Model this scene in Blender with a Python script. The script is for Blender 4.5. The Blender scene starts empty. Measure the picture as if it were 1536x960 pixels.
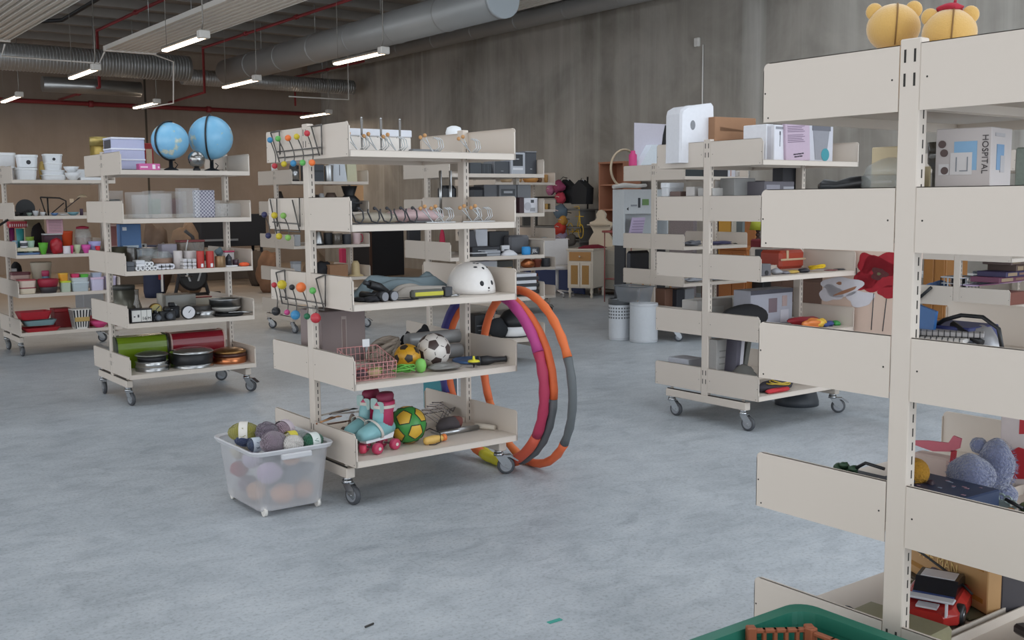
import bpy, math, random
from math import sin, cos, pi, radians as R
from mathutils import Matrix, Vector
random.seed(7)
C = bpy.context.scene.collection
SC = bpy.context.scene

# ---------------------------------------------------------------- camera
FPX, PITCH, ROLL, CAMH, YAW = 1599.7, .110273, -.0076569, 1.51966, .638
_c, _s = cos(YAW), sin(YAW)
def _cam2world(x, y, z): return Vector((x*_c + y*_s, -x*_s + y*_c, z))
_right = _cam2world(1, 0, 0)
_fwd = _cam2world(0, cos(PITCH), -sin(PITCH))
_up = _cam2world(0, sin(PITCH), cos(PITCH))
_r2 = cos(ROLL)*_right + sin(ROLL)*_up
_u2 = cos(ROLL)*_up - sin(ROLL)*_right
cd = bpy.data.cameras.new('camera'); cam = bpy.data.objects.new('camera', cd); C.objects.link(cam)
M = Matrix((_r2, _u2, -_fwd)).transposed().to_4x4(); M.translation = Vector((0, 0, CAMH))
cam.matrix_world = M
cd.sensor_width = 36; cd.lens = FPX/1536*36; cd.clip_start = .05; cd.clip_end = 200
SC.camera = cam

# ---------------------------------------------------------------- light
SC.view_settings.view_transform = 'Standard'; SC.view_settings.look = 'None'
SC.view_settings.gamma = 1; SC.view_settings.use_curve_mapping = False
SC.view_settings.exposure = .10
w = bpy.data.worlds.new('world'); SC.world = w; w.use_nodes = True
w.node_tree.nodes['Background'].inputs[0].default_value = (.87, .93, 1, 1)
w.node_tree.nodes['Background'].inputs[1].default_value = 1.85
def area(name, loc, target, sx, sy, power, col):
    l = bpy.data.lights.new(name, 'AREA'); l.shape = 'RECTANGLE'; l.size = sx; l.size_y = sy; l.energy = power; l.color = col
    o = bpy.data.objects.new(name, l); C.objects.link(o); o.location = loc
    o.rotation_euler = (Vector(target)-Vector(loc)).to_track_quat('-Z', 'Y').to_euler(); return o
area('gate_daylight', (6.5, -3.8, 2.6), (6.5, 8, 1.2), 9, 4, 200, (.80, .90, 1))
area('hall_warm_fill', (-4.5, 3, 2.6), (6, 6, 1.4), 9, 4, 60, (1, .90, .80))  # added fill lamp that keeps the ambient light warm near the camera

# ---------------------------------------------------------------- pixel rays, used to place things at a known depth
def ray(px, py):
    x, y = (px-768)/FPX, (py-480)/FPX
    a, b = x*cos(ROLL)+y*sin(ROLL), -x*sin(ROLL)+y*cos(ROLL)
    return _cam2world(a, cos(PITCH)-b*sin(PITCH), -sin(PITCH)-b*cos(PITCH))
def on(px, py, ax, v):
    r = ray(px, py); i = 'xyz'.index(ax); o = Vector((0, 0, CAMH)); return o + r*((v-o[i])/r[i])

# ---------------------------------------------------------------- materials
MATS = {}
def mat(name, col, rough=.6, metal=0, alpha=1, trans=0, var=0, scale=30, bump=0, emit=0, spec=.5, sheen=0):
    if name in MATS: return MATS[name]
    m = bpy.data.materials.new(name); MATS[name] = m; m.use_nodes = True
    nt = m.node_tree; b = nt.nodes['Principled BSDF']; I = b.inputs
    if isinstance(col, str): col = hexc(col)
    I['Base Color'].default_value = (*col, 1); I['Roughness'].default_value = rough; I['Metallic'].default_value = metal
    I['Alpha'].default_value = alpha; I['Transmission Weight'].default_value = trans; I['Specular IOR Level'].default_value = spec
    if sheen: I['Sheen Weight'].default_value = sheen
    if emit: I['Emission Color'].default_value = (*col, 1); I['Emission Strength'].default_value = emit
    if var or bump:
        tc = nt.nodes.new('ShaderNodeTexCoord'); n = nt.nodes.new('ShaderNodeTexNoise'); n.inputs['Scale'].default_value = scale; n.inputs['Detail'].default_value = 5
        nt.links.new(tc.outputs['Object'], n.inputs['Vector'])
        if var:
            mx = nt.nodes.new('ShaderNodeMix'); mx.data_type = 'RGBA'
            mx.inputs['A'].default_value = (*[max(0, c*(1-var)) for c in col], 1); mx.inputs['B'].default_value = (*[min(1, c*(1+var)) for c in col], 1)
            nt.links.new(n.outputs['Fac'], mx.inputs['Factor']); nt.links.new(mx.outputs['Result'], I['Base Color'])
        if bump:
            bp = nt.nodes.new('ShaderNodeBump'); bp.inputs['Strength'].default_value = bump; bp.inputs['Distance'].default_value = .01
            nt.links.new(n.outputs['Fac'], bp.inputs['Height']); nt.links.new(bp.outputs['Normal'], I['Normal'])
    return m
def hexc(s):
    s = s.lstrip('#'); v = [int(s[i:i+2], 16)/255 for i in (0, 2, 4)]
    return tuple((c/12.92 if c <= .04045 else ((c+.055)/1.055)**2.4) for c in v)
def flat(col, rough=.6, **k):
    """a plain coloured material with faint wear, made once per colour"""
    return mat('surface_'+col.strip('#')+'_'+str(int(rough*100))+''.join(str(v) for v in k.values()), col, rough, **{**dict(var=.06, scale=40), **k})

# ---------------------------------------------------------------- mesh builder
class MB:
    def __init__(s): s.v = []; s.f = []; s.m = []; s.sm = []; s.T = Matrix.Identity(4)
    def at(s, loc=(0, 0, 0), rz=0, rx=0, ry=0, sc=1):
        s.T = Matrix.Translation(loc) @ Matrix.Rotation(rz, 4, 'Z') @ Matrix.Rotation(ry, 4, 'Y') @ Matrix.Rotation(rx, 4, 'X') @ Matrix.Scale(sc, 4); return s
    def add(s, vs, fs, m=0, smooth=False):
        n = len(s.v); s.v += [tuple(s.T @ Vector(p)) for p in vs]
        for f in fs: s.f.append([i+n for i in f]); s.m.append(m); s.sm.append(smooth)
        return s
    def box(s, x0, x1, y0, y1, z0, z1, m=0):
        v = [(x, y, z) for x in (x0, x1) for y in (y0, y1) for z in (z0, z1)]
        return s.add(v, [(0, 1, 3, 2), (4, 6, 7, 5), (0, 4, 5, 1), (2, 3, 7, 6), (0, 2, 6, 4), (1, 5, 7, 3)], m)
    def bev(s, x0, x1, y0, y1, z0, z1, b=.004, m=0):
        """box with all edges chamfered"""
        b = min(b, (x1-x0)/2.1, (y1-y0)/2.1, (z1-z0)/2.1)
        rings = []
        for z, i in ((z0, b), (z0+b, 0), (z1-b, 0), (z1, b)):
            rings.append([(x0+b, y0+i, z), (x1-b, y0+i, z), (x1-i, y0+b, z), (x1-i, y1-b, z), (x1-b, y1-i, z), (x0+b, y1-i, z), (x0+i, y1-b, z), (x0+i, y0+b, z)])
        return s.loft(rings, m)
    def loft(s, rings, m=0, cap=True, smooth=False, close=False):
        n = len(rings[0]); vs = [p for r in rings for p in r]; fs = []
        K = len(rings)
        for k in range(K if close else K-1):
            a, b = k*n, ((k+1) % K)*n
            for i in range(n):
                j = (i+1) % n; fs.append((a+i, a+j, b+j, b+i))
        s.add(vs, fs, m, smooth)
        if cap and not close:
            o = len(s.v)-len(vs)
            s.f.append([o+i for i in range(n)][::-1]); s.m.append(m); s.sm.append(False)
            s.f.append([o+(K-1)*n+i for i in range(n)]); s.m.append(m); s.sm.append(False)
        return s
    def prism(s, poly, a0, a1, ax='z', m=0, smooth=False):
        def P(u, v, a): return {'z': (u, v, a), 'x': (a, u, v), 'y': (u, a, v)}[ax]
        return s.loft([[P(u, v, a) for u, v in poly] for a in (a0, a1)], m, smooth=smooth)
    def lathe(s, prof, n=20, c=(0, 0, 0), ax='z', m=0, smooth=True, sy=1, cap=True):
        rings = []
        for r, h in prof:
            r = max(r, 1e-4); ring = []
            for i in range(n):
                t = 2*pi*i/n; u, v = r*cos(t), r*sin(t)*sy
                ring.append({'z': (c[0]+u, c[1]+v, c[2]+h), 'x': (c[0]+h, c[1]+u, c[2]+v), 'y': (c[0]+u, c[1]+h, c[2]+v)}[ax])
            rings.append(ring)
        return s.loft(rings, m, smooth=smooth, cap=cap)
    def cyl(s, c, r, h, n=20, ax='z', m=0, b=0):
        pr = [(r, 0), (r, h)] if not b else [(r-b, 0), (r, b), (r, h-b), (r-b, h)]
        return s.lathe(pr, n, c, ax, m)
    def ball(s, c, r, n=16, m=0, sx=1, sy=1, sz=1, noise=0, seed=0, k=9):
        rnd = random.Random(seed); vs = []; fs = []
        ph = [(rnd.uniform(-3, 3), rnd.uniform(-3, 3), rnd.uniform(-3, 3), rnd.uniform(0, 6)) for _ in range(k)]
        H = max(6, n//2)
        for j in range(H+1):
            a = pi*j/H
            for i in range(n):
                t = 2*pi*i/n; x, y, z = sin(a)*cos(t), sin(a)*sin(t), -cos(a); q = 1
                if noise: q += noise*sum(sin(p[0]*x*2+p[1]*y*2+p[2]*z*2+p[3]) for p in ph)/3
                vs.append((c[0]+x*r*sx*q, c[1]+y*r*sy*q, c[2]+z*r*sz*q))
        for j in range(H):
            for i in range(n): fs.append((j*n+i, j*n+(i+1) % n, (j+1)*n+(i+1) % n, (j+1)*n+i))
        return s.add(vs, fs, m, True)
    def tube(s, pts, r, n=8, m=0, close=False):
        pts = [Vector(p) for p in pts]; K = len(pts); rings = []; prev = None
        for i, p in enumerate(pts):
            a = pts[(i-1) % K] if (i or close) else p; b = pts[(i+1) % K] if (i < K-1 or close) else p
            d = (b-a).normalized() if (b-a).length > 1e-9 else Vector((0, 0, 1))
            if prev is None: u = d.orthogonal().normalized()
            else: u = (prev - d*prev.dot(d)); u = u.normalized() if u.length > 1e-6 else d.orthogonal().normalized()
            prev = u; v = d.cross(u); rr = r[i] if isinstance(r, (list, tuple)) else r
            rings.append([tuple(p+(u*cos(2*pi*k/n)+v*sin(2*pi*k/n))*rr) for k in range(n)])
        return s.loft(rings, m, smooth=True, close=close)
    def sheet(s, f, nu, nv, m=0, t=0, smooth=True):
        """surface f(u,v) with u,v in 0..1; t = thickness below"""
        vs = []
        for k in ((0, 1) if t else (0,)):
            for i in range(nu+1):
                for j in range(nv+1):
                    x, y, z = f(i/nu, j/nv); vs.append((x, y, z-k*t))
        W = nv+1; N = (nu+1)*W; fs = []
        for i in range(nu):
            for j in range(nv):
                q = (i*W+j, (i+1)*W+j, (i+1)*W+j+1, i*W+j+1); fs.append(q)
                if t: fs.append(tuple(x+N for x in q[::-1]))
        if t:
            edge = [i*W for i in range(nu+1)]+[nu*W+j for j in range(1, W)]+[i*W+nv for i in range(nu-1, -1, -1)]+[j for j in range(nv-1, 0, -1)]
            for a, b in zip(edge, edge[1:]+edge[:1]): fs.append((a, a+N, b+N, b))
        return s.add(vs, fs, m, smooth)
    def build(s, name, mats, parent=None, loc=None, rz=0, bevel=0, sub=0):
        me = bpy.data.meshes.new(name); me.from_pydata(s.v, [], s.f)
        if not isinstance(mats, (list, tuple)): mats = [mats]
        for m in mats: me.materials.append(m)
        me.polygons.foreach_set('material_index', s.m); me.polygons.foreach_set('use_smooth', s.sm); me.update()
        import bmesh
        bm = bmesh.new(); bm.from_mesh(me); bmesh.ops.recalc_face_normals(bm, faces=bm.faces); bm.to_mesh(me); bm.free()
        o = bpy.data.objects.new(name, me); C.objects.link(o)
        if parent: o.parent = parent
        if loc is not None: o.location = loc
        if rz: o.rotation_euler.z = rz
        if bevel:
            b = o.modifiers.new('bevel', 'BEVEL'); b.width = bevel; b.segments = 2; b.limit_method = 'ANGLE'
        if sub: b = o.modifiers.new('sub', 'SUBSURF'); b.levels = b.render_levels = sub
        return o
def rpoly(x0, x1, y0, y1, r, n=4, corners=(1, 1, 1, 1)):
    """rounded rectangle, corners order: x0y0, x1y0, x1y1, x0y1"""
    out = []
    for (cx, cy, a, k) in ((x0+r, y0+r, pi, 0), (x1-r, y0+r, 1.5*pi, 1), (x1-r, y1-r, 0, 2), (x0+r, y1-r, .5*pi, 3)):
        if corners[k]: out += [(cx+r*cos(a+i*pi/2/n), cy+r*sin(a+i*pi/2/n)) for i in range(n+1)]
        else: out.append(((x0, y0), (x1, y0), (x1, y1), (x0, y1))[k])
    return out
def tag(o, label, cat, group=None, kind=None):
    if label: o['label'] = label
    if cat: o['category'] = cat
    if group: o['group'] = group
    if kind: o['kind'] = kind
    return o
def thing(name, label, cat, loc=(0, 0, 0), rz=0, group=None):
    o = bpy.data.objects.new(name, None); C.objects.link(o); o.empty_display_size = .1
    o.location = loc; o.rotation_euler.z = rz; return tag(o, label, cat, group)
def struct(o): o['kind'] = 'structure'; return o
def children(o): return [c for c in KIDS.get(o.name, [])]
def copy_tree(o, parent=None):
    c = o.copy(); C.objects.link(c); c.parent = parent
    for ch in [x for x in o.children]: copy_tree(ch, c)
    return c
def text(s, size, m, name='printing', parent=None, loc=(0, 0, 0), rot=(pi/2, 0, 0), ext=.0006, align='CENTER', sx=1):
    """raised lettering converted to a mesh"""
    cu = bpy.data.curves.new(name, 'FONT'); cu.body = s; cu.size = size; cu.extrude = ext; cu.align_x = align; cu.align_y = 'CENTER'
    t = bpy.data.objects.new('t', cu); C.objects.link(t); dg = bpy.context.evaluated_depsgraph_get()
    me = bpy.data.meshes.new_from_object(t.evaluated_get(dg)); bpy.data.objects.remove(t)
    me.name = name; me.materials.clear(); me.materials.append(m)
    o = bpy.data.objects.new(name, me); C.objects.link(o); o.parent = parent; o.location = loc; o.rotation_euler = rot; o.scale = (sx, 1, 1); return o

# ---------------------------------------------------------------- setting
def nodemat(name, rough=.7):
    m = bpy.data.materials.new(name); m.use_nodes = True; nt = m.node_tree; return m, nt, nt.nodes['Principled BSDF']
def ramp(nt, fac, stops):
    r = nt.nodes.new('ShaderNodeValToRGB'); e = r.color_ramp.elements
    while len(e) < len(stops): e.new(.5)
    for k, (p, c) in enumerate(stops): e[k].position = p; e[k].color = (*c, 1)
    nt.links.new(fac, r.inputs[0]); return r.outputs[0]
def mix(nt, fac, a, b, mode='MIX'):
    n = nt.nodes.new('ShaderNodeMix'); n.data_type = 'RGBA'; n.blend_type = mode
    for s, v in (('Factor', fac), ('A', a), ('B', b)):
        if isinstance(v, (int, float)): n.inputs[s].default_value = v
        elif isinstance(v, tuple): n.inputs[s].default_value = (*v, 1)
        else: nt.links.new(v, n.inputs[s])
    return n.outputs['Result']
def noise(nt, vec, scale, detail=6, rough=.6, dist=0):
    n = nt.nodes.new('ShaderNodeTexNoise'); n.inputs['Scale'].default_value = scale; n.inputs['Detail'].default_value = detail
    n.inputs['Roughness'].default_value = rough; n.inputs['Distortion'].default_value = dist; nt.links.new(vec, n.inputs['Vector']); return n.outputs['Fac']
def coords(nt, sc=(1, 1, 1)):
    tc = nt.nodes.new('ShaderNodeTexCoord'); mp = nt.nodes.new('ShaderNodeMapping'); mp.inputs['Scale'].default_value = sc
    nt.links.new(tc.outputs['Object'], mp.inputs['Vector']); return mp.outputs[0]

WX, WY, CZ = 12.9, 25.7, 5.25
fm, nt, b = nodemat('polished_concrete_floor')
v = coords(nt)
n1 = noise(nt, v, .9, 8, .65, .6); n2 = noise(nt, coords(nt, (1, 1.6, 1)), 5, 9, .7, .8); n3 = noise(nt, v, 60, 4, .7)
c1 = ramp(nt, n1, [(.25, hexc('878f96')), (.5, hexc('acb3b9')), (.75, hexc('c4cacf'))])
c2 = ramp(nt, n2, [(.3, hexc('878e94')), (.52, hexc('b2b8bd')), (.72, hexc('c6c9cb'))])
cc = mix(nt, .5, c1, c2)
sp = ramp(nt, n3, [(.35, (.75, .75, .75)), (.5, (1, 1, 1)), (.72, (1, 1, 1)), (.78, (1.25, 1.25, 1.25))])
cc = mix(nt, 1.0, cc, sp, 'MULTIPLY')
# a warmer worn zone far back to the left, where the photo shows brownish screed
sx = nt.nodes.new('ShaderNodeSeparateXYZ'); nt.links.new(coords(nt), sx.inputs[0])
mr = nt.nodes.new('ShaderNodeMapRange'); mr.inputs[1].default_value = 15; mr.inputs[2].default_value = 19; nt.links.new(sx.outputs['Y'], mr.inputs[0])
cc = mix(nt, mr.outputs[0], cc, mix(nt, n2, hexc('8a7b6c'), hexc('a8998a')))
nt.links.new(cc, b.inputs['Base Color'])
rr = nt.nodes.new('ShaderNodeMapRange'); rr.inputs[3].default_value = .32; rr.inputs[4].default_value = .62; nt.links.new(n2, rr.inputs[0]); nt.links.new(rr.outputs[0], b.inputs['Roughness'])
bp = nt.nodes.new('ShaderNodeBump'); bp.inputs['Strength'].default_value = .25; bp.inputs['Distance'].default_value = .01; nt.links.new(n2, bp.inputs['Height']); nt.links.new(bp.outputs[0], b.inputs['Normal'])
struct(MB().box(-9, WX, -6, WY, -.2, 0).build('floor', fm))

def concrete_wall(name, base, dark, light, streak):
    m, nt, b = nodemat(name)
    v = coords(nt); vs = coords(nt, (1.6, 1.6, .09))
    n1 = noise(nt, v, .8, 7, .6, .4); n2 = noise(nt, vs, 1.3, 8, .68, .5); n3 = noise(nt, coords(nt, (1, 1, .05)), 1.1, 4, .5)
    c = ramp(nt, n1, [(.36, hexc(dark)), (.62, hexc(base))])
    s = ramp(nt, n2, [(.45, (0, 0, 0)), (.75, (1, 1, 1))])
    c = mix(nt, mix(nt, .62, (0, 0, 0), s), c, hexc(light))
    s3 = ramp(nt, n3, [(.62, (0, 0, 0)), (.70, (.5, .5, .5)), (.74, (0, 0, 0))])
    c = mix(nt, s3, c, hexc(streak))
    nt.links.new(c, b.inputs['Base Color']); b.inputs['Roughness'].default_value = .8; return m
wr = concrete_wall('stained_concrete_wall', 'a8a299', '8b867e', 'c2beb6', 'dad8d2')
wb = concrete_wall('brown_concrete_wall', '93857a', '87796c', '9c8f80', '766a5e')
struct(MB().box(WX, WX+.3, -6, WY+.3, 0, CZ).build('wall_right', wr))
struct(MB().box(-9, WX, WY, WY+.3, 0, CZ).build('wall_back', wb))
seam = flat('4a443c', .9)
for k, x in enumerate((2.2, 8.3)):
    struct(MB().box(x, x+.05, WY-.004, WY+.01, 0, CZ).build('trim_%d' % (k+1), seam))
SKY = ((-4.5, -1.5), (1, 4), (6.4, 9.4))                            # added ceiling openings, out of view, letting sky light in from above
mb = MB(); yy = -6
for a_, b_ in SKY+((WY+.3, 0),):
    mb.box(-9, WX+.3, yy, a_, CZ, CZ+.3); yy = b_
for a_, b_ in SKY: mb.box(-9, -1, a_, b_, CZ, CZ+.3); mb.box(12.4, WX+.3, a_, b_, CZ, CZ+.3)
y = -5
while y < WY:
    if not any(a_-.16 < y < b_ for a_, b_ in SKY): mb.box(-9, WX, y, y+.16, CZ-.16, CZ+.01, 1)
    y += 1.2
struct(mb.build('ceiling', [mat('dark_ceiling_slab', '8a8681', .9, var=.15, scale=3), mat('ceiling_rib', '938f8a', .9, var=.1, scale=3)]))

# ---- ducts, pipes, radiant panels, lamps
galv = mat('galvanised_steel', 'b2b3b3', .38, .6, var=.12, scale=14)
dgrey = mat('painted_duct', 'a4a6a6', .42, .2, var=.08, scale=2)
def duct(name, label, p0, p1, r, m, ribs=0, capm=None):
    p0, p1 = Vector(p0), Vector(p1); L = (p1-p0).length; ax = 'y' if abs(p1.y-p0.y) > abs(p1.x-p0.x) else 'x'
    t = thing(name, label, 'duct', p0)
    mb = MB().lathe([(r, 0), (r, L)], 32, (0, 0, 0), ax); n = int(L/(ribs or 1.4))
    for i in range(1, n):
        h = L*i/n; e = .008 if ribs else .02; mb.lathe([(r*.99, h-e), (r*1.03, h-e*.6), (r*1.03, h+e*.6), (r*.99, h+e)], 32, (0, 0, 0), ax, cap=False)
    mb.build('duct_tube', m, t)
    if capm: MB().lathe([(r*1.04, -.03), (r*1.04, .05)], 28, (0, 0, 0), ax).build('end_cap', capm, t)
    hm = MB(); k = 1.0
    while k < L:
        q = (0, k, 0) if ax == 'y' else (k, 0, 0)
        hm.tube([(q[0], q[1], r), (q[0], q[1], CZ-p0.z)], .008, 6); k += 2.4
    hm.build('hanger', galv, t); return t
duct('ventilation_duct', 'large grey round ventilation duct with a pale round end cap, hanging under the ceiling', (9.0, 12.3, 4.33), (9.0, 22.3, 4.33), .26, dgrey, 0, mat('duct_cap', 'b9c2c8', .5))
duct('ventilation_duct', 'slim grey round duct running along the top of the long concrete wall', (12.45, 2, 4.92), (12.45, 25.2, 4.92), .16, dgrey)
duct('ventilation_duct', 'shiny spiral ribbed steel duct crossing the hall at the far left', (1.0, 21.6, 4.25), (7.9, 21.6, 4.25), .25, galv, .06)
duct('ventilation_duct', 'thinner ribbed steel duct crossing behind the big grey duct towards the corner', (8.4, 23.4, 4.3), (12.6, 23.4, 4.3), .17, galv, .06)
duct('ventilation_duct', 'short smooth steel silencer duct hanging below the spiral duct', (5.3, 22.5, 3.88), (7.2, 22.5, 3.88), .15, mat('smooth_steel', 'a2a3a2', .3, .8))
red = mat('red_sprinkler_pipe', '8a2f33', .5, var=.08)
def pipe(label, pts, r=.03, m=red, name='sprinkler_pipe', cat='pipe', joints=True):
    mb = MB().tube(pts, r, 8)
    if joints:
        for a, b_ in zip(pts, pts[1:]):
            a, b_ = Vector(a), Vector(b_); L = (b_-a).length; n = int(L/2.8)
            for i in range(1, n+1):
                p = a+(b_-a)*i/(n+1); d = (b_-a).normalized()*.05; mb.tube([p-d, p+d], r*1.5, 8)
    return tag(mb.build(name, m), label, cat)
pipe('thick red sprinkler main running low across the far wall', [(-4, 25.4, 3.8), (12.5, 25.4, 3.8)], .05)
pipe('red sprinkler pipe under the ceiling left of the first white radiant panel', [(6.3, 10, 4.95), (6.3, 22.2, 4.95), (6.3, 22.2, 3.85), (6.3, 25.3, 3.85)], .03)
pipe('red sprinkler pipe between the second radiant panel and the big grey duct', [(9.65-.9, 9, 4.9), (8.75, 23.0, 4.9), (8.75, 23, 3.95), (8.75, 25.3, 3.9)], .03)
pipe('red sprinkler pipe branch high in the corner by the far lamp', [(11.6, 21, 4.6), (11.6, 24.5, 4.6), (11.6, 24.5, 3.9)], .025)
black = mat('black_rubber', '1e1e20', .6)
pipe('black cable bundle slung below the slab at the upper left', [(5.7, 16.5, 4.95), (5.3, 18, 4.9), (5.2, 20.4, 4.8), (4.3, 20.7, 4.7)], .035, black, 'cable_bundle', 'cable', False)
wp = mat('white_radiant_panel', 'e2dfd9', .5, var=.03)
def radiant(label, x0, x1, y0, y1, z):
    t = thing('radiant_ceiling_panel', label, 'ceiling panel', ((x0+x1)/2, y0, z)); w2 = (x1-x0)/2; n = 8; prof = []
    for i in range(n):
        a = -w2+2*w2*i/n; s = 2*w2/n; prof += [(a, 0), (a+s*.5, 0), (a+s*.58, .05), (a+s*.92, .05)]
    prof.append((w2, 0)); poly = prof+[(w2, .075), (-w2, .075)]
    MB().prism(poly, 0, y1-y0, 'y').build('corrugated_sheet', wp, t)
    MB().box(-w2-.02, w2+.02, y1-y0, y1-y0+.05, -.02, .07).build('end_rail', wp, t)
    mb = MB(); k = .8
    while k < y1-y0:
        for sx_ in (-w2*.8, w2*.8): mb.tube([(sx_, k, .06), (sx_, k, CZ-z)], .006, 5)
        k += 2.5
    mb.build('hanger', galv, t)
radiant('white corrugated radiant panel at the upper left corner of the hall', 3.1, 4.05, 4, 19.2, 4.2)
radiant('white corrugated radiant panel above the second row of lamps', 5.63, 6.5, 4, 19.4, 4.2)
radiant('white corrugated radiant panel beyond the large duct end cap', 9.45, 10.33, 4, 16.5, 4.5)
pipe('thin white water pipe linking the two left radiant panels', [(4.0, 19.3, 4.15), (4.0, 19.6, 4.0), (5.6, 19.7, 4.0), (5.65, 19.5, 4.18)], .015, wp, 'heating_pipe', 'pipe', False)
pipe('thin white water pipe rising from the second radiant panel', [(6.5, 19.5, 4.2), (7.0, 19.9, 4.15), (7.0, 20.0, 3.4), (6.5, 20.3, 3.3)], .015, wp, 'heating_pipe', 'pipe', False)
pipe('white conduit with a bend below the large duct', [(9.8, 21, 3.75), (11.2, 21, 3.75), (11.2, 21, 5.25)], .015, wp, 'heating_pipe', 'pipe', False)

lamp_body = mat('lamp_housing', '8f8b84', .4, .3)
lamp_glow = mat('lamp_diffuser_glow', (1, .80, .62), .5, emit=5.5)
def lamp(label, x, y0, z=3.6, seen=True):
    t = thing('hanging_tube_lamp', label, 'lamp', (x, y0, z), group='tube lamps hanging over the aisles')
    MB().bev(-.05, .05, 0, 1.5, .03, .07, .01).build('lamp_housing', lamp_body, t)
    MB().bev(-.045, .045, .02, 1.48, 0, .035, .012).build('diffuser', lamp_glow, t)
    mb = MB(); mb.tube([(0, .1, .07), (0, .03, .2), (0, .03, CZ-z)], .009, 5); mb.build('cable', lamp_body, t); MB().tube([(0, 1.4, .07), (0, 1.4, CZ-z)], .004, 5).build('cable', lamp_body, t)
    MB().bev(-.07, .07, -.04, .08, .0, .1, .01).build('end_box', wp, t)
    l = bpy.data.lights.new('lamp_light', 'AREA'); l.shape = 'RECTANGLE'; l.size = .09; l.size_y = 1.4; l.energy = LAMPW; l.color = (1, .83, .66)
    o = bpy.data.objects.new('lamp_light', l); C.objects.link(o); o.parent = t; o.location = (0, .75, -.02)
LAMPW = 26
for lb, x, y0 in (('glowing tube lamp under the end of the second radiant panel', 5.1, 13.35), ('tube lamp hanging in front of the spiral duct at the left', 4.9, 17.4),
                  ('tube lamp cut off at the left edge of the photo', 4.85, 22.4), ('tube lamp hanging before the big grey duct above the globes', 7.55, 17.4),
                  ('smallest tube lamp, above the lidded box stack', 7.5, 22.4), ('longest looking tube lamp, hanging below the grey duct in the centre', 7.7, 13.35),
                  ('tube lamp far back in the corner, above the coat hook rack', 11.7, 22.9)):
    lamp(lb, x, y0)
# wall sensor with conduit
t = thing('wall_sensor', 'small white sensor box with a thin conduit on the long concrete wall', 'sensor', (WX, 12.3, 4.05))
MB().bev(-.06, 0, -.05, .05, -.07, .07, .01).build('sensor_box', wp, t)
MB().tube([(-.02, -.12, -.05), (-.02, -.12, -1.4)], .014, 6).build('conduit', wp, t)
# ---------------------------------------------------------------- shelving trolleys
HW, HP, LZ = .475, .168, (1.743, 1.382, .9937, .6008, .2129)
LIP = .033
enamel = mat('cream_enamel', 'cdc2b6', .42, var=.015, scale=3)
slotm = mat('slot_shadow', '33302d', .9)
chrome = mat('chrome', 'b9bbbd', .18, 1)
tyre = mat('grey_tyre', '45474b', .5); hubm = mat('caster_hub', '8b8e93', .4, .2)
PX = .038
def rod(mb, pts, r=.003, m=0): return mb.tube(pts, r, 6, m)
def make_trolley():
    t = thing('shelving_trolley', None, None)
    zt = LZ[0]+HP+.014
    for x0 in (0, 1-PX):
        mb = MB().bev(x0, x0+PX, -.03, .03, .19, zt, .003)
        face = x0-.0006 if x0 == 0 else x0+PX+.0006
        for sy in (-1, 1):
            z = .26
            while z < zt-.06:
                yy = sy*.0306; mb.box(x0+PX*.50, x0+PX*.62, min(yy, sy*.029), max(yy, sy*.029), z, z+.022, 1); z += .0375
        for z in (zt-.06, zt-.12, .27, .33):
            for yy in (-.014, .014): mb.box(min(face, x0+.001) if x0 == 0 else x0+PX-.001, x0+.001 if x0 == 0 else face, yy-.003, yy+.003, z, z+.033, 1)
        mb.build('post', [enamel, slotm], t)
    for li, z in enumerate(LZ):
        for sd in (-1, 1):
            mb = MB(); ya, yb = sorted((sd*.012, sd*HW))
            mb.box(.004, .996, ya, yb, z+LIP-.003, z+LIP)
            ye = sd*HW; mb.box(.004, .996, min(ye, ye-sd*.014), max(ye, ye-sd*.014), z, z+LIP-.001)
            yc = sd*.012; mb.box(.04, .96, min(yc, yc+sd*.004), max(yc, yc+sd*.004), z+.005, z+LIP+.03)
            mb.build('shelf', enamel, t)
            for x0, fx in ((0, 1), (1, -1)):
                ya, yb = sorted((sd*.031, sd*HW)); r = .02
                cor = (0, 0, 1, 0) if sd > 0 else (0, 0, 0, 1)
                xs = sorted((x0, x0+fx*.003)); mb = MB().prism(rpoly(ya, yb, z, z+HP, r, 5, cor), xs[0], xs[1], 'x')
                # folded rim along top and outer edge
                xr = sorted((x0, x0+fx*.010)); yo = sorted((sd*HW, sd*HW-sd*.002))
                mb.box(xr[0], xr[1], yo[0], yo[1], z, z+HP-r); mb.box(xr[0], xr[1], ya+(r if sd < 0 else 0), yb-(r if sd > 0 else 0), z+HP-.002, z+HP)
                f0 = sorted((x0-fx*.0006, x0+fx*.001))
                for yy, zz in ((sd*(HW-.008), z+.082), (sd*.05, z+.082), (sd*(HW-.02), z+.012)):
                    mb.lathe([(.0028, f0[0]), (.0028, f0[1])], 6, (0, yy, zz), 'x', 1, False)
                mb.build('end_panel', [enamel, slotm], t)
    for x0 in (.0, 1-.05):
        mb = MB().bev(x0, x0+.05, -.37, .37, .138, .19, .004); mb.box(x0+.008, x0+.012, -.36, .36, .19, .197, 1)
        for yy in (-.33, .33): mb.lathe([(.011, .19), (.011, .204)], 8, (x0+.025, yy, 0), 'z', 0)
        mb.build('foot_beam', [enamel, slotm], t)
    return t
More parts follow.
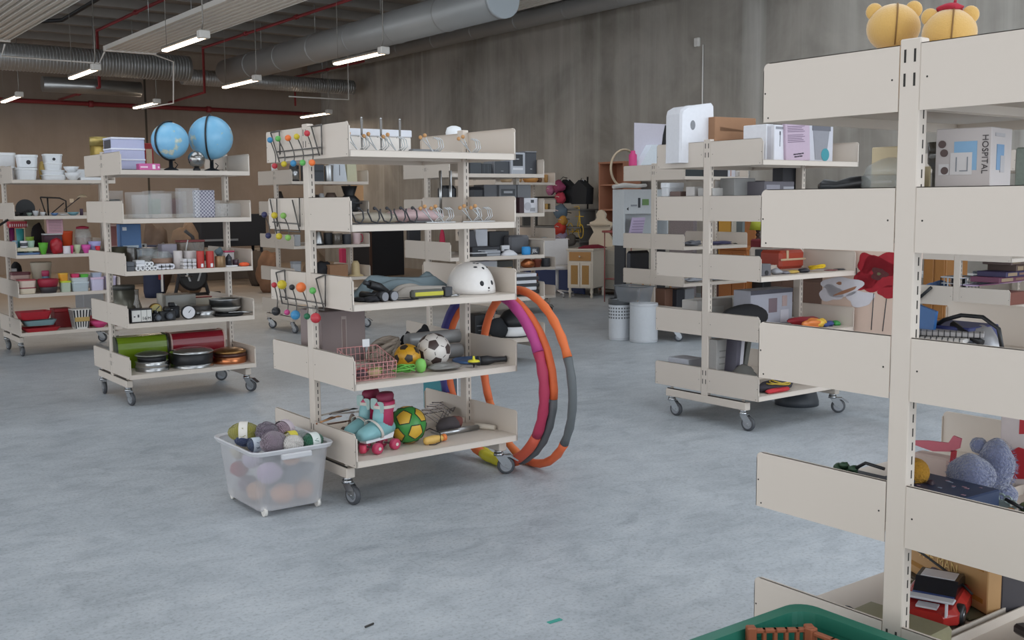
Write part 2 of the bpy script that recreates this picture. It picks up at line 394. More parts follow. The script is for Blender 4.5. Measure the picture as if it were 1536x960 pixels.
def make_caster(brake):
    """kingpin at origin, wheel trails towards -y; ground is z = 0"""
    o = MB(); o.lathe([(.024, .125), (.024, .138)], 14); o.lathe([(.03, .108), (.027, .125)], 14)
    for s_ in (-1, 1):
        o.prism([(-.05-.022, .045), (-.035-.02, .03), (-.02, .05), (.012, .095), (.02, .112), (-.032, .112), (-.062, .08)], s_*.016-.0015 if s_ > 0 else -.0175, s_*.016+.0015 if s_ > 0 else -.0145, 'x')
    o.box(-.017, .017, -.035, .02, .105, .112)
    if brake: o.prism([(-.03, .098), (-.06, .10), (-.105, .075), (-.112, .079), (-.065, .112), (-.03, .11)], -.02, .02, 'x')
    return o
def put_casters(t, yaw4):
    for (x, y), a, br in zip(((.025, -.33), (.975, -.33), (.025, .33), (.975, .33)), yaw4, (0, 1, 0, 1)):
        if isinstance(CAST.get(br), type(None)):
            CAST[br] = make_caster(br).build('caster', chrome, t)
            c = CAST[br]
            wmb = MB().lathe([(.03, -.014), (.043, -.013), (.048, -.010), (.05, -.004), (.05, .004), (.048, .010), (.043, .013), (.03, .014)], 24, (0, -.04, .05), 'x', 0)
            wmb.lathe([(.034, -.0145), (.034, .0145)], 20, (0, -.04, .05), 'x', 1); wmb.lathe([(.006, -.02), (.006, .02)], 8, (0, -.04, .05), 'x', 2)
            wmb.build('wheel', [tyre, hubm, chrome], c)
            WHEEL[br] = c.children[0] if c.children else None
        else:
            c = copy_tree(CAST[br], t)
        c.location = (x, y, 0); c.rotation_euler.z = a
CAST, WHEEL = {}, {}
PROTO = make_trolley()
UN = {}
def trolley(key, X, Y, dth, label, casters, skip=()):
    t = PROTO if not UN else copy_tree(PROTO_CLEAN)
    t.location = (X, Y, 0); t.rotation_euler.z = dth
    UN[key] = (X, Y, dth); return t
specs = [
 ('U5', 2.465, 1.617, 0, 'nearest cream shelving trolley at the right edge, with two yellow plush bears on top', (2.0, .4, 1, 2)),
 ('U1', 2.454, 5.089, 0, 'central cream shelving trolley loaded with sports gear and coat hooks', (.25, 1.0, -.4, 1)),
 ('U2', 2.405, 8.530, 0, 'shelving trolley with two blue globes on its top shelf', (.2, .55, -.1, 1.3)),
 ('U3', 2.366, 11.94, 0, 'shelving trolley at the left edge stacked with white plastic tubs on top', (.1, .9, .2, 1)),
 ('U6', 5.338, 11.906, 0, 'far shelving trolley with kettles and coffee makers, seen behind the hook rack', (.3, .8, .9, 1)),
 ('U7', 5.286, 8.457, -.10, 'slightly turned shelving trolley of stereos and radios behind the central trolley', (.3, .8, .9, 1)),
 ('U8', 8.164, 11.828, 0, 'farthest shelving trolley with copper pots, partly hidden behind the stereo trolley', (.3, .15, .9, .6)),
 ('U4', 5.353, 5.015, 0, 'shelving trolley right of centre with a white towel dispenser on top', (.15, .75, .1, .7)),
 ('U9', 8.236, 8.503, 0, 'pale shelving trolley behind the round white waste bins', (1.0, .8, .9, .6)),
 ('U10', 8.486, 5.05, 0, 'bluish white shelving trolley of board games seen through the nearest trolley', (.3, .8, .9, .6)),
]
SKIP = {'U9': (1,)}
first = True
for key, X, Y, dth, label, cas in specs:
    t = PROTO if first else copy_tree(PROTO)
    t.location = (X, Y, 0); t.rotation_euler.z = dth; UN[key] = (X, Y, dth, t)
    tag(t, label, 'shelving trolley', 'cream shelving trolleys on casters'); first = False
for key, X, Y, dth, label, cas in specs: put_casters(UN[key][3], cas)
for key, lv in SKIP.items():
    for ch in list(UN[key][3].children):
        st = ch.name.split('.')[0]
        if st in ('shelf', 'end_panel'):
            zs = [v.co.z for v in ch.data.vertices]
            if any(abs(min(zs)-LZ[l]) < .03 for l in lv): bpy.data.objects.remove(ch)

# ---- placing helpers: shelf z, and world position of a pixel column at depth ly inside a trolley
def SZ(l): return LZ[l-1]+LIP
def pos(u, l, px, ly, py=None):
    """world point on shelf l of trolley u seen in column px, ly metres from the centre line (negative = front)"""
    X, Y, d, t = UN[u]; nx, ny = -sin(d), cos(d)
    r = ray(px, py if py else 400); o = Vector((0, 0, CAMH)); base = Vector((X, Y, 0))+Vector((nx, ny, 0))*ly
    k = ((base.x)*nx+(base.y)*ny)/(r.x*nx+r.y*ny); p = o+r*k
    return Vector((p.x, p.y, SZ(l))), p.z
def lxof(u, p):
    X, Y, d, t = UN[u]; return (p.x-X)*cos(d)+(p.y-Y)*sin(d)
def slot(u, l, a, b, top, ly):
    """centre, width, height for something spanning columns a..b with its top at row top, front face at ly; kept between the end panels"""
    k = 0
    far_ = lxof(u, pos(u, l, b, ly)[0]) < .10 or ly > -.02
    while lxof(u, pos(u, l, a, ly)[0]) < .012 and k < 40 and ly < .40:
        if not far_ and ly > -.16: break
        ly += .02; k += 1
        if -.07 < ly < .03: ly = .03
    pa, _ = pos(u, l, a, ly); pb, _ = pos(u, l, b, ly); p, z = pos(u, l, (a+b)/2, ly, top); e = pb-pa; w = e.length; la, lb = lxof(u, pa), lxof(u, pb)
    if la < .012 and lb > .05: pa = pa+e*((.012-la)/(lb-la)); w = (pb-pa).length
    if lb > .988 and la < .95: pb = pb-e*((lb-.988)/(lb-la)); w = (pb-pa).length
    SLY[0] = ly; c = (pa+pb)/2; return c, w, z-c.z
SLY = [0]
def fitd(d):
    """depth cut so that a thing stays on its side of the centre rail"""
    ly = SLY[0]; lim = -.02 if ly < -.07 else .46
    return max(.03, min(d, lim-ly))
# ---------------------------------------------------------------- general builders for the goods
def W(t, *a):
    """finish a thing: small helper so that builders read short"""
    return t
clear = mat('clear_acrylic', 'dfe4e6', .12, alpha=.15, spec=.8)
glass = mat('clear_glass', 'c9d0cf', .06, alpha=.34, spec=.9)
smoke = mat('smoked_glass', '4a443c', .1, alpha=.72, spec=.9)
frost = mat('frosted_plastic', 'd9dbdd', .35, alpha=.42)
white = flat('e6e7e8', .45, var=.02); blackp = flat('1c1d20', .45); steel = mat('brushed_steel', 'b3b5b6', .28, 1, var=.08, scale=60)
wood = mat('light_wood', 'b98c5c', .55, var=.18, scale=14); brass = mat('brass', 'a78a4c', .3, .9); copper = mat('copper', 'c07a52', .28, .95)
kraft = mat('brown_cardboard', '9b7558', .8, var=.08, scale=20); dgr = flat('34363b', .5); mgr = flat('6d6f74', .5)
def F(c, r=.5, **k): return c if not isinstance(c, str) else flat(c, r, **k)
def root(name, label, cat, u, p, rz=0, group=None): return thing(name, label, cat, p, (UN[u][2] if u in UN else 0)+rz, group)
def slot2(u, l, a, b, top, ly, bot=None):
    c, w_, h = slot(u, l, a, b, top, ly)
    if bot is not None:
        p, z = pos(u, l, (a+b)/2, ly, bot); h -= z-c.z; c.z = z
    return c, w_, h
def box(u, l, a, b, top, ly, d, col, name, label, cat='box', lid=None, panel=None, bot=None, rz=0, group=None, bv=.004, lidh=.18, side=None, r=.45):
    """box-like thing: front face at depth ly, reaching d metres back; lid = colour of a separate lid part; panel = list of (x0,x1,z0,z1,colour) prints on the front in 0..1"""
    c, w_, h = slot2(u, l, a, b, top, ly, bot); d = fitd(d); t = root(name, label, cat, u, c, rz, group)
    hb = h*(1-lidh) if lid else h
    MB().bev(-w_/2, w_/2, 0, d, 0, hb, bv).build('body', F(col, r), t)
    if lid: MB().bev(-w_/2-.004, w_/2+.004, -.004, d+.004, hb, h, bv).build('lid', F(lid, r), t)
    if panel:
        by = {}
        for x0, x1, z0, z1, cc in panel: by.setdefault(cc, []).append((x0, x1, z0, z1))
        mb = MB(); ms = []
        for k, (cc, rs) in enumerate(by.items()):
            ms.append(F(cc, r))
            for x0, x1, z0, z1 in rs: mb.box(-w_/2+w_*x0, -w_/2+w_*x1, -.0015-.0003*k, .001, hb*z0, hb*z1, k)
        mb.build('printed_panel', ms, t)
    if side:
        mb = MB()
        for y0, y1, z0, z1 in side[1]: mb.box(-w_/2-.0015, -w_/2+.001, d*y0, d*y1, hb*z0, hb*z1)
        mb.build('side_print', F(side[0]), t)
    return t
def tub(u, l, a, b, top, ly, d, col, name, label, cat='tub', lid='e8e9ea', bot=None, rz=0, group=None, lidh=.16, taper=.12, logo=None, rnd=.25, r=.4):
    """rounded, slightly tapered plastic tub with a rimmed lid"""
    c, w_, h = slot2(u, l, a, b, top, ly, bot); d = fitd(d); t = root(name, label, cat, u, c, rz, group)
    rr = min(w_, d)*rnd; hb = h*(1-lidh) if lid else h
    def ring(s, z): return [(x, y+d/2, z) for x, y in rpoly(-w_/2*s, w_/2*s, -d/2*s, d/2*s, rr*s, 4)]
    mb = MB().loft([ring(1-taper, 0), ring(1-taper*.5, hb*.5), ring(1-.03, hb)])
    mb.build('body', F(col, r), t)
    if lid: MB().loft([ring(.99, hb), ring(1.03, hb+.003), ring(1.03, h-.003), ring(.97, h)]).build('lid', F(lid, r), t)
    if logo: MB().cyl((0, d*taper*.25-.001, hb*.5), min(w_, hb)*.22, .004, 14, 'y').build('round_logo', F(logo), t)
    return t
def turn(u, l, a, b, top, ly, prof, m, name, label, cat, bot=None, group=None, parts=(), n=24, rz=0, sy=1):
    """turned thing; prof in (radius 0..1, height 0..1); parts = (name, prof, material)"""
    c, w_, h = slot2(u, l, a, b, top, ly, bot); q = w_/2
    if SLY[0] < -.02 and SLY[0]+q > -.02: c, w_, h = slot2(u, l, a, b, top, max(-.30, -.022-q), bot)
    t = root(name, label, cat, u, c, rz, group); q = w_/2
    if parts:
        MB().lathe([(r_*q, z*h) for r_, z in prof], n, sy=sy).build('body', F(m), t)
        for pn, pf, pm in parts: MB().lathe([(r_*q, z*h) for r_, z in pf], n, sy=sy).build(pn, F(pm), t)
        return t
    bpy.data.objects.remove(t)
    o = MB().lathe([(r_*q, z*h) for r_, z in prof], n, sy=sy).build(name, F(m), None, c); o.rotation_euler.z = UN[u][2]+rz; return tag(o, label, cat, group)
CYL = [(.97, 0), (1, .03), (1, .97), (.97, 1)]
POT = [(.6, 0), (.75, .05), (1, .9), (1.04, .92), (1.04, 1), (.95, 1), (.9, .9), (.5, .15)]
BOWL = [(.4, 0), (.45, .05), (.8, .5), (1, 1), (.95, 1), (.75, .5), (.4, .12)]
def tin(u, l, a, b, top, ly, m, name, label, cat, lid=None, lidh=.2, **k):
    return turn(u, l, a, b, top, ly, [(.97, 0), (1, .02), (1, 1-lidh)], m, name, label, cat, parts=[('lid', [(1.03, 1-lidh), (1.03, 1-.02), (.98, 1)], lid)] if lid else (), **k)
def lump(u, l, a, b, top, ly, d, col, name, label, cat, bot=None, group=None, nz=.14, seed=1, rz=0, r=.85, flatb=.15, kind=None, m2=None):
    c, w_, h = slot2(u, l, a, b, top, ly, bot); l2 = SLY[0]
    d = min(d, .45 if l2 > -.02 else max(.04, 2*(-.02-l2)))
    mb = MB().ball((0, 0, 0), 1, 22, 0, 1, 1, 1, nz, seed)
    k = 1+nz*.7
    mb.v = [(x/k*w_/2, y/k*d/2, max(0, (z/k+1-flatb)/(2-flatb))*h) for x, y, z in mb.v]
    o = mb.build(name, F(col, r), None, c); o.rotation_euler.z = UN[u][2]+rz; return tag(o, label, cat, group, kind)
def solo(mb, name, m, label, cat, p, rz=0, group=None, u=None):
    o = mb.build(name, m, None, p); o.rotation_euler.z = (UN[u][2] if u else 0)+rz; return tag(o, label, cat, group)
def wirebox(mb, x0, x1, y0, y1, z0, z1, n=(8, 5, 5), r=.0016, open_top=True):
    nx, ny, nz = n
    for i in range(nx+1):
        x = x0+(x1-x0)*i/nx
        for y in (y0, y1): mb.tube([(x, y, z0), (x, y, z1)], r, 4)
        mb.tube([(x, y0, z0), (x, y1, z0)], r, 4)
    for j in range(ny+1):
        y = y0+(y1-y0)*j/ny
        for x in (x0, x1): mb.tube([(x, y, z0), (x, y, z1)], r, 4)
        mb.tube([(x0, y, z0), (x1, y, z0)], r, 4)
    for k in range(nz+1):
        z = z0+(z1-z0)*k/nz; rr = r*(1.8 if k == nz else 1)
        mb.tube([(x0, y0, z), (x1, y0, z), (x1, y1, z), (x0, y1, z)], rr, 4, close=True)
    return mb

# ================================================================ U1: the central trolley
# ---- coat racks with coloured balls, hung over the near end panels
wire = mat('dark_wire', '65625f', .4, .6)
balls = {k: flat(v, .4) for k, v in dict(blue='3b86b4', green='5fae57', orange='e8763a', yellow='c9b42c', red='b8343f', navy='2c2d55', black='232326', dkgreen='1f6a47', pink='c24a86', lime='7fae55').items()}
def onend(px, py, X): return on(px, py, 'x', X)
def coat_rack(label, X, top, frame, rails, hooks):
    """wire frame with two rails; each hook = (upper ball px,py, lower ball px,py, colours, radius)"""
    t = thing('coat_rack', label, 'coat rack', onend(frame[0][0], frame[0][1], X), group='ball hook racks on the near end of the central trolley')
    o = Vector(t.location); inv = lambda p: tuple(p-o)
    mb = MB()
    for a, b_ in frame[1]: mb.tube([inv(onend(*a, X-.012)), inv(onend(*b_, X-.012))], .004, 6)
    for a, b_ in rails: mb.tube([inv(onend(*a, X-.022)), inv(onend(*b_, X-.022))], .0035, 6)
    mb.build('wire_frame', wire, t)
    for (ua, va, ca, ra), (ub, vb, cb, rb) in hooks:
        p0 = onend(ua, va, X-.075); p3 = onend(ub, vb, X-.075)
        m1 = onend((ua+ub)/2+4, (va*.55+vb*.45), X-.03); m2 = onend(ub+4, vb-12, X-.022)
        pts = []
        ctrl = [p0, m1, m2, p3]
        for i in range(9):
            s = i/8; q = ctrl[0]*(1-s)**3+ctrl[1]*3*s*(1-s)**2+ctrl[2]*3*s*s*(1-s)+ctrl[3]*s**3; pts.append(inv(q))
        h = MB().tube(pts, .003, 6).build('hook', wire, t)
        for p, c_, r_ in ((p0, ca, ra), (p3, cb, rb)):
            b = MB().ball((0, 0, 0), r_, 14).build('ball', balls[c_], h); b.location = inv(p)
    return t
X1 = 2.454
coat_rack('top wire coat rack of coloured balls on the near end of the central trolley', X1, 0,
    ((420, 200), [((406, 199), (419, 243)), ((419, 196), (420, 232)), ((467, 190), (479, 233)), ((482, 187), (483, 232)), ((406, 199), (419, 196)), ((467, 190), (482, 187))]),
    [((415, 228), (481, 221)), ((418, 237), (479, 231))],
    [((405, 210, 'blue', .0155), (412, 249, 'red', .0155)), ((417, 208, 'green', .0155), (426, 246, 'yellow', .0155)), ((432, 207, 'orange', .0165), (440, 245, 'blue', .0165)),
     ((445, 205, 'yellow', .0155), (454, 244, 'green', .0155)), ((460.5, 200, 'red', .0155), (468, 244, 'orange', .0165))])
coat_rack('middle wire coat rack with navy, yellow and green balls, half behind the post', X1, 0,
    ((414, 300), [((405, 299), (415, 350)), ((415, 298), (416, 340)), ((438.5, 300), (450, 349)), ((449, 297), (450, 340))]),
    [((409, 333), (450, 336)), ((412, 345), (450, 348))],
    [((396.5, 322, 'navy', .0165), (402.5, 353.5, 'navy', .0165)), ((411.5, 323, 'yellow', .0175), (418.5, 354.5, 'yellow', .0175)), ((425, 323.5, 'lime', .0165), (432, 356.5, 'lime', .0165))])
coat_rack('lowest wire coat rack with big yellow, orange, blue and red balls', X1, 0,
    ((421, 420), [((414, 409), (423.5, 456)), ((427, 405), (429, 450)), ((414, 409), (427, 405)), ((474, 418), (486, 464)), ((488, 412), (488, 460)), ((474, 418), (488, 412))]),
    [((420, 445), (487, 456)), ((423, 455), (486, 465))],
    [((411.3, 427.5, 'red', .0155), (414, 467, 'black', .024)), ((423, 427, 'yellow', .0255), (430.5, 468.5, 'pink', .0155)), ((438, 431, 'black', .0155), (443, 472.5, 'blue', .0255)),
     ((451.5, 431, 'orange', .0265), (460.5, 474.5, 'dkgreen', .0165)), ((469, 436, 'green', .0175), (473.5, 477, 'red', .0265))])

# ---- wall hook strips lying on the two top shelves
def hook_pair(t, dx, m, mk, wooden):
    mb = MB(); k = []
    if wooden:
        for i, (ex, ez) in enumerate(((-.075, .075), (-.055, .085))):
            h = MB().tube([(dx+ex, -.01*i, ez), (dx+ex*.4, 0, .035), (dx, 0, .004), (dx+.02, .0, .004)], .0028, 6).build('hook', m, t)
            MB().ball((0, 0, 0), .0105, 12).build('knob', mk, h).location = (dx+ex, -.01*i, ez)
        for i in range(3):
            x = dx+.01+i*.02; pts = [(x, .01*i, .005), (x+.028, .01*i, .03), (x+.02, .01*i, .065), (x-.002, .01*i, .078), (x-.008, .01*i, .07)]
            MB().tube(pts, .0028, 6).build('hook', m, t)
    else:
        pts = [(dx-.03, 0, .075), (dx-.032, 0, .06), (dx-.01, 0, .015), (dx+.02, 0, .006), (dx+.034, 0, .03), (dx+.03, 0, .062), (dx+.012, 0, .08), (dx+.004, 0, .078)]
        h = MB().tube(pts, .0042, 6).build('hook', m, t)
        MB().ball((0, 0, 0), .009, 10).build('knob', m, h).location = (dx+.006, 0, .078)
def hook_strip(label, u, l, px, ly, xs, m, mk, wooden=True, length=None, spikes=False):
    t = root('coat_hook_strip', label, 'coat hooks', u, pos(u, l, px, ly)[0])
    ln = length or (max(xs)+.12); MB().bev(-.04, ln, -.004, .014, 0, .006, .002).build('back_strip', m, t)
    for x in xs: hook_pair(t, x, m, mk, wooden)
    if spikes:
        for x in xs:
            s = MB().prism([(x+.035-.003, .006), (x+.035+.003, .006), (x+.035+.007, .16), (x+.035-.006, .16)], .02, .024, 'y').build('tall_prong', wire, t)
            MB().ball((0, 0, 0), .006, 8).build('prong_tip', steel, s).location = (x+.035, .022, .165)
    return t
hook_strip('chrome hook strip with tall dark prongs at the left of the top shelf', 'U1', 1, 541, -.34, (0, .11, .22), steel, wood, True, .3, True)
hook_strip('chrome coat hook strip with wooden knobs, middle of the top shelf', 'U1', 1, 645, -.38, (.03,), steel, wood, True, .14)
hook_strip('chrome coat hook strip with wooden knobs beside the right end panel of the top shelf', 'U1', 1, 701, -.38, (.03,), steel, wood, True, .14)
hook_strip('row of black metal hooks on the second shelf', 'U1', 2, 538, -.40, (0, .09, .16, .24, .31), flat('2f2f33', .4), blackp, False, .4)
hook_strip('hook strip with orange wood knobs at mid second shelf', 'U1', 2, 648, -.40, (.01, .075), steel, wood, True, .15)
hook_strip('hook strip with orange wood knobs at the right of the second shelf', 'U1', 2, 704, -.40, (.02, .09), steel, wood, True, .17)
box('U1', 1, 527, 620, 194, -.16, .10, 'd9d3cc', 'paper_box', 'long pale open carton behind the prongs on the top shelf', 'box', lid='d0d3da', lidh=.3)
box('U1', 1, 622, 662, 224, -.2, .12, '75787c', 'metal_tray', 'flat grey metal tray on the top shelf behind wooden hooks', 'tray')
turn('U1', 1, 673, 694, 189, .30, [(.5, 0), (.5, .5), (.85, .6), (1, .8), (.8, .95), (.3, 1)], 'e9ecef', 'table_lamp', 'white domed lamp head peeping over the back panel of the central trolley', 'lamp', parts=[('base', [(.9, 0), (.9, .04), (.2, .06)], '33343a')])
lump('U1', 2, 575, 664, 312, -.18, .22, 'dcc0c2', 'folded_cushion', 'pink and cream folded cushion behind the black hooks', 'cushion', nz=.05, seed=3)
lump('U1', 2, 527, 600, 318, -.25, .14, 'b9b1a2', 'folded_cloth', 'beige folded cloth lying behind the leftmost black hooks', 'cloth', nz=.06, seed=8)
box('U1', 2, 622, 655, 331, -.3, .10, '77797c', 'metal_rack', 'small grey metal strip bundle lying between black and wooden hooks', 'rack')
lump('U1', 2, 640, 655, 318, -.22, .05, 'cdb63e', 'yellow_cloth', 'small yellow cloth beside the wooden knobs on the second shelf', 'cloth', nz=.1, seed=4)
# two long chrome rods hanging between first and second shelf
for k, px_ in enumerate((662.5, 677.5)):
    p0 = pos('U1', 2, px_, .2)[0]; solo(MB().tube([(0, 0, 0), (0, 0, .29)], .009, 8), 'metal_tube', steel, ('left' if k == 0 else 'right')+' one of two upright grey metal tubes standing on the second shelf', 'tube', p0)
# third shelf
def cloth(u, l, a, b, ly, d, h, col, label, seed, name='folded_cloth', nf=3, amp=.5):
    pa = pos(u, l, a, ly)[0]; pb = pos(u, l, b, ly)[0]; w_ = (pb-pa).length; rnd = random.Random(seed); ph = [rnd.uniform(0, 6) for _ in range(6)]
    def f(s, v):
        e = min(1, 5*s, 5*(1-s))*min(1, 4*v, 4*(1-v)); z = h*e*(.55+amp*.3*sin(nf*3*s+ph[0]+3*v)+amp*.2*sin(9*s-6*v+ph[1])+.15*sin(17*v+3*s+ph[2]))
        return (-w_/2+w_*s+.012*sin(8*v+ph[3]), d*v+.01*sin(11*s+ph[4]), max(.003, z))
    o = MB().sheet(f, 28, 16).sheet(lambda s, v: (f(s, v)[0], f(s, v)[1], 0), 28, 16).build(name, F(col, .9), None, (pa+pb)/2); return tag(o, label, 'cloth')
cloth('U1', 3, 535, 690, -.18, .15, .14, '7f8f96', 'crumpled blue grey cloth spread along the third shelf', 5, 'folded_cloth')
cloth('U1', 3, 590, 690, -.32, .12, .075, 'b1aaa2', 'pale beige cloth in front of the blue grey cloth', 9)
lump('U1', 3, 531, 552, 446, -.34, .14, '1d1d22', 'black_pouch', 'black soft pouch beside the near end panel on the third shelf', 'pouch', seed=5)
lump('U1', 3, 545, 566, 444, -.40, .1, '202126', 'black_pouch', 'second black pouch next to the black torches', 'pouch', seed=6)
def torch(label, px, ly, rz, ln=.17):
    t = root('torch', label, 'torch', 'U1', pos('U1', 3, px, ly)[0]+Vector((0, 0, .026)), rz)
    MB().lathe([(.016, .04), (.017, ln*.6), (.022, ln)], 14, (0, 0, 0), 'y').build('handle', blackp, t)
    MB().lathe([(.026, 0), (.026, .035), (.018, .055)], 16, (0, 0, 0), 'y').build('head', blackp, t)
    MB().lathe([(.022, -.002), (.022, .003)], 16, (0, 0, 0), 'y').build('lens', flat('85868b', .2), t)
torch('black torch with grey lens, left of the pair on the third shelf', 577, -.44, .25); torch('black torch with grey lens, right of the pair on the third shelf', 591, -.43, .1)
tq = root('umbrella', 'folded black umbrella lying slanted behind the torches', 'umbrella', 'U1', pos('U1', 3, 553, -.33)[0]+Vector((0, 0, .055)), .1)
MB().tube([(0, 0, .03), (.06, .0, .01), (.12, .0, -.02)], [.022, .024, .012], 10).build('canopy', blackp, tq); MB().tube([(-.03, 0, .04), (0, 0, .03)], .012, 8).build('handle', dgr, tq)
lump('U1', 3, 592, 628, 449, -.4, .1, '23252c', 'black_scarf', 'black knotted cloth between the torches and the yellow case', 'cloth', seed=12)
tq = root('hand_pump', 'grey and yellow hand pump case in front of the white helmet', 'pump', 'U1', pos('U1', 3, 642, -.40)[0]+Vector((0, 0, .024)), -.05)
MB().bev(-.105, .085, -.02, .02, -.022, .022, .01).build('body', flat('55564f'), tq); MB().bev(-.09, .08, -.0225, -.01, -.012, .012, .004).build('yellow_stripe', flat('b9b53c'), tq)
MB().bev(.09, .135, -.02, .02, -.022, .03, .004).build('clip', dgr, tq)
tag(MB().tube([(0, 0, .006), (.04, -.01, .006), (.06, .01, .008), (.02, .02, .006), (-.01, .01, .006), (.03, -.015, .012)], .004, 6).build('chain', steel, None, pos('U1', 3, 676, -.43)[0]), 'small coil of chain lying beside the white helmet', 'chain')
# helmet
c_, w_, h_ = slot('U1', 3, 672, 741, 393, -.27)
ht = root('helmet', 'white child helmet with round face-like vent holes on the third shelf', 'helmet', 'U1', c_)
mb = MB(); n = 28; rings = []
for j in range(11):
    a = j/10*pi/2*.97; rr, z = cos(a)**.8, sin(a)
    rings.append([(w_*.44*rr*cos(2*pi*i/n), w_*.5*rr*sin(2*pi*i/n), h_*z+.002) for i in range(n)])
mb.loft(rings, smooth=True); mb.build('shell', flat('dedad6', .3), ht)
def onshell(th, ph, m, sx_, sz_, nm='vent'):
    """small dark vent patch lying on the shell; th round the side (0 = front), ph elevation"""
    rr, z = cos(ph)**.8, sin(ph); p = Vector((w_*.44*rr*sin(th), -w_*.5*rr*cos(th), h_*z+.002)); nrm = Vector((sin(th)*cos(ph)/w_*2, -cos(th)*cos(ph)/w_/.6, sin(ph)/h_)).normalized()
    o = MB().lathe([(1e-4, .002), (.7, .0016), (1, -.004)], 14).build(nm, m, ht); o.scale = (sx_, sz_, 1); o.location = p+nrm*.001; o.rotation_euler = nrm.to_track_quat('Z', 'Y').to_euler()
for th, ph, sx_, sz_ in ((-.18, .36, .013, .016), (.42, .36, .010, .015), (-.35, 1.02, .013, .006), (.2, .95, .009, .010), (.85, .95, .012, .006), (.1, 1.25, .012, .005), (-.25, 1.3, .01, .004)): onshell(th, ph, blackp, sx_, sz_)
onshell(.15, .19, blackp, .007, .006, 'printed_nose'); onshell(.14, .1, blackp, .009, .002, 'printed_mouth')
# fourth shelf
box('U1', 4, 480, 546, 466, .05, .26, mat('mauve_carton', '8d7f7d', .8, var=.03), 'cardboard_box', 'large mauve grey cardboard box standing behind the pink basket', 'box', bot=None, side=None, panel=[(.44, .56, .05, .9, 'a1938d'), (.46, .54, .1, .85, '7d6863')])
def rope(label, u, l, px, ly, col, r, seed, w_=.16, h_=.08, loops=6, name='rope_coil', dz=.0):
    rnd = random.Random(seed); pts = []
    for i in range(loops*14):
        a = 2*pi*i/14; k = i//14
        pts.append(((w_/2)*(.75+.25*sin(k*1.7+seed))*cos(a)+.01*sin(k*2.1), .05*sin(a)*(.8+.3*sin(k)), h_/2+r+(h_/2-r)*.8*sin(a+.7*k+seed)*cos(k*.9)))
    return tag(MB().tube(pts, r, 7).build(name, F(col, .9), None, pos(u, l, px, ly)[0]+Vector((0, 0, dz))), label, 'rope')
rope('thick beige rope coil behind the yellow ball', 'U1', 4, 572, -.02, 'a3978a', .011, 2, .19, .16, 9)
rope('thin second beige rope end trailing behind the footballs', 'U1', 4, 600, -.10, 'b0a699', .008, 7, .14, .10, 4)
cloth('U1', 4, 598, 662, .10, .08, .215, '2b2d33', 'black nylon strap bag behind the beige rope', 15, 'strap_bag')
for k, (a, b, top, ly) in enumerate(((612, 692, 497, .02), (640, 694, 520, -.05))):
    c2, w2, h2 = slot('U1', 4, a, b, top, ly); h2 = .075
    t = root('rolled_mat', ('upper' if k == 0 else 'lower')+' silver grey rolled mat behind the white football', 'mat', 'U1', c2+Vector((0, .03, .04 if k else .115)))
    MB().lathe([(.036, -w2/2), (.04, -w2/2+.01), (.04, w2/2-.01), (.036, w2/2)], 16, (0, 0, 0), 'x').build('roll', mat('foil_grey', '9a9b9b', .4, .2, var=.2, scale=8), t)
    MB().lathe([(.030, w2/2-.001), (.014, w2/2+.002)], 16, (0, 0, 0), 'x').build('roll_core', mgr, t)
def football(label, u, l, a, b, top, ly, base, patch, line, outline=False, rot=(0, 0, 0), big=1, dz=0, name='football'):
    c, w_, h = slot(u, l, a, b, top, ly); r = (w_+h)/4 if abs(w_-h) < .06 else w_/2
    t = root(name, label, 'ball', u, c+Vector((0, 0, r+dz))); MB().ball((0, 0, 0), r, 32).build('ball_skin', F(base, .35), t)
    g = (1+5**.5)/2; vs = [Vector(v).normalized() for v in [(0, a_, b_*g) for a_ in (1, -1) for b_ in (1, -1)]+[(a_, b_*g, 0) for a_ in (1, -1) for b_ in (1, -1)]+[(b_*g, 0, a_) for a_ in (1, -1) for b_ in (1, -1)]]
    E_ = Matrix.Rotation(rot[2], 3, 'Z') @ Matrix.Rotation(rot[1], 3, 'Y') @ Matrix.Rotation(rot[0], 3, 'X'); vs = [E_ @ v for v in vs]
    pm, sm = MB(), MB()
    for i, v in enumerate(vs):
        nb = [u_ for u_ in vs if u_ is not v and (u_-v).length < 1.2]
        e1 = v.orthogonal().normalized(); e2 = v.cross(e1); nb.sort(key=lambda q: math.atan2(q.dot(e2), q.dot(e1)))
        cor = [(v*(1-big/3)+q*(big/3)).normalized() for q in nb]
        ringv = []
        for a_, b_ in zip(cor, cor[1:]+cor[:1]):
            for s in (0, .33, .67): ringv.append((a_*(1-s)+b_*s).normalized())
        pts = [v*r*1.006]; fs = []
        for k in (1, 2, 3, 4):
            for q in ringv: pts.append((v*(1-k/4)+q*(k/4)).normalized()*r*(1.006 if k < 4 else 1.001))
        N = 15
        for i2 in range(N): fs.append((0, 1+i2, 1+(i2+1) % N))
        for k in range(3):
            for i2 in range(N): fs.append((1+k*N+i2, 1+(k+1)*N+i2, 1+(k+1)*N+(i2+1) % N, 1+k*N+(i2+1) % N))
        pm.add([tuple(p) for p in pts], fs, 0, True)
        if outline: sm.tube([tuple(q*r*1.004) for q in ringv], r*.028, 5, close=True)
        else:
            for q in nb:
                a_, b_ = (v*(2/3)+q/3).normalized(), (v/3+q*(2/3)).normalized()
                sm.tube([tuple((a_*(1-s)+b_*s).normalized()*r*1.0) for s in (.25, .5, .75)], r*.018, 5)
    pm.build('patches', F(patch, .4), t); sm.build('seams', F(line), t); return t
football('yellow football with dark pentagons beside the pink basket', 'U1', 4, 592, 625, 514, -.25, 'd09a24', '3a322a', 'b5821f', rot=(.3, .5, .2))
football('white football with dark pentagons, centre of the fourth shelf', 'U1', 4, 626, 671, 502, -.24, 'dcd6cf', '4a3d3a', '3d3532', rot=(.9, .15, .5))
